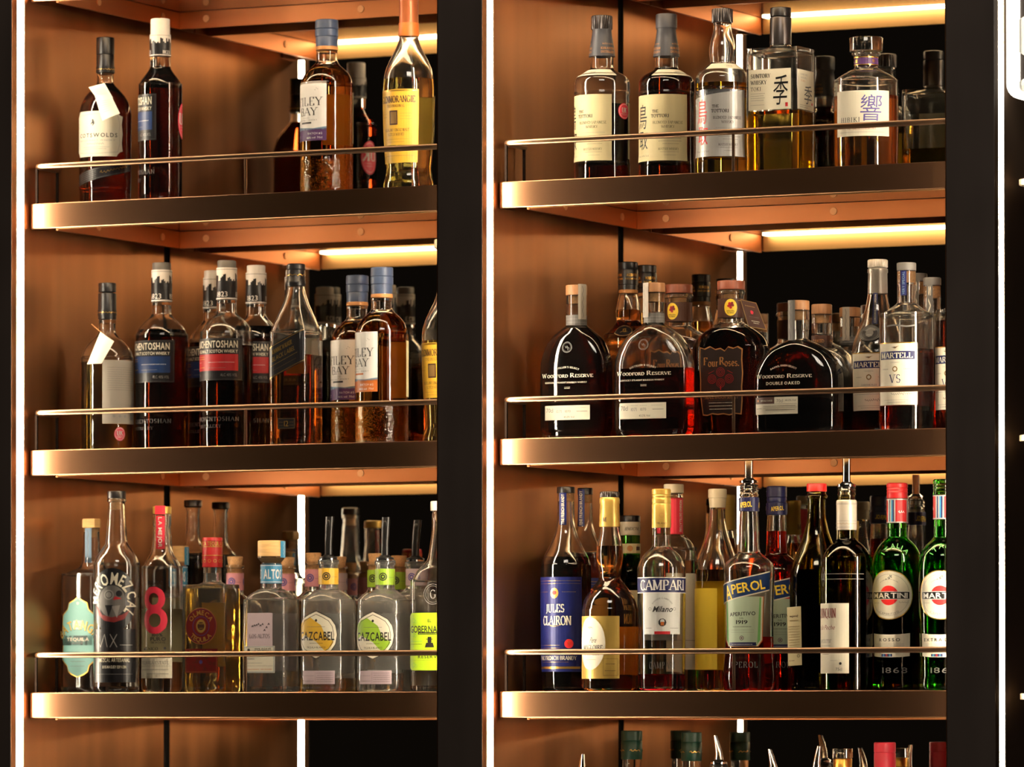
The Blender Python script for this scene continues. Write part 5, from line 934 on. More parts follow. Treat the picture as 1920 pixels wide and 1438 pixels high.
 {'name': 'tequila_bottle', 'label': 'clear tequila bottle with teal plaque label and octagonal wooden stopper', 'cat': 'bottle', 'loc': (0.0503, 0.11, 0.0002), 'n': 3, 'ratio': 0.75, 'glass': 'clear', 'labels': [{'art': 'batanga', 'u0': -0.00577, 'z0': 0.02322, 'w': 0.06268, 'h': 0.12455, 'part': 'label'}, {'art': 'strip', 'u0': 0.00119, 'z0': 0.20058, 'w': 0.01099, 'h': 0.05365, 'part': 'tax_strip', 'args': ('bluegrey', 'grey'), 'rad': 0.01402}], 'parts': [{'k': 'lathe', 'part': 'stopper', 'mat': 'wood', 'p': [(0.255, 0.01443), (0.2555, 0.01485), (0.2675, 0.01485), (0.2686, 0.01438), (0.2691, 0.01313)], 'seg': 8}, {'k': 'lathe', 'part': 'cork', 'mat': 'cork', 'p': [(0.2402, 0.00866), (0.255, 0.00907)]}], 'prof': [(0.255, 0.01237, 0.0), (0.2138, 0.01402, 0.0), (0.1989, 0.0165, 0.0), (0.1923, 0.02212, 0.3), (0.1874, 0.03395, 0.8), (0.1808, 0.0426, 1.0), (0.1684, 0.04582, 1.0), (0.0076, 0.04582, 1.0), (0.0, 0.04582, 1.0)], 'rot': 0.0524},
 {'name': 'mezcal_bottle', 'label': 'tall clear mezcal bottle with black round face label and lower black label', 'cat': 'bottle', 'loc': (0.1297, 0.05, 0.0002), 'n': 2, 'ratio': 1, 'glass': 'clear', 'labels': [{'art': 'mezcal', 'u0': 0.0, 'z0': 0.09192, 'w': 0.07838, 'h': 0.098, 'part': 'label'}, {'art': 'mezcal2', 'u0': 0.00336, 'z0': 0.01519, 'w': 0.07511, 'h': 0.08164, 'part': 'lower_label'}], 'parts': [{'k': 'lathe', 'part': 'cap', 'mat': 'labelblack', 'p': [(0.297, 0.01388), (0.2974, 0.01429), (0.3068, 0.01429), (0.3079, 0.01383), (0.3084, 0.01259)]}, {'k': 'lathe', 'part': 'cork', 'mat': 'cork', 'p': [(0.2798, 0.00776), (0.2961, 0.00816)]}], 'prof': [(0.2978, 0.01265, 0.0), (0.2953, 0.0147, 0.0), (0.2921, 0.0147, 0.0), (0.2904, 0.01265, 0.0), (0.2765, 0.01347, 0.0), (0.252, 0.0151, 0.0), (0.2357, 0.01633, 0.0), (0.2275, 0.01796, 0.0), (0.2177, 0.02449, 0.0), (0.2063, 0.03184, 0.0), (0.1948, 0.03511, 0.0), (0.1826, 0.03551, 0.0), (0.007, 0.03551, 0.0), (0.0, 0.03551, 0.0)], 'rot': 0.3205},
 {'name': 'tequila_bottle', 'label': 'slim clear tequila bottle with large red figure eight and red neck strip', 'cat': 'bottle', 'loc': (0.1896, 0.085, 0.0002), 'n': 2, 'ratio': 1, 'glass': 'clear', 'labels': [{'art': 'eight', 'u0': 0.0, 'z0': 0.04297, 'w': 0.05228, 'h': 0.13563, 'part': 'painted_figure'}, {'art': 'eightlab', 'u0': -0.00208, 'z0': 0.02174, 'w': 0.05882, 'h': 0.03104, 'part': 'lower_label'}, {'art': 'ribbon', 'u0': 0.00246, 'z0': 0.21947, 'w': 0.01381, 'h': 0.05069, 'part': 'neck_strip', 'args': ('LA MEJOR', 'pinkred', 'white', -1.5708), 'rad': 0.0147}, {'art': 'plain', 'u0': 0.00179, 'z0': 0.27261, 'w': 0.01686, 'h': 0.01308, 'part': 'cap_strip', 'args': ('pinkred',), 'rad': 0.0147}, {'art': 'backpaper', 'u0': 0.10009, 'z0': 0.04787, 'w': 0.05735, 'h': 0.09804, 'part': 'back_label', 'args': ('paper',)}], 'parts': [{'k': 'lathe', 'part': 'cap', 'mat': 'goldfoil', 'p': [(0.2734, 0.01397), (0.2739, 0.01438), (0.2833, 0.01438), (0.2844, 0.01392), (0.2849, 0.01268)]}], 'prof': [(0.2742, 0.01348, 0.0), (0.2702, 0.0143, 0.0), (0.2563, 0.0143, 0.0), (0.2538, 0.01323, 0.0), (0.2358, 0.0147, 0.0), (0.2195, 0.01634, 0.0), (0.2097, 0.01961, 0.0), (0.1999, 0.02614, 0.0), (0.19, 0.03063, 0.0), (0.177, 0.03186, 0.0), (0.007, 0.03186, 0.0), (0.0, 0.03186, 0.0)], 'fill': 0.1279, 'liq': 'clear', 'rot': 0.161},
 {'name': 'tequila_bottle', 'label': 'clear tequila bottle with wooden stopper and blue collar standing behind the amber square bottle', 'cat': 'bottle', 'loc': (0.1218, 0.26, 0.0002), 'n': 4, 'ratio': 0.9, 'glass': 'hammered', 'labels': [{'art': 'altos', 'u0': 0.0, 'z0': 0.16668, 'w': 0.07595, 'h': 0.03173, 'part': 'collar', 'rad': 0.0121}, {'art': 'strip', 'u0': 0.02125, 'z0': 0.20008, 'w': 0.0118, 'h': 0.02839, 'part': 'tax_strip', 'args': ('sky', 'white'), 'rad': 0.01452}], 'parts': [{'k': 'lathe', 'part': 'stopper', 'mat': 'wood', 'p': [(0.2051, 0.01377), (0.2056, 0.01419), (0.2285, 0.01419), (0.2296, 0.01372), (0.2301, 0.01245)]}, {'k': 'lathe', 'part': 'stopper_neck', 'mat': 'clear', 'p': [(0.1917, 0.01127), (0.2017, 0.01085), (0.2068, 0.01168)]}], 'prof': [(0.1934, 0.01127, 0.0), (0.1667, 0.01168, 0.0), (0.16, 0.01778, 0.3), (0.1517, 0.02739, 0.8), (0.1416, 0.03119, 1.0), (0.0123, 0.03119, 1.0), (0.0, 0.03119, 1.0)], 'rot': 0.0},
 {'name': 'tequila_bottle', 'label': 'tall clear bottle with dark lower half at the mirror, behind the red capped tequila', 'cat': 'bottle', 'loc': (0.0728, 0.39, 0.0002), 'n': 2, 'ratio': 1, 'glass': 'clear', 'labels': [], 'parts': [{'k': 'lathe', 'part': 'cap', 'mat': 'darkmetal', 'p': [(0.2972, 0.01398), (0.2977, 0.01441), (0.3057, 0.01441), (0.3068, 0.01393), (0.3073, 0.01264)]}], 'prof': [(0.2972, 0.01314, 0.0), (0.2921, 0.01187, 0.0), (0.2802, 0.01102, 0.0), (0.2463, 0.01187, 0.0), (0.2344, 0.01526, 0.0), (0.2242, 0.02373, 0.0), (0.214, 0.02882, 0.0), (0.2039, 0.03051, 0.0), (0.0089, 0.03051, 0.0), (0.0, 0.03051, 0.0)], 'fill': 0.2208, 'liq': 'black', 'rot': 0.0},
 {'name': 'tequila_bottle', 'label': 'square amber tequila bottle with red capsule and round red label', 'cat': 'bottle', 'loc': (0.2695, 0.1, 0.0002), 'n': 7, 'ratio': 0.75, 'glass': 'hammered', 'labels': [{'art': 'olmeca', 'u0': -0.00326, 'z0': 0.0737, 'w': 0.05704, 'h': 0.0546, 'part': 'label'}, {'art': 'olm_low', 'u0': -0.00326, 'z0': 0.0297, 'w': 0.05867, 'h': 0.03667, 'part': 'lower_label'}, {'art': 'olm_cap', 'u0': 0.0, 'z0': 0.19189, 'w': 0.09821, 'h': 0.04403, 'part': 'capsule_print', 'rad': 0.01565}, {'art': 'backpaper', 'u0': 0.11937, 'z0': 0.03948, 'w': 0.04709, 'h': 0.09779, 'part': 'back_label', 'args': ('paper',)}], 'parts': [{'k': 'lathe', 'part': 'capsule', 'mat': 'red', 'p': [(0.1911, 0.01508), (0.1916, 0.01548), (0.2352, 0.01548), (0.2362, 0.01503), (0.2367, 0.01379)]}], 'prof': [(0.1927, 0.01385, 0.0), (0.1715, 0.01385, 0.0), (0.1666, 0.01755, 0.2), (0.1625, 0.02793, 0.8), (0.1585, 0.03433, 1.0), (0.1519, 0.03647, 1.0), (0.0069, 0.03719, 1.0), (0.0, 0.03719, 1.0)], 'fill': 0.165, 'liq': 'gold', 'rot': -0.0349},
 {'name': 'tequila_bottle', 'label': 'corked bottle with pink neck band and violet dot, behind between two tequilas', 'cat': 'bottle', 'loc': (0.2292, 0.245, 0.0002), 'n': 3, 'ratio': 0.85, 'glass': 'clear', 'labels': [{'art': 'caz_neck', 'u0': 0.0, 'z0': 0.15942, 'w': 0.08324, 'h': 0.02653, 'part': 'neck_label', 'rad': 0.01326, 'args': ('pink', 'violet')}], 'parts': [{'k': 'lathe', 'part': 'cork', 'mat': 'cork', 'p': [(0.1785, 0.00912), (0.2, 0.01077), (0.2108, 0.01243), (0.2117, 0.01119)]}], 'prof': [(0.1984, 0.01409, 0.0), (0.1934, 0.01409, 0.0), (0.1909, 0.01243, 0.0), (0.1569, 0.01285, 0.0), (0.1503, 0.01732, 0.1), (0.142, 0.026, 0.4), (0.1321, 0.03259, 0.8), (0.1205, 0.03459, 1.0), (0.0127, 0.03459, 1.0), (0.0, 0.03459, 1.0)], 'fill': 0.137, 'liq': 'brown', 'rot': 0.0},
 {'name': 'tequila_bottle', 'label': 'clear square tequila bottle with big wooden stopper and blue neck collar, front row', 'cat': 'bottle', 'loc': (0.3801, 0.085, 0.0002), 'n': 6, 'ratio': 0.8, 'glass': 'hammered', 'labels': [{'art': 'altos_front', 'u0': -0.00324, 'z0': 0.0696, 'w': 0.04369, 'h': 0.05017, 'part': 'etched_label'}, {'art': 'altos_low', 'u0': -0.00405, 'z0': 0.02915, 'w': 0.0534, 'h': 0.04045, 'part': 'lower_label'}, {'art': 'altos', 'u0': 0.00481, 'z0': 0.16509, 'w': 0.10055, 'h': 0.02833, 'part': 'collar', 'rad': 0.01602}, {'art': 'strip', 'u0': 0.03401, 'z0': 0.20394, 'w': 0.01711, 'h': 0.0251, 'part': 'tax_strip', 'args': ('sky', 'white'), 'rad': 0.02103}, {'art': 'backpaper', 'u0': 0.12488, 'z0': 0.03239, 'w': 0.05456, 'h': 0.08738, 'part': 'back_label', 'args': ('palepink',)}], 'parts': [{'k': 'lathe', 'part': 'stopper', 'mat': 'wood', 'p': [(0.2056, 0.02023), (0.206, 0.02063), (0.2283, 0.02063), (0.2293, 0.02018), (0.2298, 0.01895)]}, {'k': 'lathe', 'part': 'stopper_neck', 'mat': 'clear', 'p': [(0.1926, 0.01456), (0.1958, 0.01375), (0.1991, 0.01699), (0.2039, 0.02103), (0.2064, 0.02103)]}], 'prof': [(0.1958, 0.01537, 0.0), (0.1602, 0.01578, 0.0), (0.1554, 0.02062, 0.2), (0.1489, 0.02888, 0.7), (0.1408, 0.03404, 1.0), (0.1279, 0.03759, 1.0), (0.0065, 0.0383, 1.0), (0.0, 0.0383, 1.0)], 'rot': 0.0},
 {'name': 'tequila_bottle', 'label': 'corked bottle with pink neck band tucked behind the big wooden stopper', 'cat': 'bottle', 'loc': (0.2908, 0.3, 0.0002), 'n': 3, 'ratio': 0.85, 'glass': 'clear', 'labels': [{'art': 'caz_neck', 'u0': 0.0, 'z0': 0.15908, 'w': 0.08345, 'h': 0.0266, 'part': 'neck_label', 'rad': 0.01329, 'args': ('pink', 'violet')}], 'parts': [{'k': 'lathe', 'part': 'cork', 'mat': 'cork', 'p': [(0.1782, 0.00914), (0.1998, 0.0108), (0.2106, 0.01246), (0.2114, 0.01122)]}], 'prof': [(0.1981, 0.01413, 0.0), (0.1932, 0.01413, 0.0), (0.1907, 0.01246, 0.0), (0.1566, 0.01288, 0.0), (0.1499, 0.01737, 0.1), (0.1416, 0.02607, 0.4), (0.1316, 0.03269, 0.8), (0.12, 0.03153, 1.0), (0.012, 0.03153, 1.0), (0.0, 0.03153, 1.0)], 'rot': 0.0},
 {'name': 'tequila_bottle', 'label': 'corked bottle with pink neck band left of the gold labelled tequila', 'cat': 'bottle', 'loc': (0.3913, 0.2, 0.0002), 'n': 3, 'ratio': 0.85, 'glass': 'clear', 'labels': [{'art': 'caz_neck', 'u0': 0.0, 'z0': 0.16254, 'w': 0.08218, 'h': 0.0262, 'part': 'neck_label', 'rad': 0.01309, 'args': ('pink', 'violet')}], 'parts': [{'k': 'lathe', 'part': 'cork', 'mat': 'cork', 'p': [(0.1814, 0.009), (0.2027, 0.01064), (0.2133, 0.01227), (0.2141, 0.01105)]}], 'prof': [(0.201, 0.01391, 0.0), (0.1961, 0.01391, 0.0), (0.1937, 0.01227, 0.0), (0.1601, 0.01268, 0.0), (0.1535, 0.01711, 0.1), (0.1454, 0.02568, 0.4), (0.1355, 0.0322, 0.8), (0.1241, 0.03417, 1.0), (0.0177, 0.03417, 1.0), (0.0, 0.03417, 1.0)], 'fill': 0.1404, 'liq': 'brown', 'rot': 0.0},
 {'name': 'tequila_bottle', 'label': 'corked bottle with pale grey band right behind the gold labelled tequila', 'cat': 'bottle', 'loc': (0.3899, 0.285, 0.0002), 'n': 3, 'ratio': 0.85, 'glass': 'clear', 'labels': [{'art': 'caz_neck', 'u0': 0.0, 'z0': 0.15857, 'w': 0.08291, 'h': 0.02643, 'part': 'neck_label', 'rad': 0.01321, 'args': ('palepink', 'violet')}], 'parts': [{'k': 'lathe', 'part': 'cork', 'mat': 'cork', 'p': [(0.1776, 0.00908), (0.199, 0.01073), (0.2098, 0.01238), (0.2106, 0.01114)]}], 'prof': [(0.1974, 0.01403, 0.0), (0.1924, 0.01403, 0.0), (0.19, 0.01238, 0.0), (0.1561, 0.0128, 0.0), (0.1495, 0.01726, 0.1), (0.1412, 0.02591, 0.4), (0.1313, 0.03249, 0.8), (0.1198, 0.02977, 1.0), (0.0124, 0.02977, 1.0), (0.0, 0.02977, 1.0)], 'rot': 0.0},
 {'name': 'tequila_bottle', 'label': 'clear tequila bottle with yellow and white pointed label and black pourer', 'cat': 'bottle', 'loc': (0.4755, 0.09, 0.0002), 'n': 3.2, 'ratio': 0.85, 'glass': 'wavy', 'labels': [{'art': 'cazcabel', 'u0': -0.00322, 'z0': 0.04975, 'w': 0.06927, 'h': 0.0725, 'part': 'label', 'args': ('deepyellow',)}, {'art': 'caz_low', 'u0': 0.0, 'z0': 0.0119, 'w': 0.05478, 'h': 0.02013, 'part': 'lower_label'}, {'art': 'caz_neck', 'u0': 0.00296, 'z0': 0.16254, 'w': 0.09303, 'h': 0.02418, 'part': 'neck_label', 'rad': 0.01482, 'args': ('deepyellow', 'ink')}, {'art': 'backpaper', 'u0': 0.12379, 'z0': 0.02881, 'w': 0.06596, 'h': 0.09022, 'part': 'back_label', 'args': ('white',)}], 'parts': [{'k': 'pourer', 'mat': 'blackplastic', 'z': 0.19962, 'h': 0.06529, 'c': 0}, {'k': 'lathe', 'part': 'pourer_collar', 'mat': 'chrome', 'p': [(0.1964, 0.00967), (0.1988, 0.01369), (0.2012, 0.01369), (0.2028, 0.01047)]}], 'prof': [(0.1996, 0.01571, 0.0), (0.1932, 0.01611, 0.0), (0.1907, 0.0141, 0.0), (0.1593, 0.0145, 0.0), (0.1529, 0.01923, 0.1), (0.1464, 0.02911, 0.4), (0.1384, 0.03601, 0.8), (0.1271, 0.03893, 1.0), (0.0063, 0.03969, 1.0), (0.0, 0.03969, 1.0)], 'fill': 0.0208, 'liq': 'gold', 'rot': 0.0},
 {'name': 'tequila_bottle', 'label': 'clear tequila bottle with green and white pointed label and black pourer', 'cat': 'bottle', 'loc': (0.5742, 0.085, 0.0002), 'n': 3.2, 'ratio': 0.85, 'glass': 'wavy', 'labels': [{'art': 'cazcabel', 'u0': -0.0032, 'z0': 0.04841, 'w': 0.06889, 'h': 0.0721, 'part': 'label', 'args': ('lime',)}, {'art': 'caz_low', 'u0': 0.0, 'z0': 0.01157, 'w': 0.05447, 'h': 0.02002, 'part': 'lower_label'}, {'art': 'caz_neck', 'u0': 0.00295, 'z0': 0.16057, 'w': 0.09251, 'h': 0.02404, 'part': 'neck_label', 'rad': 0.01474, 'args': ('lime', 'ink')}, {'art': 'backpaper', 'u0': 0.12314, 'z0': 0.02838, 'w': 0.06561, 'h': 0.08972, 'part': 'back_label', 'args': ('white',)}], 'parts': [{'k': 'pourer', 'mat': 'blackplastic', 'z': 0.19743, 'h': 0.06493, 'c': 0}, {'k': 'lathe', 'part': 'pourer_collar', 'mat': 'chrome', 'p': [(0.1942, 0.00961), (0.1966, 0.01362), (0.199, 0.01362), (0.2006, 0.01041)]}], 'prof': [(0.1974, 0.01562, 0.0), (0.191, 0.01602, 0.0), (0.1886, 0.01402, 0.0), (0.1574, 0.01442, 0.0), (0.151, 0.01912, 0.1), (0.1445, 0.02896, 0.4), (0.1365, 0.03583, 0.8), (0.1253, 0.03873, 1.0), (0.006, 0.03948, 1.0), (0.0, 0.03948, 1.0)], 'fill': 0.0332, 'liq': 'clear', 'rot': 0.0},
 {'name': 'tequila_bottle', 'label': 'corked bottle with green neck band on the left behind the green labelled tequila', 'cat': 'bottle', 'loc': (0.4966, 0.205, 0.0002), 'n': 3, 'ratio': 0.85, 'glass': 'clear', 'labels': [{'art': 'caz_neck', 'u0': 0.0, 'z0': 0.16071, 'w': 0.08179, 'h': 0.02607, 'part': 'neck_label', 'rad': 0.01303, 'args': ('lime', 'ink')}], 'parts': [{'k': 'lathe', 'part': 'cork', 'mat': 'cork', 'p': [(0.1795, 0.00896), (0.2006, 0.01059), (0.2112, 0.01222), (0.212, 0.01099)]}], 'prof': [(0.199, 0.01384, 0.0), (0.1941, 0.01384, 0.0), (0.1917, 0.01222, 0.0), (0.1583, 0.01262, 0.0), (0.1518, 0.01702, 0.1), (0.1436, 0.02556, 0.4), (0.1338, 0.03206, 0.8), (0.1224, 0.02783, 1.0), (0.0166, 0.02783, 1.0), (0.0, 0.02783, 1.0)], 'rot': 0.0},
 {'name': 'tequila_bottle', 'label': 'corked bottle with green neck band on the right behind the green labelled tequila', 'cat': 'bottle', 'loc': (0.4897, 0.295, 0.0002), 'n': 3, 'ratio': 0.85, 'glass': 'clear', 'labels': [{'art': 'caz_neck', 'u0': 0.0, 'z0': 0.15939, 'w': 0.08258, 'h': 0.02632, 'part': 'neck_label', 'rad': 0.01316, 'args': ('lime', 'ink')}], 'parts': [{'k': 'lathe', 'part': 'cork', 'mat': 'cork', 'p': [(0.1783, 0.00904), (0.1997, 0.01069), (0.2104, 0.01233), (0.2112, 0.0111)]}], 'prof': [(0.1981, 0.01398, 0.0), (0.1931, 0.01398, 0.0), (0.1907, 0.01233, 0.0), (0.1569, 0.01274, 0.0), (0.1503, 0.01719, 0.1), (0.1421, 0.02581, 0.4), (0.1322, 0.03237, 0.8), (0.1207, 0.02811, 1.0), (0.0138, 0.02811, 1.0), (0.0, 0.02811, 1.0)], 'rot': 0.0},
 {'name': 'tequila_bottle', 'label': 'clear bottle with grey neck band and black pourer behind the lime labelled one', 'cat': 'bottle', 'loc': (0.5847, 0.165, 0.0002), 'n': 3.2, 'ratio': 0.85, 'glass': 'wavy', 'labels': [{'art': 'caz_neck', 'u0': 0.0, 'z0': 0.16136, 'w': 0.09122, 'h': 0.02504, 'part': 'neck_label', 'rad': 0.01453, 'args': ('palepink', 'violet')}], 'parts': [{'k': 'pourer', 'mat': 'blackplastic', 'z': 0.19851, 'h': 0.06221, 'c': 0, 'lean': 0.004}, {'k': 'lathe', 'part': 'pourer_collar', 'mat': 'chrome', 'p': [(0.1953, 0.00969), (0.1977, 0.01372), (0.2001, 0.01372), (0.2017, 0.0105)]}], 'prof': [(0.1969, 0.01615, 0.0), (0.1904, 0.01615, 0.0), (0.188, 0.01413, 0.0), (0.1597, 0.01453, 0.0), (0.1533, 0.01927, 0.1), (0.1452, 0.02841, 0.4), (0.1355, 0.03228, 0.8), (0.1234, 0.03336, 1.0), (0.0063, 0.03336, 1.0), (0.0, 0.03336, 1.0)], 'rot': 0.0},
 {'name': 'tequila_bottle', 'label': 'clear tequila bottle with lime green label and white cap beside the dark post', 'cat': 'bottle', 'loc': (0.6736, 0.075, 0.0002), 'n': 3.5, 'ratio': 0.75, 'glass': 'clear', 'labels': [{'art': 'gobern', 'u0': -0.00239, 'z0': 0.0311, 'w': 0.07801, 'h': 0.08677, 'part': 'label'}, {'art': 'gobern_emb', 'u0': 0.00318, 'z0': 0.12663, 'w': 0.03662, 'h': 0.03663, 'part': 'embossing'}], 'parts': [{'k': 'lathe', 'part': 'cap', 'mat': 'whitecap', 'p': [(0.27, 0.01552), (0.2705, 0.01592), (0.2828, 0.01592), (0.2838, 0.01548), (0.2844, 0.01427)]}, {'k': 'lathe', 'part': 'cork', 'mat': 'cork', 'p': [(0.2541, 0.00796), (0.27, 0.00876)]}], 'prof': [(0.27, 0.01194, 0.0), (0.2636, 0.01353, 0.0), (0.2445, 0.01353, 0.0), (0.2206, 0.01672, 0.0), (0.1999, 0.0199, 0.0), (0.1888, 0.02673, 0.3), (0.1792, 0.03562, 0.6), (0.1649, 0.04189, 0.9), (0.1529, 0.04393, 1.0), (0.0056, 0.04393, 1.0), (0.0, 0.04393, 1.0)], 'rot': 0.0},
 {'name': 'whisky_bottle', 'label': 'dark whisky bottle with grey ribbed cap and cream label, leftmost on the right top shelf', 'cat': 'bottle', 'loc': (0.9182, 0.12, 0.7502), 'n': 2, 'ratio': 1, 'glass': 'clear', 'labels': [{'art': 'tottori', 'u0': 0.0, 'z0': 0.03344, 'w': 0.10443, 'h': 0.09827, 'part': 'label', 'args': ('black', 'paper', False)}, {'art': 'tott_cap', 'u0': -0.01073, 'z0': 0.19037, 'w': 0.11222, 'h': 0.03013, 'part': 'capsule_print', 'rad': 0.01788, 'rad2': 0.01519, 'off': 0.002}, {'art': 'tott_sh', 'u0': 0.01345, 'z0': 0.16025, 'w': 0.06474, 'h': 0.01031, 'part': 'shoulder_label', 'off': 0.0012}, {'art': 'uk', 'u0': 0.07596, 'z0': 0.09604, 'w': 0.02592, 'h': 0.02378, 'part': 'sticker', 'lab': 'round red sticker'}, {'art': 'backpaper', 'u0': 0.12799, 'z0': 0.0382, 'w': 0.08148, 'h': 0.08321, 'part': 'back_label', 'args': ('paper',)}], 'parts': [{'k': 'lathe', 'part': 'capsule', 'mat': 'wax_grey', 'p': [(0.1912, 0.01978), (0.2046, 0.0182), (0.2173, 0.01582), (0.23, 0.01424), (0.2316, 0.01503), (0.2348, 0.01464)]}, {'k': 'lathe', 'part': 'cap', 'mat': 'darkmetal', 'p': [(0.2316, 0.01503), (0.2321, 0.01543), (0.2507, 0.01543), (0.2517, 0.01498), (0.2522, 0.01378)], 'ribs': 28, 'z0': 0.2306, 'z1': 0.25142, 'seg': 112}], 'seg': 72, 'prof': [(0.2332, 0.01384, 0.0), (0.1888, 0.01701, 0.0), (0.1745, 0.0174, 0.0), (0.1698, 0.02136, 0.0), (0.1634, 0.03323, 0.0), (0.1571, 0.03956, 0.0), (0.1491, 0.04153, 0.0), (0.1349, 0.04153, 0.0), (0.1309, 0.04074, 0.0), (0.0382, 0.04074, 0.0), (0.0334, 0.04153, 0.0), (0.0144, 0.04153, 0.0), (0.0, 0.04153, 0.0)], 'fill': 0.119, 'liq': 'dark', 'rot': -0.4856},
 {'name': 'whisky_bottle', 'label': 'full dark whisky bottle with smooth grey capped neck, second on the right top shelf', 'cat': 'bottle', 'loc': (1.0164, 0.135, 0.7502), 'n': 2, 'ratio': 1, 'glass': 'clear', 'labels': [{'art': 'tottori', 'u0': 0.0, 'z0': 0.03049, 'w': 0.10879, 'h': 0.09792, 'part': 'label', 'args': ('black', 'paper', False)}, {'art': 'tott_cap', 'u0': -0.01069, 'z0': 0.18686, 'w': 0.11183, 'h': 0.03002, 'part': 'capsule_print', 'rad': 0.01782, 'rad2': 0.01514, 'off': 0.002}, {'art': 'tott_sh', 'u0': 0.03048, 'z0': 0.15684, 'w': 0.06745, 'h': 0.01027, 'part': 'shoulder_label', 'off': 0.0012}], 'parts': [{'k': 'lathe', 'part': 'capsule', 'mat': 'wax_grey', 'p': [(0.1877, 0.01971), (0.2019, 0.01813), (0.2145, 0.01577), (0.2272, 0.01419), (0.2287, 0.01498), (0.2319, 0.01458)]}, {'k': 'lathe', 'part': 'cap', 'mat': 'wax_grey', 'p': [(0.2295, 0.01537), (0.23, 0.01577), (0.2493, 0.01577), (0.2504, 0.01532), (0.2509, 0.01413)]}], 'seg': 72, 'prof': [(0.2303, 0.0138, 0.0), (0.1853, 0.01695, 0.0), (0.1711, 0.01734, 0.0), (0.1663, 0.02128, 0.0), (0.16, 0.03311, 0.0), (0.1537, 0.03942, 0.0), (0.1458, 0.04139, 0.0), (0.1316, 0.04139, 0.0), (0.1276, 0.0406, 0.0), (0.0352, 0.0406, 0.0), (0.0305, 0.04139, 0.0), (0.0115, 0.04139, 0.0), (0.0, 0.04139, 0.0)], 'fill': 0.1711, 'liq': 'dark', 'rot': -0.0824},
 {'name': 'whisky_bottle', 'label': 'pale gold whisky bottle with bare glass neck and silver label with red characters', 'cat': 'bottle', 'loc': (1.1144, 0.118, 0.7502), 'n': 2, 'ratio': 1, 'glass': 'clear', 'labels': [{'art': 'tottori', 'u0': 0.0, 'z0': 0.03099, 'w': 0.10333, 'h': 0.09881, 'part': 'label', 'args': ('brightred', 'silver', True)}, {'art': 'tott_sh', 'u0': 0.0192, 'z0': 0.16039, 'w': 0.06263, 'h': 0.00863, 'part': 'shoulder_label', 'off': 0.0016}, {'art': 'backpaper', 'u0': 0.12174, 'z0': 0.03256, 'w': 0.08525, 'h': 0.09096, 'part': 'back_label', 'args': ('yellow',)}], 'parts': [{'k': 'lathe', 'part': 'cap', 'mat': 'darkmetal', 'p': [(0.231, 0.01487), (0.2315, 0.01527), (0.2499, 0.01527), (0.2509, 0.01483), (0.2514, 0.01364)], 'ribs': 28, 'z0': 0.23, 'z1': 0.2506, 'seg': 112}], 'seg': 72, 'prof': [(0.2302, 0.0137, 0.0), (0.2255, 0.01315, 0.0), (0.2161, 0.01409, 0.0), (0.202, 0.01801, 0.0), (0.1878, 0.01957, 0.0), (0.1769, 0.01801, 0.0), (0.1714, 0.01801, 0.0), (0.1674, 0.0227, 0.0), (0.1596, 0.03288, 0.0), (0.1518, 0.03836, 0.0), (0.1439, 0.03953, 0.0), (0.1314, 0.03953, 0.0), (0.1267, 0.03875, 0.0), (0.0373, 0.03875, 0.0), (0.0326, 0.03953, 0.0), (0.0098, 0.03953, 0.0), (0.0, 0.03953, 0.0)], 'fill': 0.1408, 'liq': 'straw', 'rot': 0.0603},
 {'name': 'whisky_bottle', 'label': 'square clear whisky bottle with black necked top and wraparound white label', 'cat': 'bottle', 'loc': (1.2002, 0.135, 0.7502), 'n': 9, 'ratio': 0.8, 'glass': 'clear', 'labels': [{'art': 'toki', 'u0': -0.00156, 'z0': 0.09755, 'w': 0.0687, 'h': 0.05945, 'part': 'label'}, {'art': 'toki_side', 'u0': 0.06792, 'z0': 0.09755, 'w': 0.05153, 'h': 0.05788, 'part': 'side_label'}], 'parts': [{'k': 'lathe', 'part': 'cap', 'mat': 'labelblack', 'p': [(0.2368, 0.01507), (0.2373, 0.01546), (0.2486, 0.01546), (0.2496, 0.01502), (0.2501, 0.01383)]}, {'k': 'lathe', 'part': 'capsule', 'mat': 'darkmetal', 'p': [(0.1953, 0.01554), (0.1958, 0.01593), (0.2345, 0.01593), (0.2355, 0.01549), (0.236, 0.0143)]}], 'wall': 0.004, 'seg': 96, 'prof': [(0.1977, 0.01561, 0.0), (0.193, 0.01561, 0.0), (0.1899, 0.0186, 0.1), (0.1852, 0.03104, 0.7), (0.1805, 0.04112, 0.95), (0.1742, 0.04309, 1.0), (0.0, 0.04309, 1.0)], 'fill': 0.096, 'liq': 'straw', 'rot': -0.0349},
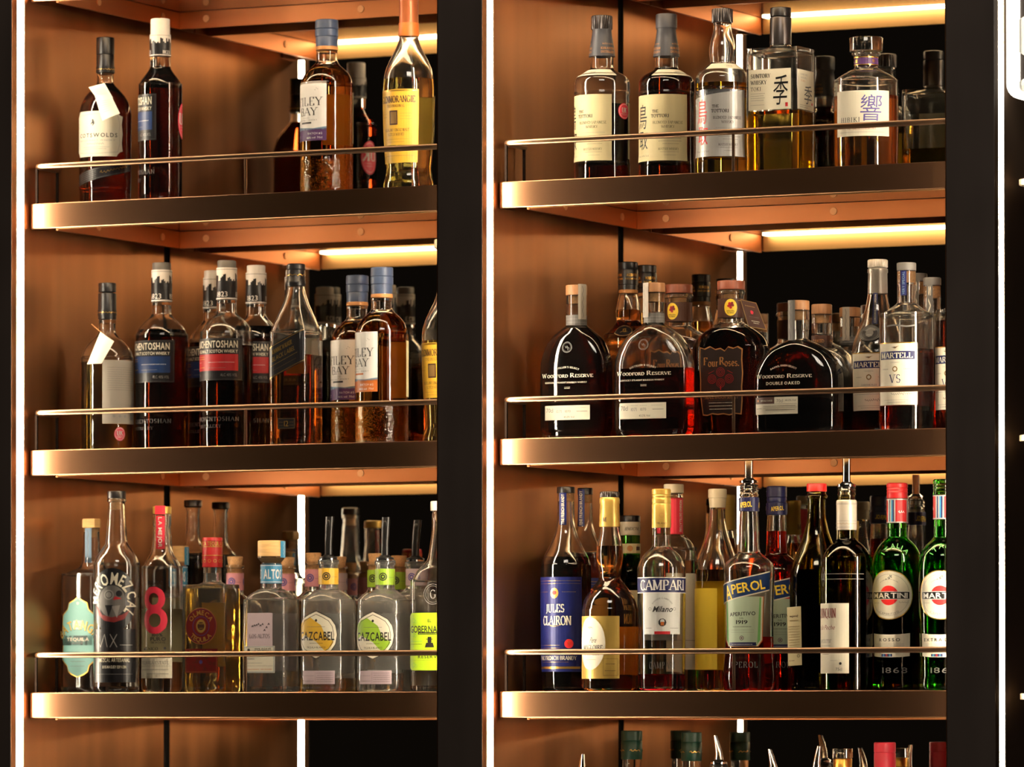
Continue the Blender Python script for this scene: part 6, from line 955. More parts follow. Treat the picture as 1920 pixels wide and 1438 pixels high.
 {'name': 'whisky_bottle', 'label': 'amber decanter bottle with faceted glass stopper and white label, top shelf right', 'cat': 'bottle', 'loc': (1.3458, 0.11, 0.7502), 'n': 2, 'ratio': 1, 'glass': 'clear', 'labels': [{'art': 'hibiki', 'u0': 0.0, 'z0': 0.04875, 'w': 0.08653, 'h': 0.06578, 'part': 'label'}, {'art': 'hib_neck', 'u0': 0.0, 'z0': 0.15478, 'w': 0.10814, 'h': 0.01239, 'part': 'neck_label', 'rad': 0.01723}], 'parts': [{'k': 'lathe', 'part': 'stopper', 'mat': 'clear', 'p': [(0.1757, 0.02434), (0.1762, 0.02472), (0.1943, 0.02472), (0.1953, 0.02429), (0.1958, 0.02312)], 'seg': 12}], 'wall': 0.004, 'seg': 24, 'prof': [(0.1765, 0.01545, 0.0), (0.1734, 0.02009, 0.0), (0.1703, 0.02086, 0.0), (0.1672, 0.017, 0.0), (0.1532, 0.017, 0.0), (0.1494, 0.02009, 0.0), (0.1439, 0.0309, 0.0), (0.1362, 0.04249, 0.0), (0.13, 0.04636, 0.0), (0.1223, 0.04713, 0.0), (0.0, 0.04713, 0.0)], 'fill': 0.1099, 'liq': 'orange', 'rot': 0.2337},
 {'name': 'bourbon_bottle', 'label': 'flat domed bourbon bottle leftmost on the second shelf, cream strip at its foot', 'cat': 'bottle', 'loc': (0.8857, 0.1, 0.3716), 'n': 3.2, 'ratio': 0.5, 'glass': 'clear', 'labels': [{'art': 'wood', 'u0': -0.00316, 'z0': 0.06347, 'w': 0.09323, 'h': 0.07909, 'part': 'printed_lettering'}, {'art': 'woodring', 'u0': -0.00316, 'z0': 0.12831, 'w': 0.01738, 'h': 0.0174, 'part': 'emblem'}, {'art': 'woodlab', 'u0': -0.00316, 'z0': 0.02947, 'w': 0.07427, 'h': 0.02135, 'part': 'strip_label'}, {'art': 'strip', 'u0': 0.01706, 'z0': 0.17894, 'w': 0.01492, 'h': 0.05222, 'part': 'tax_strip', 'args': ('greypaper', 'grey'), 'rad': 0.01628}, {'art': 'collar', 'u0': 0.0, 'z0': 0.16945, 'w': 0.09522, 'h': 0.01582, 'part': 'collar', 'rad': 0.01517}], 'parts': [{'k': 'lathe', 'part': 'stopper', 'mat': 'walnut', 'p': [(0.2153, 0.01564), (0.2158, 0.01604), (0.2288, 0.01604), (0.2299, 0.0156), (0.2304, 0.0144)]}, {'k': 'lathe', 'part': 'cork', 'mat': 'cork', 'p': [(0.2027, 0.00711), (0.2145, 0.0079)]}], 'wall': 0.004, 'seg': 80, 'prof': [(0.2161, 0.01541, 0.0), (0.1876, 0.01541, 0.0), (0.1869, 0.01462, 0.0), (0.1742, 0.01462, 0.0), (0.1703, 0.0158, 0.0), (0.1625, 0.02602, 0.4), (0.152, 0.03819, 0.7), (0.139, 0.04657, 0.9), (0.1207, 0.05326, 1.0), (0.0998, 0.0549, 1.0), (0.0287, 0.0549, 1.0), (0.016, 0.05435, 1.0), (0.0113, 0.05216, 1.0), (0.0, 0.05216, 1.0)], 'fill': 0.1655, 'liq': 'dark', 'rot': 0.0},
 {'name': 'bourbon_bottle', 'label': 'flat domed bourbon bottle third part empty, wooden stopper, second domed one from the left', 'cat': 'bottle', 'loc': (1.0194, 0.085, 0.3716), 'n': 3.2, 'ratio': 0.5, 'glass': 'clear', 'labels': [{'art': 'wood', 'u0': -0.0047, 'z0': 0.06323, 'w': 0.09713, 'h': 0.07684, 'part': 'printed_lettering'}, {'art': 'woodring', 'u0': -0.0047, 'z0': 0.12753, 'w': 0.01723, 'h': 0.01725, 'part': 'emblem'}, {'art': 'woodlab', 'u0': -0.00627, 'z0': 0.02718, 'w': 0.07676, 'h': 0.02351, 'part': 'strip_label'}, {'art': 'strip', 'u0': -0.00997, 'z0': 0.17693, 'w': 0.01578, 'h': 0.05099, 'part': 'tax_strip', 'args': ('greypaper', 'grey'), 'rad': 0.01629}, {'art': 'collar', 'u0': 0.0, 'z0': 0.16909, 'w': 0.0944, 'h': 0.01412, 'part': 'collar', 'rad': 0.01504}], 'parts': [{'k': 'lathe', 'part': 'stopper', 'mat': 'walnut', 'p': [(0.2138, 0.01567), (0.2143, 0.01606), (0.2264, 0.01606), (0.2274, 0.01562), (0.2279, 0.01443)]}, {'k': 'lathe', 'part': 'cork', 'mat': 'cork', 'p': [(0.2005, 0.00705), (0.213, 0.00783)]}], 'wall': 0.004, 'seg': 80, 'prof': [(0.2138, 0.01527, 0.0), (0.1856, 0.01527, 0.0), (0.1848, 0.01449, 0.0), (0.1709, 0.01449, 0.0), (0.1669, 0.01567, 0.0), (0.159, 0.02842, 0.4), (0.1484, 0.04168, 0.7), (0.1351, 0.05081, 0.9), (0.1166, 0.05809, 1.0), (0.0954, 0.05989, 1.0), (0.0248, 0.05989, 1.0), (0.0123, 0.05929, 1.0), (0.0076, 0.05689, 1.0), (0.0, 0.05689, 1.0)], 'fill': 0.1017, 'liq': 'dark', 'rot': 0.0},
 {'name': 'bourbon_bottle', 'label': 'amber bourbon bottle with tall black capsule and round dark seal, behind the domed ones', 'cat': 'bottle', 'loc': (0.8983, 0.255, 0.3716), 'n': 2, 'ratio': 1, 'glass': 'clear', 'labels': [{'art': 'aged', 'u0': 0.0, 'z0': 0.24465, 'w': 0.09573, 'h': 0.01608, 'part': 'capsule_print', 'rad': 0.01525}], 'parts': [{'k': 'lathe', 'part': 'capsule', 'mat': 'labelblack', 'p': [(0.2334, 0.01445), (0.2406, 0.01413), (0.2414, 0.01509), (0.2615, 0.01493), (0.2639, 0.01413), (0.2648, 0.01469), (0.274, 0.01469), (0.2752, 0.01365)]}, {'k': 'lathe', 'part': 'neck_band', 'mat': 'tan', 'p': [(0.2278, 0.01437), (0.2283, 0.01477), (0.2324, 0.01477), (0.2331, 0.01447), (0.2334, 0.01367)]}, {'k': 'disc', 'art': 'medal', 'u0': 0.00695, 'z0': 0.16106, 'w': 0.02532, 'h': 0.01768, 'mat': 'labelblack', 'th': 0.003}], 'prof': [(0.227, 0.01365, 0.0), (0.2173, 0.01605, 0.0), (0.2029, 0.01846, 0.0), (0.1916, 0.01846, 0.0), (0.1868, 0.01766, 0.0), (0.1771, 0.02408, 0.0), (0.1659, 0.03371, 0.0), (0.1546, 0.03772, 0.0), (0.0341, 0.03772, 0.0), (0.0, 0.03772, 0.0)], 'fill': 0.2029, 'liq': 'orange', 'rot': 0.0},
 {'name': 'bourbon_bottle', 'label': 'amber bourbon bottle with black capsule, right behind its twin, second shelf', 'cat': 'bottle', 'loc': (0.8924, 0.335, 0.3716), 'n': 2, 'ratio': 1, 'glass': 'clear', 'labels': [{'art': 'aged', 'u0': 0.0, 'z0': 0.24554, 'w': 0.09656, 'h': 0.01622, 'part': 'capsule_print', 'rad': 0.01538}], 'parts': [{'k': 'lathe', 'part': 'capsule', 'mat': 'labelblack', 'p': [(0.2342, 0.01457), (0.2415, 0.01425), (0.2423, 0.01522), (0.2626, 0.01506), (0.265, 0.01425), (0.2658, 0.01482), (0.2751, 0.01482), (0.2764, 0.01376)]}, {'k': 'lathe', 'part': 'neck_band', 'mat': 'tan', 'p': [(0.2285, 0.01449), (0.229, 0.0149), (0.2332, 0.0149), (0.2338, 0.0146), (0.2342, 0.01379)]}], 'prof': [(0.2277, 0.01376, 0.0), (0.218, 0.01619, 0.0), (0.2034, 0.01862, 0.0), (0.192, 0.01862, 0.0), (0.1872, 0.01781, 0.0), (0.1774, 0.02429, 0.0), (0.1661, 0.03401, 0.0), (0.1547, 0.03401, 0.0), (0.0332, 0.03401, 0.0), (0.0, 0.03401, 0.0)], 'fill': 0.2034, 'liq': 'orange', 'rot': 0.0},
 {'name': 'bourbon_bottle', 'label': 'dark red bourbon bottle with jagged framed panel and hanging brown tag', 'cat': 'bottle', 'loc': (1.1095, 0.16, 0.3716), 'n': 3.4, 'ratio': 0.62, 'glass': 'clear', 'labels': [{'art': 'rosesneck', 'u0': 0.00741, 'z0': 0.17809, 'w': 0.12234, 'h': 0.02833, 'part': 'neck_label', 'rad': 0.01949}, {'art': 'roses', 'u0': -0.00157, 'z0': 0.03413, 'w': 0.06916, 'h': 0.10147, 'part': 'label'}], 'parts': [{'k': 'lathe', 'part': 'stopper', 'mat': 'redwood', 'p': [(0.2198, 0.02004), (0.2203, 0.02043), (0.2317, 0.02043), (0.2327, 0.01999), (0.2332, 0.0188)]}, {'k': 'lathe', 'part': 'cork', 'mat': 'cork', 'p': [(0.2048, 0.011), (0.219, 0.01179)]}, {'k': 'tag', 'art': 'rosetag', 'q': [(0.0345, -0.045, 0.2023), (0.0579, -0.04, 0.1964), (0.0739, -0.038, 0.1562), (0.0477, -0.046, 0.1612)], 'w': 0.02464, 'h': 0.04318}, {'k': 'string', 'mat': 'gold', 'q': [(0.0236, -0.028, 0.2022), (0.0354, -0.045, 0.1999)]}], 'wall': 0.0045, 'seg': 80, 'prof': [(0.219, 0.01965, 0.0), (0.2167, 0.02122, 0.0), (0.2127, 0.02122, 0.0), (0.2104, 0.01925, 0.0), (0.1749, 0.01925, 0.0), (0.1686, 0.02277, 0.1), (0.1608, 0.03516, 0.5), (0.1513, 0.04658, 0.85), (0.1387, 0.05442, 1.0), (0.1269, 0.05611, 1.0), (0.0758, 0.05555, 1.0), (0.0113, 0.04713, 1.0), (0.0, 0.04713, 1.0)], 'fill': 0.1616, 'liq': 'dark', 'rot': 0.0},
 {'name': 'bourbon_bottle', 'label': 'red brown bourbon bottle with yellow neck seal standing behind a domed bottle', 'cat': 'bottle', 'loc': (0.9955, 0.225, 0.3716), 'n': 3.4, 'ratio': 0.62, 'glass': 'clear', 'labels': [{'art': 'rosesneck', 'u0': -0.00197, 'z0': 0.18024, 'w': 0.12393, 'h': 0.0287, 'part': 'neck_label', 'rad': 0.01974}, {'art': 'roses', 'u0': -0.00159, 'z0': 0.0368, 'w': 0.06369, 'h': 0.10279, 'part': 'label'}], 'parts': [{'k': 'lathe', 'part': 'stopper', 'mat': 'redwood', 'p': [(0.2225, 0.0203), (0.223, 0.0207), (0.2345, 0.0207), (0.2355, 0.02025), (0.236, 0.01904)]}, {'k': 'lathe', 'part': 'cork', 'mat': 'cork', 'p': [(0.2073, 0.01115), (0.2217, 0.01194)]}], 'wall': 0.0045, 'seg': 80, 'prof': [(0.2217, 0.0199, 0.0), (0.2193, 0.02149, 0.0), (0.2153, 0.02149, 0.0), (0.2129, 0.0195, 0.0), (0.1771, 0.0195, 0.0), (0.1707, 0.02307, 0.1), (0.1627, 0.03562, 0.5), (0.1531, 0.04721, 0.85), (0.1404, 0.05022, 1.0), (0.1284, 0.05178, 1.0), (0.0766, 0.05126, 1.0), (0.0113, 0.04349, 1.0), (0.0, 0.04349, 1.0)], 'fill': 0.0997, 'liq': 'red_brown', 'rot': 0.0},
 {'name': 'bourbon_bottle', 'label': 'wide flat bourbon bottle with two line white lettering and small cream patch label', 'cat': 'bottle', 'loc': (1.2564, 0.07, 0.3716), 'n': 3.2, 'ratio': 0.5, 'glass': 'clear', 'labels': [{'art': 'wood', 'u0': -0.01081, 'z0': 0.06105, 'w': 0.0973, 'h': 0.05411, 'part': 'printed_lettering', 'args': (True,)}, {'art': 'woodlab2', 'u0': -0.02317, 'z0': 0.02782, 'w': 0.07104, 'h': 0.02473, 'part': 'strip_label'}, {'art': 'strip', 'u0': -0.0072, 'z0': 0.13449, 'w': 0.0161, 'h': 0.05876, 'part': 'tax_strip', 'args': ('grey', 'ink'), 'rad': 0.01575}], 'parts': [{'k': 'lathe', 'part': 'stopper', 'mat': 'walnut', 'p': [(0.1793, 0.01506), (0.1798, 0.01544), (0.1918, 0.01544), (0.1928, 0.01501), (0.1932, 0.01384)]}, {'k': 'lathe', 'part': 'cork', 'mat': 'cork', 'p': [(0.1654, 0.00695), (0.1786, 0.00772)]}], 'wall': 0.004, 'seg': 80, 'prof': [(0.1793, 0.01506, 0.0), (0.1515, 0.01506, 0.0), (0.1507, 0.01429, 0.0), (0.1401, 0.01429, 0.0), (0.1363, 0.01544, 0.0), (0.1289, 0.03133, 0.4), (0.119, 0.04589, 0.7), (0.1067, 0.05588, 0.9), (0.0893, 0.06385, 1.0), (0.0696, 0.06583, 1.0), (0.0186, 0.06583, 1.0), (0.0062, 0.06517, 1.0), (0.0, 0.06254, 1.0)], 'fill': 0.1345, 'liq': 'dark', 'rot': 0.0},
 {'name': 'bourbon_bottle', 'label': 'domed bourbon bottle with light wood stopper directly behind the widest one', 'cat': 'bottle', 'loc': (1.2522, 0.165, 0.3716), 'n': 3.2, 'ratio': 0.5, 'glass': 'clear', 'labels': [{'art': 'oaked', 'u0': 0.0, 'z0': 0.13094, 'w': 0.09307, 'h': 0.01719, 'part': 'collar', 'rad': 0.01483}], 'parts': [{'k': 'lathe', 'part': 'stopper', 'mat': 'walnut', 'p': [(0.1794, 0.01483), (0.1799, 0.01522), (0.1927, 0.01522), (0.1937, 0.01478), (0.1942, 0.01359)]}, {'k': 'lathe', 'part': 'cork', 'mat': 'cork', 'p': [(0.1669, 0.00702), (0.1786, 0.0078)]}], 'wall': 0.004, 'seg': 80, 'prof': [(0.1802, 0.01522, 0.0), (0.152, 0.01522, 0.0), (0.1513, 0.01444, 0.0), (0.1428, 0.01444, 0.0), (0.1392, 0.01561, 0.0), (0.1321, 0.02714, 0.4), (0.1225, 0.03974, 0.7), (0.1106, 0.04838, 0.9), (0.0938, 0.05528, 1.0), (0.0747, 0.05699, 1.0), (0.0232, 0.05699, 1.0), (0.0107, 0.05642, 1.0), (0.006, 0.05414, 1.0), (0.0, 0.05414, 1.0)], 'fill': 0.0661, 'liq': 'dark', 'rot': 0.0},
 {'name': 'bourbon_bottle', 'label': 'domed bourbon bottle furthest back with grey stamped strip on its neck', 'cat': 'bottle', 'loc': (1.2678, 0.235, 0.3716), 'n': 3.2, 'ratio': 0.5, 'glass': 'clear', 'labels': [{'art': 'strip', 'u0': -0.00012, 'z0': 0.14406, 'w': 0.01134, 'h': 0.04956, 'part': 'tax_strip', 'args': ('greypaper', 'grey'), 'rad': 0.01603}, {'art': 'collar', 'u0': 0.0, 'z0': 0.13777, 'w': 0.0937, 'h': 0.01259, 'part': 'collar', 'rad': 0.01493}], 'parts': [{'k': 'lathe', 'part': 'stopper', 'mat': 'walnut', 'p': [(0.1795, 0.01532), (0.1799, 0.01571), (0.1921, 0.01571), (0.1931, 0.01527), (0.1936, 0.01408)]}], 'wall': 0.004, 'seg': 80, 'prof': [(0.1795, 0.01532, 0.0), (0.1511, 0.01532, 0.0), (0.1504, 0.01454, 0.0), (0.1439, 0.01454, 0.0), (0.1404, 0.01571, 0.0), (0.1335, 0.02503, 0.4), (0.1242, 0.03666, 0.7), (0.1127, 0.04461, 0.9), (0.0965, 0.05097, 1.0), (0.078, 0.05255, 1.0), (0.0261, 0.05255, 1.0), (0.0135, 0.05202, 1.0), (0.0088, 0.04992, 1.0), (0.0, 0.04992, 1.0)], 'fill': 0.0654, 'liq': 'dark', 'rot': 0.0},
 {'name': 'cognac_bottle', 'label': 'teardrop cognac bottle with silver neck and round black seal', 'cat': 'bottle', 'loc': (1.3468, 0.15, 0.3716), 'n': 2, 'ratio': 1, 'glass': 'clear', 'labels': [{'art': 'martell', 'u0': 0.0, 'z0': 0.03418, 'w': 0.06667, 'h': 0.0838, 'part': 'label', 'args': ('CB',)}, {'art': 'ribbon', 'u0': 0.00251, 'z0': 0.15989, 'w': 0.008, 'h': 0.0458, 'part': 'ribbon', 'args': ('CORDON BLEU CORDON', 'navy', 'cream'), 'rad': 0.01861, 'rad2': 0.01473, 'off': 0.0006}], 'parts': [{'k': 'lathe', 'part': 'cap', 'mat': 'palesilver', 'p': [(0.2437, 0.01395), (0.2442, 0.01434), (0.2539, 0.01434), (0.2549, 0.01391), (0.2554, 0.01273)], 'ribs': 30, 'z0': 0.24274, 'z1': 0.25459, 'seg': 120}, {'k': 'lathe', 'part': 'capsule', 'mat': 'satin_silver', 'p': [(0.2049, 0.01426), (0.2065, 0.0145), (0.2352, 0.01395), (0.2367, 0.01488), (0.2414, 0.01473), (0.243, 0.01318)]}, {'k': 'disc', 'art': 'crest', 'u0': -0.00031, 'z0': 0.1335, 'w': 0.03201, 'h': 0.02561, 'mat': 'labelblack', 'th': 0.003, 'lab': 'round black wax seal'}], 'prof': [(0.2065, 0.01434, 0.0), (0.1987, 0.0155, 0.0), (0.1832, 0.01861, 0.0), (0.1677, 0.02326, 0.0), (0.1521, 0.02946, 0.0), (0.1366, 0.03489, 0.0), (0.1226, 0.0376, 0.0), (0.1056, 0.03837, 0.0), (0.0, 0.03644, 0.0)], 'fill': 0.09, 'liq': 'dark', 'rot': 0.0402},
 {'name': 'cognac_bottle', 'label': 'half full cognac bottle with grey cap and large white label', 'cat': 'bottle', 'loc': (1.4223, 0.075, 0.3716), 'n': 2, 'ratio': 1, 'glass': 'clear', 'labels': [{'art': 'martell', 'u0': 0.0, 'z0': 0.03635, 'w': 0.06586, 'h': 0.08968, 'part': 'label', 'args': ('VS',)}, {'art': 'ribbon', 'u0': 0.00144, 'z0': 0.19503, 'w': 0.00907, 'h': 0.03528, 'part': 'tax_strip', 'args': ('VERY SPECIAL', 'navy', 'bluegrey'), 'rad': 0.01371}, {'art': 'emb', 'u0': 0.0078, 'z0': 0.13753, 'w': 0.05361, 'h': 0.02914, 'part': 'embossing', 'args': ('~',)}, {'art': 'backpaper', 'u0': 0.1239, 'z0': 0.03788, 'w': 0.07493, 'h': 0.07665, 'part': 'back_label', 'args': ('paper',)}], 'parts': [{'k': 'lathe', 'part': 'cap', 'mat': 'grey', 'p': [(0.2311, 0.01355), (0.2315, 0.01394), (0.2411, 0.01394), (0.2421, 0.01351), (0.2426, 0.01234)]}, {'k': 'lathe', 'part': 'cork', 'mat': 'cork', 'p': [(0.2142, 0.00957), (0.2303, 0.00996)]}], 'wall': 0.0035, 'prof': [(0.2318, 0.0134, 0.0), (0.1897, 0.0134, 0.0), (0.1835, 0.01532, 0.0), (0.1774, 0.02297, 0.0), (0.1697, 0.03369, 0.0), (0.1636, 0.03829, 0.0), (0.1559, 0.03944, 0.0), (0.0, 0.03944, 0.0)], 'fill': 0.1176, 'liq': 'red_brown', 'rot': -0.0509},
 {'name': 'cognac_bottle', 'label': 'cognac bottle with grey cap hidden behind the large white label', 'cat': 'bottle', 'loc': (1.3538, 0.29, 0.3716), 'n': 2, 'ratio': 1, 'glass': 'clear', 'labels': [{'art': 'ribbon', 'u0': 0.0, 'z0': 0.18972, 'w': 0.00923, 'h': 0.04412, 'part': 'tax_strip', 'args': ('VS', 'grey', 'cream'), 'rad': 0.01306}], 'parts': [{'k': 'lathe', 'part': 'cap', 'mat': 'grey', 'p': [(0.2331, 0.01298), (0.2335, 0.01338), (0.2434, 0.01338), (0.2444, 0.01293), (0.2449, 0.01174)]}, {'k': 'lathe', 'part': 'cork', 'mat': 'cork', 'p': [(0.2149, 0.00865), (0.2323, 0.00944)]}], 'prof': [(0.2338, 0.01259, 0.0), (0.1976, 0.01298, 0.0), (0.1897, 0.01495, 0.0), (0.1803, 0.02518, 0.0), (0.1708, 0.02832, 0.0), (0.1621, 0.0299, 0.0), (0.007, 0.0299, 0.0), (0.0, 0.0299, 0.0)], 'fill': 0.1267, 'liq': 'red_brown', 'rot': 0.09},
 {'name': 'cognac_bottle', 'label': 'cognac bottle with grey capped glass neck between the two white labelled ones', 'cat': 'bottle', 'loc': (1.4258, 0.165, 0.3716), 'n': 2, 'ratio': 1, 'glass': 'clear', 'labels': [{'art': 'ribbon', 'u0': 0.0, 'z0': 0.1731, 'w': 0.00907, 'h': 0.04336, 'part': 'tax_strip', 'args': ('VS', 'grey', 'cream'), 'rad': 0.01284}], 'parts': [{'k': 'lathe', 'part': 'cap', 'mat': 'grey', 'p': [(0.2157, 0.01276), (0.2162, 0.01315), (0.2258, 0.01315), (0.2268, 0.01271), (0.2273, 0.01154)]}, {'k': 'lathe', 'part': 'cork', 'mat': 'cork', 'p': [(0.1979, 0.00851), (0.2149, 0.00928)]}], 'prof': [(0.2165, 0.01237, 0.0), (0.1808, 0.01276, 0.0), (0.1731, 0.01469, 0.0), (0.1638, 0.02474, 0.0), (0.1545, 0.02784, 0.0), (0.146, 0.02938, 0.0), (0.0, 0.02938, 0.0)], 'fill': 0.1112, 'liq': 'red_brown', 'rot': 0.0876},
 {'name': 'cognac_bottle', 'label': 'cognac bottle with blue neck strip cut off by the right dark post', 'cat': 'bottle', 'loc': (1.4968, 0.09, 0.3716), 'n': 2, 'ratio': 1, 'glass': 'clear', 'labels': [{'art': 'martell', 'u0': 0.0, 'z0': 0.02914, 'w': 0.06112, 'h': 0.09023, 'part': 'label', 'args': ('VS',)}, {'art': 'ribbon', 'u0': -0.00183, 'z0': 0.18515, 'w': 0.00891, 'h': 0.03366, 'part': 'tax_strip', 'args': ('VERY SPECIAL', 'navy', 'bluegrey'), 'rad': 0.01368}], 'parts': [{'k': 'lathe', 'part': 'cap', 'mat': 'darkmetal', 'p': [(0.2196, 0.01352), (0.22, 0.0139), (0.2296, 0.0139), (0.2306, 0.01348), (0.2311, 0.01232)]}], 'wall': 0.0035, 'prof': [(0.2203, 0.01337, 0.0), (0.1859, 0.01337, 0.0), (0.1798, 0.01528, 0.0), (0.1737, 0.02292, 0.0), (0.166, 0.03056, 0.0), (0.1591, 0.03361, 0.0), (0.0, 0.034, 0.0)], 'fill': 0.1576, 'liq': 'dark', 'rot': -0.1578},
 {'name': 'brandy_bottle', 'label': 'dark brandy bottle with tall blue label and gold crest', 'cat': 'bottle', 'loc': (0.8682, 0.1, 0.0002), 'n': 2, 'ratio': 1, 'glass': 'clear', 'labels': [{'art': 'jules', 'u0': 0.0, 'z0': 0.02891, 'w': 0.08454, 'h': 0.13987, 'part': 'label'}, {'art': 'ribbon', 'u0': 0.00129, 'z0': 0.24627, 'w': 0.01139, 'h': 0.04745, 'part': 'neck_strip', 'args': ('FINE FRENCH BRANDY', 'royal', 'cream', 1.5708), 'rad': 0.01312}], 'parts': [{'k': 'lathe', 'part': 'cap', 'mat': 'labelblack', 'p': [(0.2937, 0.01304), (0.2942, 0.01343), (0.3017, 0.01343), (0.3027, 0.01299), (0.3032, 0.01179)]}, {'k': 'lathe', 'part': 'cork', 'mat': 'cork', 'p': [(0.2819, 0.00988), (0.2937, 0.01027)]}], 'prof': [(0.2937, 0.01225, 0.0), (0.266, 0.01264, 0.0), (0.2463, 0.01422, 0.0), (0.2305, 0.01817, 0.0), (0.2146, 0.02528, 0.0), (0.2012, 0.0324, 0.0), (0.1901, 0.03635, 0.0), (0.1751, 0.03753, 0.0), (0.0763, 0.03714, 0.0), (0.0052, 0.03516, 0.0), (0.0, 0.03516, 0.0)], 'fill': 0.1988, 'liq': 'dark', 'rot': -0.0272},
 {'name': 'brandy_bottle', 'label': 'dark brandy bottle with blue neck strip standing behind its blue labelled twin', 'cat': 'bottle', 'loc': (0.8524, 0.2, 0.0002), 'n': 2, 'ratio': 1, 'glass': 'clear', 'labels': [{'art': 'jules', 'u0': 0.0, 'z0': 0.03374, 'w': 0.07033, 'h': 0.13589, 'part': 'label'}, {'art': 'ribbon', 'u0': -0.00564, 'z0': 0.2472, 'w': 0.01202, 'h': 0.056, 'part': 'neck_strip', 'args': ('FINE FRENCH BRANDY', 'royal', 'cream', 1.5708), 'rad': 0.01167}], 'parts': [{'k': 'lathe', 'part': 'cap', 'mat': 'labelblack', 'p': [(0.2952, 0.01119), (0.2957, 0.01159), (0.3041, 0.01159), (0.3051, 0.01114), (0.3056, 0.00993)]}, {'k': 'lathe', 'part': 'cork', 'mat': 'cork', 'p': [(0.284, 0.00839), (0.2952, 0.00879)]}], 'prof': [(0.2952, 0.01079, 0.0), (0.268, 0.01119, 0.0), (0.248, 0.01279, 0.0), (0.232, 0.01758, 0.0), (0.216, 0.02478, 0.0), (0.2024, 0.03117, 0.0), (0.1912, 0.03517, 0.0), (0.0058, 0.03437, 0.0), (0.0, 0.03437, 0.0)], 'fill': 0.2056, 'liq': 'red_brown', 'rot': 0.3419},
 {'name': 'calvados_bottle', 'label': 'round shouldered calvados bottle with yellow neck capsule and oval white label', 'cat': 'bottle', 'loc': (0.9468, 0.085, 0.0002), 'n': 2, 'ratio': 1, 'glass': 'clear', 'labels': [{'art': 'magloire', 'u0': 0.0, 'z0': 0.01827, 'w': 0.07149, 'h': 0.09192, 'part': 'label'}, {'art': 'mneck', 'u0': 0.0, 'z0': 0.24381, 'w': 0.09517, 'h': 0.03145, 'part': 'capsule_print', 'rad': 0.01516}, {'art': 'backpaper', 'u0': 0.13081, 'z0': 0.02691, 'w': 0.08328, 'h': 0.06835, 'part': 'back_label', 'args': ('paper',)}], 'parts': [{'k': 'lathe', 'part': 'cap', 'mat': 'darkmetal', 'p': [(0.2855, 0.01375), (0.286, 0.01414), (0.2926, 0.01414), (0.2936, 0.0137), (0.2941, 0.01251)], 'ribs': 30, 'z0': 0.28449, 'z1': 0.29334, 'seg': 120}, {'k': 'lathe', 'part': 'capsule', 'mat': 'goldfoil', 'p': [(0.2422, 0.01524), (0.2438, 0.01556), (0.2753, 0.0143), (0.2768, 0.01508), (0.2831, 0.01493), (0.2855, 0.01375)]}], 'prof': [(0.2438, 0.01414, 0.0), (0.2328, 0.01532, 0.0), (0.2171, 0.01846, 0.0), (0.2014, 0.01964, 0.0), (0.1872, 0.01846, 0.0), (0.1731, 0.01571, 0.0), (0.1652, 0.0165, 0.0), (0.1573, 0.022, 0.0), (0.1479, 0.02985, 0.0), (0.1369, 0.03653, 0.0), (0.1228, 0.04046, 0.0), (0.1086, 0.04164, 0.0), (0.0049, 0.04164, 0.0), (0.0, 0.04164, 0.0)], 'fill': 0.2139, 'liq': 'orange', 'rot': -0.0744},
 {'name': 'liqueur_bottle', 'label': 'green liqueur bottle with black cap and cream neck bands behind the calvados', 'cat': 'bottle', 'loc': (0.9009, 0.255, 0.0002), 'n': 2, 'ratio': 1, 'glass': 'green', 'labels': [{'art': 'bene', 'u0': 0.0, 'z0': 0.23691, 'w': 0.09865, 'h': 0.01605, 'part': 'capsule_print', 'rad': 0.01572}, {'art': 'bene2', 'u0': 0.0, 'z0': 0.20802, 'w': 0.09765, 'h': 0.01444, 'part': 'neck_label', 'rad': 0.01556}, {'art': 'plain', 'u0': 0.0, 'z0': 0.09411, 'w': 0.06255, 'h': 0.05775, 'part': 'label', 'args': ('paper',), 'off': 0.0006}], 'parts': [{'k': 'lathe', 'part': 'cap', 'mat': 'labelblack', 'p': [(0.2554, 0.01524), (0.2558, 0.01564), (0.2635, 0.01564), (0.2645, 0.01519), (0.265, 0.01397)]}, {'k': 'lathe', 'part': 'capsule', 'mat': 'ivorycap', 'p': [(0.2353, 0.01524), (0.2377, 0.01564), (0.253, 0.01564), (0.2554, 0.01524)]}], 'prof': [(0.2361, 0.01483, 0.0), (0.1984, 0.01524, 0.0), (0.1823, 0.01604, 0.0), (0.1711, 0.02245, 0.0), (0.1599, 0.03047, 0.0), (0.1503, 0.03448, 0.0), (0.0059, 0.03448, 0.0), (0.0, 0.03448, 0.0)], 'fill': 0.2064, 'liq': 'green', 'rot': 0.439},
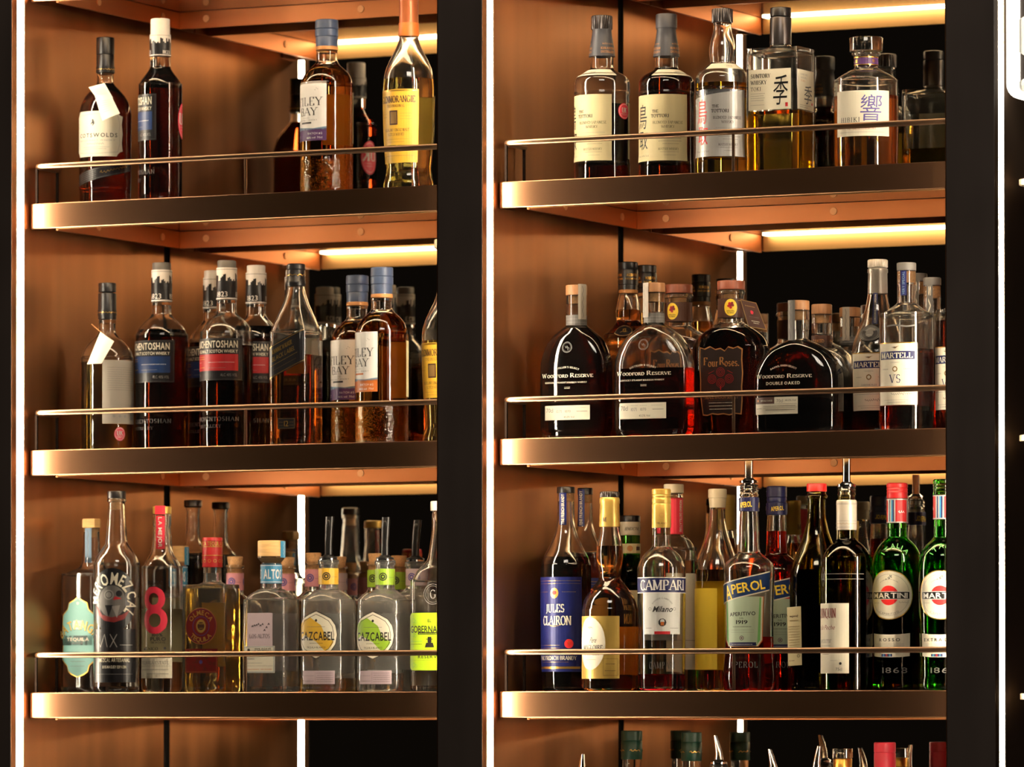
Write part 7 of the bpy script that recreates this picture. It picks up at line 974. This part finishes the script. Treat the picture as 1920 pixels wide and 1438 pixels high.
 {'name': 'aperitif_bottle', 'label': 'nearly empty red aperitif bottle with blue and white label and gold screw cap', 'cat': 'bottle', 'loc': (1.0306, 0.085, 0.0002), 'n': 2, 'ratio': 1, 'glass': 'clear', 'labels': [{'art': 'campari', 'u0': 0.0, 'z0': 0.08289, 'w': 0.09699, 'h': 0.08606, 'part': 'label'}, {'art': 'camp_neck', 'u0': 0.0, 'z0': 0.24017, 'w': 0.08935, 'h': 0.02896, 'part': 'capsule_print', 'rad': 0.01424}, {'art': 'emb', 'u0': -0.00057, 'z0': 0.02971, 'w': 0.04849, 'h': 0.01564, 'part': 'embossing', 'args': ('CAMPARI',)}, {'art': 'backpaper', 'u0': 0.11087, 'z0': 0.07507, 'w': 0.05647, 'h': 0.07041, 'part': 'back_label', 'args': ('white',)}], 'parts': [{'k': 'lathe', 'part': 'cap', 'mat': 'goldfoil', 'p': [(0.2746, 0.0133), (0.2762, 0.01408), (0.2817, 0.01408), (0.2832, 0.0133), (0.2864, 0.01408), (0.2879, 0.0133), (0.2887, 0.01408), (0.295, 0.01408), (0.2965, 0.01291)]}, {'k': 'lathe', 'part': 'capsule', 'mat': 'goldfoil', 'p': [(0.2394, 0.01377), (0.2402, 0.01408), (0.2731, 0.01408), (0.2746, 0.01345)]}], 'prof': [(0.241, 0.0133, 0.0), (0.2159, 0.01369, 0.0), (0.2096, 0.01564, 0.0), (0.2018, 0.02425, 0.0), (0.1924, 0.03129, 0.0), (0.183, 0.03481, 0.0), (0.1721, 0.03559, 0.0), (0.0907, 0.0352, 0.0), (0.0047, 0.03481, 0.0), (0.0, 0.03481, 0.0)], 'fill': 0.025, 'liq': 'crimson', 'rot': 0.4613},
 {'name': 'grappa_bottle', 'label': 'clear spirit bottle with pale stopper and crimson neck label behind the blue banded one', 'cat': 'bottle', 'loc': (1.005, 0.185, 0.0002), 'n': 2, 'ratio': 1, 'glass': 'clear', 'labels': [{'art': 'plain', 'u0': 0.0, 'z0': 0.23253, 'w': 0.08597, 'h': 0.05467, 'part': 'neck_label', 'rad': 0.0137, 'args': ('pinkred',)}, {'art': 'ribbon', 'u0': 0.0, 'z0': 0.2349, 'w': 0.0102, 'h': 0.05071, 'part': 'neck_lettering', 'args': ('NONINO DISTILLATORI', 'pinkred', 'white', -1.5708), 'rad': 0.01393, 'off': 0.0008}, {'art': 'nonino_lab', 'u0': -0.00938, 'z0': 0.03218, 'w': 0.05542, 'h': 0.14252, 'part': 'label'}], 'parts': [{'k': 'lathe', 'part': 'stopper', 'mat': 'ivorycap', 'p': [(0.2943, 0.01465), (0.2948, 0.01504), (0.3063, 0.01504), (0.3073, 0.0146), (0.3078, 0.01339)]}], 'prof': [(0.2935, 0.01306, 0.0), (0.2904, 0.01425, 0.0), (0.2856, 0.01425, 0.0), (0.2824, 0.01306, 0.0), (0.2389, 0.01346, 0.0), (0.2317, 0.01662, 0.0), (0.2222, 0.02612, 0.0), (0.2096, 0.03246, 0.0), (0.1953, 0.03444, 0.0), (0.0053, 0.03444, 0.0), (0.0, 0.03444, 0.0)], 'fill': 0.1937, 'liq': 'clear', 'rot': 1.2013},
 {'name': 'liqueur_bottle', 'label': 'teardrop bottle of yellow liqueur with white stopper and blank pale label', 'cat': 'bottle', 'loc': (1.0872, 0.16, 0.0002), 'n': 2, 'ratio': 1, 'glass': 'clear', 'labels': [{'art': 'plain', 'u0': -0.02437, 'z0': 0.03163, 'w': 0.04717, 'h': 0.11951, 'part': 'label', 'args': ('yellow',)}, {'art': 'backpaper', 'u0': 0.10566, 'z0': 0.03163, 'w': 0.06726, 'h': 0.13052, 'part': 'back_label', 'args': ('yellow',)}], 'parts': [{'k': 'lathe', 'part': 'stopper', 'mat': 'ivorycap', 'p': [(0.2849, 0.01336), (0.2854, 0.01376), (0.2967, 0.01376), (0.2978, 0.01332), (0.2983, 0.01212)]}, {'k': 'lathe', 'part': 'cork', 'mat': 'ivorycap', 'p': [(0.2707, 0.01179), (0.2833, 0.01297), (0.2849, 0.01258)]}], 'prof': [(0.2707, 0.0114, 0.0), (0.2526, 0.01219, 0.0), (0.2329, 0.01572, 0.0), (0.2172, 0.02044, 0.0), (0.1999, 0.02673, 0.0), (0.1842, 0.03145, 0.0), (0.17, 0.03341, 0.0), (0.1228, 0.0338, 0.0), (0.0049, 0.03302, 0.0), (0.0, 0.03302, 0.0)], 'fill': 0.1787, 'liq': 'pale', 'rot': 0.4186},
 {'name': 'calvados_bottle', 'label': 'bottle with tall yellow capsule at the back beside the white stopper', 'cat': 'bottle', 'loc': (1.0353, 0.31, 0.0002), 'n': 2, 'ratio': 1, 'glass': 'clear', 'labels': [{'art': 'mneck', 'u0': 0.0, 'z0': 0.24457, 'w': 0.08597, 'h': 0.03688, 'part': 'capsule_print', 'rad': 0.0137}], 'parts': [{'k': 'lathe', 'part': 'capsule', 'mat': 'goldfoil', 'p': [(0.243, 0.01322), (0.2446, 0.01362), (0.283, 0.01242), (0.2847, 0.01322), (0.2943, 0.01322), (0.2959, 0.01201)]}], 'prof': [(0.243, 0.01041, 0.0), (0.2301, 0.01282, 0.0), (0.2141, 0.01602, 0.0), (0.1901, 0.01602, 0.0), (0.178, 0.01522, 0.0), (0.166, 0.02163, 0.0), (0.15, 0.03204, 0.0), (0.134, 0.03524, 0.0), (0.0058, 0.03524, 0.0), (0.0, 0.03524, 0.0)], 'fill': 0.2301, 'liq': 'orange', 'rot': 0.0},
 {'name': 'aperitif_bottle', 'label': 'bottle of bright red aperitif a third full with blue slanted label and steel pourer', 'cat': 'bottle', 'loc': (1.1597, 0.11, 0.0002), 'n': 2, 'ratio': 1, 'glass': 'clear', 'labels': [{'art': 'aperol', 'u0': 0.0, 'z0': 0.06208, 'w': 0.08802, 'h': 0.11375, 'part': 'label'}, {'art': 'emb', 'u0': 0.00263, 'z0': 0.03093, 'w': 0.05297, 'h': 0.01402, 'part': 'embossing', 'args': ('APEROL',)}, {'art': 'aperolneck', 'u0': 0.0, 'z0': 0.26236, 'w': 0.0929, 'h': 0.01949, 'part': 'neck_label', 'rad': 0.0148}, {'art': 'backpaper', 'u0': 0.11275, 'z0': 0.07065, 'w': 0.07178, 'h': 0.0896, 'part': 'back_label', 'args': ('cream',)}], 'parts': [{'k': 'lathe', 'part': 'screw_neck', 'mat': 'clear', 'p': [(0.2834, 0.01402), (0.2865, 0.01441), (0.2896, 0.01285), (0.292, 0.01441), (0.2943, 0.01285), (0.2967, 0.01441), (0.299, 0.01285), (0.3006, 0.01402), (0.3021, 0.01168)]}, {'k': 'lathe', 'part': 'neck_cup', 'mat': 'navy', 'p': [(0.2624, 0.01433), (0.2631, 0.01464), (0.2818, 0.01464), (0.2826, 0.01418)]}, {'k': 'pourer', 'mat': 'chrome', 'z': 0.3029, 'h': 0.03821, 'c': 0, 'r': (0.0066, 0.0062, 0.0066, 0.0068), 'lean': 0, 'hole': False}], 'prof': [(0.2912, 0.01246, 0.0), (0.2616, 0.01363, 0.0), (0.2382, 0.0148, 0.0), (0.2055, 0.01597, 0.0), (0.1992, 0.02025, 0.0), (0.1899, 0.03116, 0.0), (0.1821, 0.03661, 0.0), (0.1727, 0.03778, 0.0), (0.1525, 0.037, 0.0), (0.1135, 0.03583, 0.0), (0.0668, 0.03583, 0.0), (0.0434, 0.03739, 0.0), (0.02, 0.03895, 0.0), (0.0045, 0.03739, 0.0), (0.0, 0.03739, 0.0)], 'fill': 0.0792, 'liq': 'red', 'rot': 0.1096},
 {'name': 'aperitif_bottle', 'label': 'full red aperitif bottle with blue screw cap behind the one with the pourer', 'cat': 'bottle', 'loc': (1.1498, 0.235, 0.0002), 'n': 2, 'ratio': 1, 'glass': 'clear', 'labels': [{'art': 'aperol', 'u0': 0.0, 'z0': 0.0604, 'w': 0.08926, 'h': 0.11535, 'part': 'label'}, {'art': 'emb', 'u0': -0.00684, 'z0': 0.03197, 'w': 0.05371, 'h': 0.01422, 'part': 'embossing', 'args': ('APEROL',)}, {'art': 'aperolneck', 'u0': 0.0, 'z0': 0.2627, 'w': 0.09718, 'h': 0.01581, 'part': 'cap_print', 'rad': 0.01548}, {'art': 'backpaper', 'u0': 0.11464, 'z0': 0.07225, 'w': 0.07298, 'h': 0.09086, 'part': 'back_label', 'args': ('white',)}], 'parts': [{'k': 'lathe', 'part': 'cap', 'mat': 'navy', 'p': [(0.2611, 0.01501), (0.2627, 0.01532), (0.2785, 0.01517), (0.2801, 0.01422), (0.2848, 0.01501), (0.2872, 0.01422), (0.288, 0.01501), (0.3022, 0.01501), (0.3038, 0.01382)]}], 'prof': [(0.2927, 0.01264, 0.0), (0.2627, 0.01382, 0.0), (0.239, 0.01501, 0.0), (0.2058, 0.01619, 0.0), (0.1995, 0.02054, 0.0), (0.19, 0.0316, 0.0), (0.1821, 0.03713, 0.0), (0.1726, 0.03831, 0.0), (0.152, 0.03752, 0.0), (0.1125, 0.03634, 0.0), (0.0683, 0.03634, 0.0), (0.0446, 0.03792, 0.0), (0.0209, 0.0395, 0.0), (0.0051, 0.03792, 0.0), (0.0, 0.03792, 0.0)], 'fill': 0.2374, 'liq': 'red', 'rot': 0.5394},
 {'name': 'vermouth_bottle', 'label': 'dark olive bottle with bright red cap and a paper hang label', 'cat': 'bottle', 'loc': (1.2586, 0.13, 0.0002), 'n': 2, 'ratio': 1, 'glass': 'olive', 'labels': [], 'parts': [{'k': 'lathe', 'part': 'cap', 'mat': 'brightred', 'p': [(0.2901, 0.01421), (0.2906, 0.0146), (0.3003, 0.0146), (0.3013, 0.01416), (0.3018, 0.01298)]}, {'k': 'tag', 'art': 'paperlab', 'q': [(-0.0254, -0.05, 0.1209), (-0.0027, -0.052, 0.1222), (-0.0012, -0.052, 0.0372), (-0.0238, -0.05, 0.0358)], 'w': 0.02282, 'h': 0.08512, 'curl': 0.001, 'lab': 'small printed cream paper label'}], 'prof': [(0.2917, 0.01281, 0.0), (0.287, 0.0132, 0.0), (0.2839, 0.01553, 0.0), (0.2808, 0.01553, 0.0), (0.2777, 0.0132, 0.0), (0.2528, 0.01398, 0.0), (0.2295, 0.01864, 0.0), (0.2109, 0.02563, 0.0), (0.1938, 0.03261, 0.0), (0.1782, 0.03727, 0.0), (0.1627, 0.03921, 0.0), (0.1208, 0.0396, 0.0), (0.0043, 0.03805, 0.0), (0.0, 0.03805, 0.0)], 'fill': 0.1767, 'liq': 'black', 'rot': 0.0},
 {'name': 'aperitif_bottle', 'label': 'olive green peach aperitif bottle with silver capsule, white label and steel pourer', 'cat': 'bottle', 'loc': (1.3287, 0.075, 0.0002), 'n': 2, 'ratio': 1, 'glass': 'olive', 'labels': [{'art': 'quin', 'u0': 0.0, 'z0': 0.02456, 'w': 0.06152, 'h': 0.10074, 'part': 'label'}, {'art': 'quin_emb', 'u0': 0.01685, 'z0': 0.14838, 'w': 0.0769, 'h': 0.03077, 'part': 'embossing'}, {'art': 'quin_cap', 'u0': 0.0, 'z0': 0.23225, 'w': 0.09268, 'h': 0.04079, 'part': 'capsule_print', 'rad': 0.01476}], 'parts': [{'k': 'lathe', 'part': 'capsule', 'mat': 'palesilver', 'p': [(0.2315, 0.01423), (0.233, 0.01461), (0.273, 0.01461), (0.2746, 0.01346)]}, {'k': 'lathe', 'part': 'screw_neck', 'mat': 'clear', 'p': [(0.2746, 0.01269), (0.2792, 0.01192), (0.2823, 0.01307), (0.2854, 0.01192), (0.2884, 0.01307), (0.2907, 0.01192), (0.2931, 0.01307), (0.2946, 0.01077)]}, {'k': 'pourer', 'mat': 'chrome', 'z': 0.29305, 'h': 0.04773, 'c': 0, 'r': (0.0068, 0.0064, 0.0068, 0.007), 'lean': 0, 'hole': False}], 'prof': [(0.2884, 0.01153, 0.0), (0.233, 0.01269, 0.0), (0.2207, 0.01307, 0.0), (0.2161, 0.01538, 0.0), (0.2084, 0.02461, 0.0), (0.1976, 0.0323, 0.0), (0.1868, 0.03614, 0.0), (0.1761, 0.0373, 0.0), (0.0, 0.0373, 0.0)], 'fill': 0.2207, 'liq': 'olive', 'rot': -0.3464},
 {'name': 'vermouth_bottle', 'label': 'green vermouth bottle of dark red vermouth with red cap and round label', 'cat': 'bottle', 'loc': (1.3891, 0.12, 0.0002), 'n': 2, 'ratio': 1, 'glass': 'green', 'labels': [{'art': 'martini', 'u0': 0.0, 'z0': 0.10169, 'w': 0.07241, 'h': 0.07166, 'part': 'label'}, {'art': 'martini_low', 'u0': -0.00013, 'z0': 0.04776, 'w': 0.06162, 'h': 0.03466, 'part': 'lower_label', 'args': ('ROSSO',)}, {'art': 'italia', 'u0': 0.00818, 'z0': 0.18876, 'w': 0.0493, 'h': 0.0185, 'part': 'embossing'}, {'art': 'emb', 'u0': 0.00759, 'z0': 0.02234, 'w': 0.04622, 'h': 0.01386, 'part': 'date_embossing', 'args': ('1868',)}, {'art': 'martini_neck', 'u0': 0.00374, 'z0': 0.24195, 'w': 0.0938, 'h': 0.03469, 'part': 'neck_foil', 'rad': 0.01494, 'args': ('red',)}], 'parts': [{'k': 'lathe', 'part': 'cap', 'mat': 'red', 'p': [(0.2774, 0.01502), (0.279, 0.01541), (0.2844, 0.01479), (0.2859, 0.01541), (0.2882, 0.01464), (0.2905, 0.01541), (0.2928, 0.01464), (0.2936, 0.01541), (0.2982, 0.01541), (0.2998, 0.01348)]}], 'prof': [(0.2443, 0.01387, 0.0), (0.2242, 0.01425, 0.0), (0.2196, 0.01618, 0.0), (0.2103, 0.02542, 0.0), (0.1996, 0.03235, 0.0), (0.1888, 0.03543, 0.0), (0.1733, 0.03659, 0.0), (0.1117, 0.0362, 0.0), (0.0254, 0.03428, 0.0), (0.0177, 0.03543, 0.0), (0.0, 0.0362, 0.0)], 'fill': 0.1549, 'liq': 'black', 'rot': 0.0385},
 {'name': 'vermouth_bottle', 'label': 'green vermouth bottle with green cap, cut off by the right dark post', 'cat': 'bottle', 'loc': (1.479, 0.075, 0.0002), 'n': 2, 'ratio': 1, 'glass': 'green', 'labels': [{'art': 'martini', 'u0': 0.0, 'z0': 0.10025, 'w': 0.0717, 'h': 0.07096, 'part': 'label'}, {'art': 'martini_low', 'u0': -0.00146, 'z0': 0.04685, 'w': 0.06102, 'h': 0.03433, 'part': 'lower_label', 'args': ('EXTRA DRY',)}, {'art': 'italia', 'u0': 0.00494, 'z0': 0.18648, 'w': 0.04882, 'h': 0.01832, 'part': 'embossing'}, {'art': 'emb', 'u0': 0.0039, 'z0': 0.02168, 'w': 0.04577, 'h': 0.01373, 'part': 'date_embossing', 'args': ('1868',)}, {'art': 'martini_neck', 'u0': 0.0037, 'z0': 0.24449, 'w': 0.09288, 'h': 0.03436, 'part': 'neck_foil', 'rad': 0.0148, 'args': ('red',)}], 'parts': [{'k': 'lathe', 'part': 'cap', 'mat': 'green', 'p': [(0.2796, 0.01487), (0.2811, 0.01526), (0.2865, 0.01465), (0.288, 0.01526), (0.2903, 0.01449), (0.2926, 0.01526), (0.2949, 0.01449), (0.2956, 0.01526), (0.3002, 0.01526), (0.3018, 0.01335)]}], 'prof': [(0.2468, 0.01373, 0.0), (0.2216, 0.01411, 0.0), (0.217, 0.01602, 0.0), (0.2078, 0.02517, 0.0), (0.1972, 0.03204, 0.0), (0.1865, 0.03509, 0.0), (0.1712, 0.03623, 0.0), (0.1102, 0.03585, 0.0), (0.0247, 0.03394, 0.0), (0.0171, 0.03509, 0.0), (0.0, 0.03585, 0.0)], 'fill': 0.1727, 'liq': 'green', 'rot': 0.229},
 {'name': 'whisky_bottle', 'label': 'green capped bottle left in the bottom row of the right bay', 'cat': 'bottle', 'loc': (0.8619, 0.345, -0.3748), 'n': 2, 'ratio': 1, 'glass': 'clear', 'labels': [{'art': 'goldscript', 'u0': 0.0, 'z0': 0.27933, 'w': 0.10327, 'h': 0.01459, 'part': 'cap_script', 'rad': 0.01645}], 'parts': [{'k': 'lathe', 'part': 'cap', 'mat': 'darkgreen', 'p': [(0.2728, 0.01572), (0.2737, 0.01621), (0.2996, 0.01621), (0.3012, 0.0154), (0.302, 0.01621), (0.3154, 0.01621), (0.3166, 0.01499)]}], 'prof': [(0.2728, 0.01418, 0.0), (0.242, 0.01459, 0.0), (0.2339, 0.01864, 0.0), (0.221, 0.02755, 0.0), (0.2064, 0.03404, 0.0), (0.1951, 0.03485, 0.0), (0.0493, 0.03485, 0.0), (0.0, 0.03485, 0.0)], 'fill': 0.2275, 'liq': 'brown', 'rot': 0.0},
 {'name': 'whisky_bottle', 'label': 'green capped bottle with gold script, right one of the two in the bottom row', 'cat': 'bottle', 'loc': (0.9616, 0.345, -0.3748), 'n': 2, 'ratio': 1, 'glass': 'clear', 'labels': [{'art': 'goldscript', 'u0': 0.0, 'z0': 0.27715, 'w': 0.10021, 'h': 0.01452, 'part': 'cap_script', 'rad': 0.01596}], 'parts': [{'k': 'lathe', 'part': 'cap', 'mat': 'darkgreen', 'p': [(0.2707, 0.01524), (0.2715, 0.01572), (0.2973, 0.01572), (0.2989, 0.01492), (0.2997, 0.01572), (0.313, 0.01572), (0.3142, 0.01451)]}], 'prof': [(0.2707, 0.01371, 0.0), (0.2401, 0.01411, 0.0), (0.232, 0.01814, 0.0), (0.2191, 0.02741, 0.0), (0.2046, 0.03386, 0.0), (0.1933, 0.03467, 0.0), (0.0482, 0.03467, 0.0), (0.0, 0.03467, 0.0)], 'fill': 0.2255, 'liq': 'brown', 'rot': 0.0},
 {'name': 'spirit_bottle', 'label': 'bottle with steel pourer tip just showing, leftmost in the bottom row', 'cat': 'bottle', 'loc': (0.8755, 0.14, -0.3748), 'n': 2, 'ratio': 1, 'glass': 'clear', 'labels': [], 'parts': [{'k': 'pourer', 'mat': 'chrome', 'z': 0.24405, 'h': 0.03804, 'c': 0, 'r': (0.0072, 0.006, 0.0045, 0.003), 'lean': 0.001, 'hole': False}, {'k': 'lathe', 'part': 'pourer_stopper', 'mat': 'blackplastic', 'p': [(0.2385, 0.0111), (0.2393, 0.01347), (0.2433, 0.01347), (0.2448, 0.01189)]}], 'prof': [(0.2393, 0.01268, 0.0), (0.1965, 0.01308, 0.0), (0.1854, 0.01902, 0.0), (0.1727, 0.02853, 0.0), (0.1616, 0.0317, 0.0), (0.0064, 0.0317, 0.0), (0.0, 0.0317, 0.0)], 'fill': 0.1727, 'liq': 'gold', 'rot': 0.0},
 {'name': 'spirit_bottle', 'label': 'bottle with tapered steel pourer standing tallest in the bottom row', 'cat': 'bottle', 'loc': (1.0555, 0.235, -0.3748), 'n': 2, 'ratio': 1, 'glass': 'clear', 'labels': [], 'parts': [{'k': 'pourer', 'mat': 'chrome', 'z': 0.26613, 'h': 0.04363, 'c': 0, 'r': (0.0072, 0.006, 0.0045, 0.003), 'lean': -0.006, 'hole': False}, {'k': 'lathe', 'part': 'pourer_stopper', 'mat': 'blackplastic', 'p': [(0.2606, 0.0111), (0.2614, 0.01348), (0.2653, 0.01348), (0.2669, 0.0119)]}], 'prof': [(0.2614, 0.01269, 0.0), (0.2185, 0.01309, 0.0), (0.2074, 0.01904, 0.0), (0.1948, 0.02855, 0.0), (0.1837, 0.03173, 0.0), (0.0283, 0.03173, 0.0), (0.0, 0.03173, 0.0)], 'fill': 0.1948, 'liq': 'gold', 'rot': 0.0},
 {'name': 'spirit_bottle', 'label': 'bottle with steel pourer right of the mirrored light in the bottom row', 'cat': 'bottle', 'loc': (1.1329, 0.26, -0.3748), 'n': 2, 'ratio': 1, 'glass': 'clear', 'labels': [], 'parts': [{'k': 'pourer', 'mat': 'chrome', 'z': 0.24956, 'h': 0.03961, 'c': 0, 'r': (0.0072, 0.006, 0.0045, 0.003), 'lean': -0.006, 'hole': False}, {'k': 'lathe', 'part': 'pourer_stopper', 'mat': 'blackplastic', 'p': [(0.244, 0.01109), (0.2448, 0.01346), (0.2488, 0.01346), (0.2504, 0.01188)]}], 'prof': [(0.2448, 0.01267, 0.0), (0.202, 0.01307, 0.0), (0.191, 0.01901, 0.0), (0.1783, 0.02851, 0.0), (0.1672, 0.03168, 0.0), (0.0121, 0.03168, 0.0), (0.0, 0.03168, 0.0)], 'fill': 0.1783, 'liq': 'gold', 'rot': 0.0},
 {'name': 'spirit_bottle', 'label': 'bottle with slim steel pourer left of the clear stopper in the bottom row', 'cat': 'bottle', 'loc': (1.2047, 0.255, -0.3748), 'n': 2, 'ratio': 1, 'glass': 'clear', 'labels': [], 'parts': [{'k': 'pourer', 'mat': 'chrome', 'z': 0.2499, 'h': 0.04417, 'c': 0, 'r': (0.0072, 0.006, 0.0045, 0.003), 'lean': 0.004, 'hole': False}, {'k': 'lathe', 'part': 'pourer_stopper', 'mat': 'blackplastic', 'p': [(0.2444, 0.01104), (0.2452, 0.01341), (0.2491, 0.01341), (0.2507, 0.01183)]}], 'prof': [(0.2452, 0.01262, 0.0), (0.2026, 0.01301, 0.0), (0.1915, 0.01893, 0.0), (0.1789, 0.02839, 0.0), (0.1679, 0.03155, 0.0), (0.0134, 0.03155, 0.0), (0.0, 0.03155, 0.0)], 'fill': 0.1789, 'liq': 'gold', 'rot': 0.0},
 {'name': 'decanter_bottle', 'label': 'clear bottle with chunky square glass stopper in the bottom row', 'cat': 'bottle', 'loc': (1.2173, 0.325, -0.3748), 'n': 5, 'ratio': 1, 'glass': 'clear', 'labels': [], 'parts': [{'k': 'lathe', 'part': 'stopper', 'mat': 'clear', 'p': [(0.2755, 0.01509), (0.276, 0.01548), (0.2883, 0.01548), (0.2893, 0.01504), (0.2898, 0.01383)]}, {'k': 'lathe', 'part': 'neck_collar', 'mat': 'gold', 'p': [(0.2612, 0.0139), (0.2617, 0.01429), (0.274, 0.01429), (0.275, 0.01385), (0.2755, 0.01264)]}], 'prof': [(0.2755, 0.0127, 0.0), (0.2374, 0.01429, 0.0), (0.2279, 0.02085, 0.5), (0.2184, 0.02458, 1.0), (0.0628, 0.02458, 1.0), (0.0, 0.02458, 1.0)], 'fill': 0.2215, 'liq': 'amber', 'rot': 0.0},
 {'name': 'whisky_bottle', 'label': 'bright red capped bottle in the bottom row', 'cat': 'bottle', 'loc': (1.2851, 0.325, -0.3748), 'n': 2, 'ratio': 1, 'glass': 'clear', 'labels': [], 'parts': [{'k': 'lathe', 'part': 'cap', 'mat': 'pinkred', 'p': [(0.252, 0.01575), (0.2528, 0.01622), (0.2828, 0.01622), (0.2844, 0.01543), (0.2852, 0.01622), (0.2983, 0.01622), (0.2995, 0.01503)]}], 'prof': [(0.252, 0.01424, 0.0), (0.2267, 0.01464, 0.0), (0.2187, 0.01859, 0.0), (0.2061, 0.0269, 0.0), (0.1918, 0.03323, 0.0), (0.1808, 0.03402, 0.0), (0.0384, 0.03402, 0.0), (0.0, 0.03402, 0.0)], 'fill': 0.2124, 'liq': 'brown', 'rot': 0.0},
]
for d in BOTTLES:
    build_bottle(d)
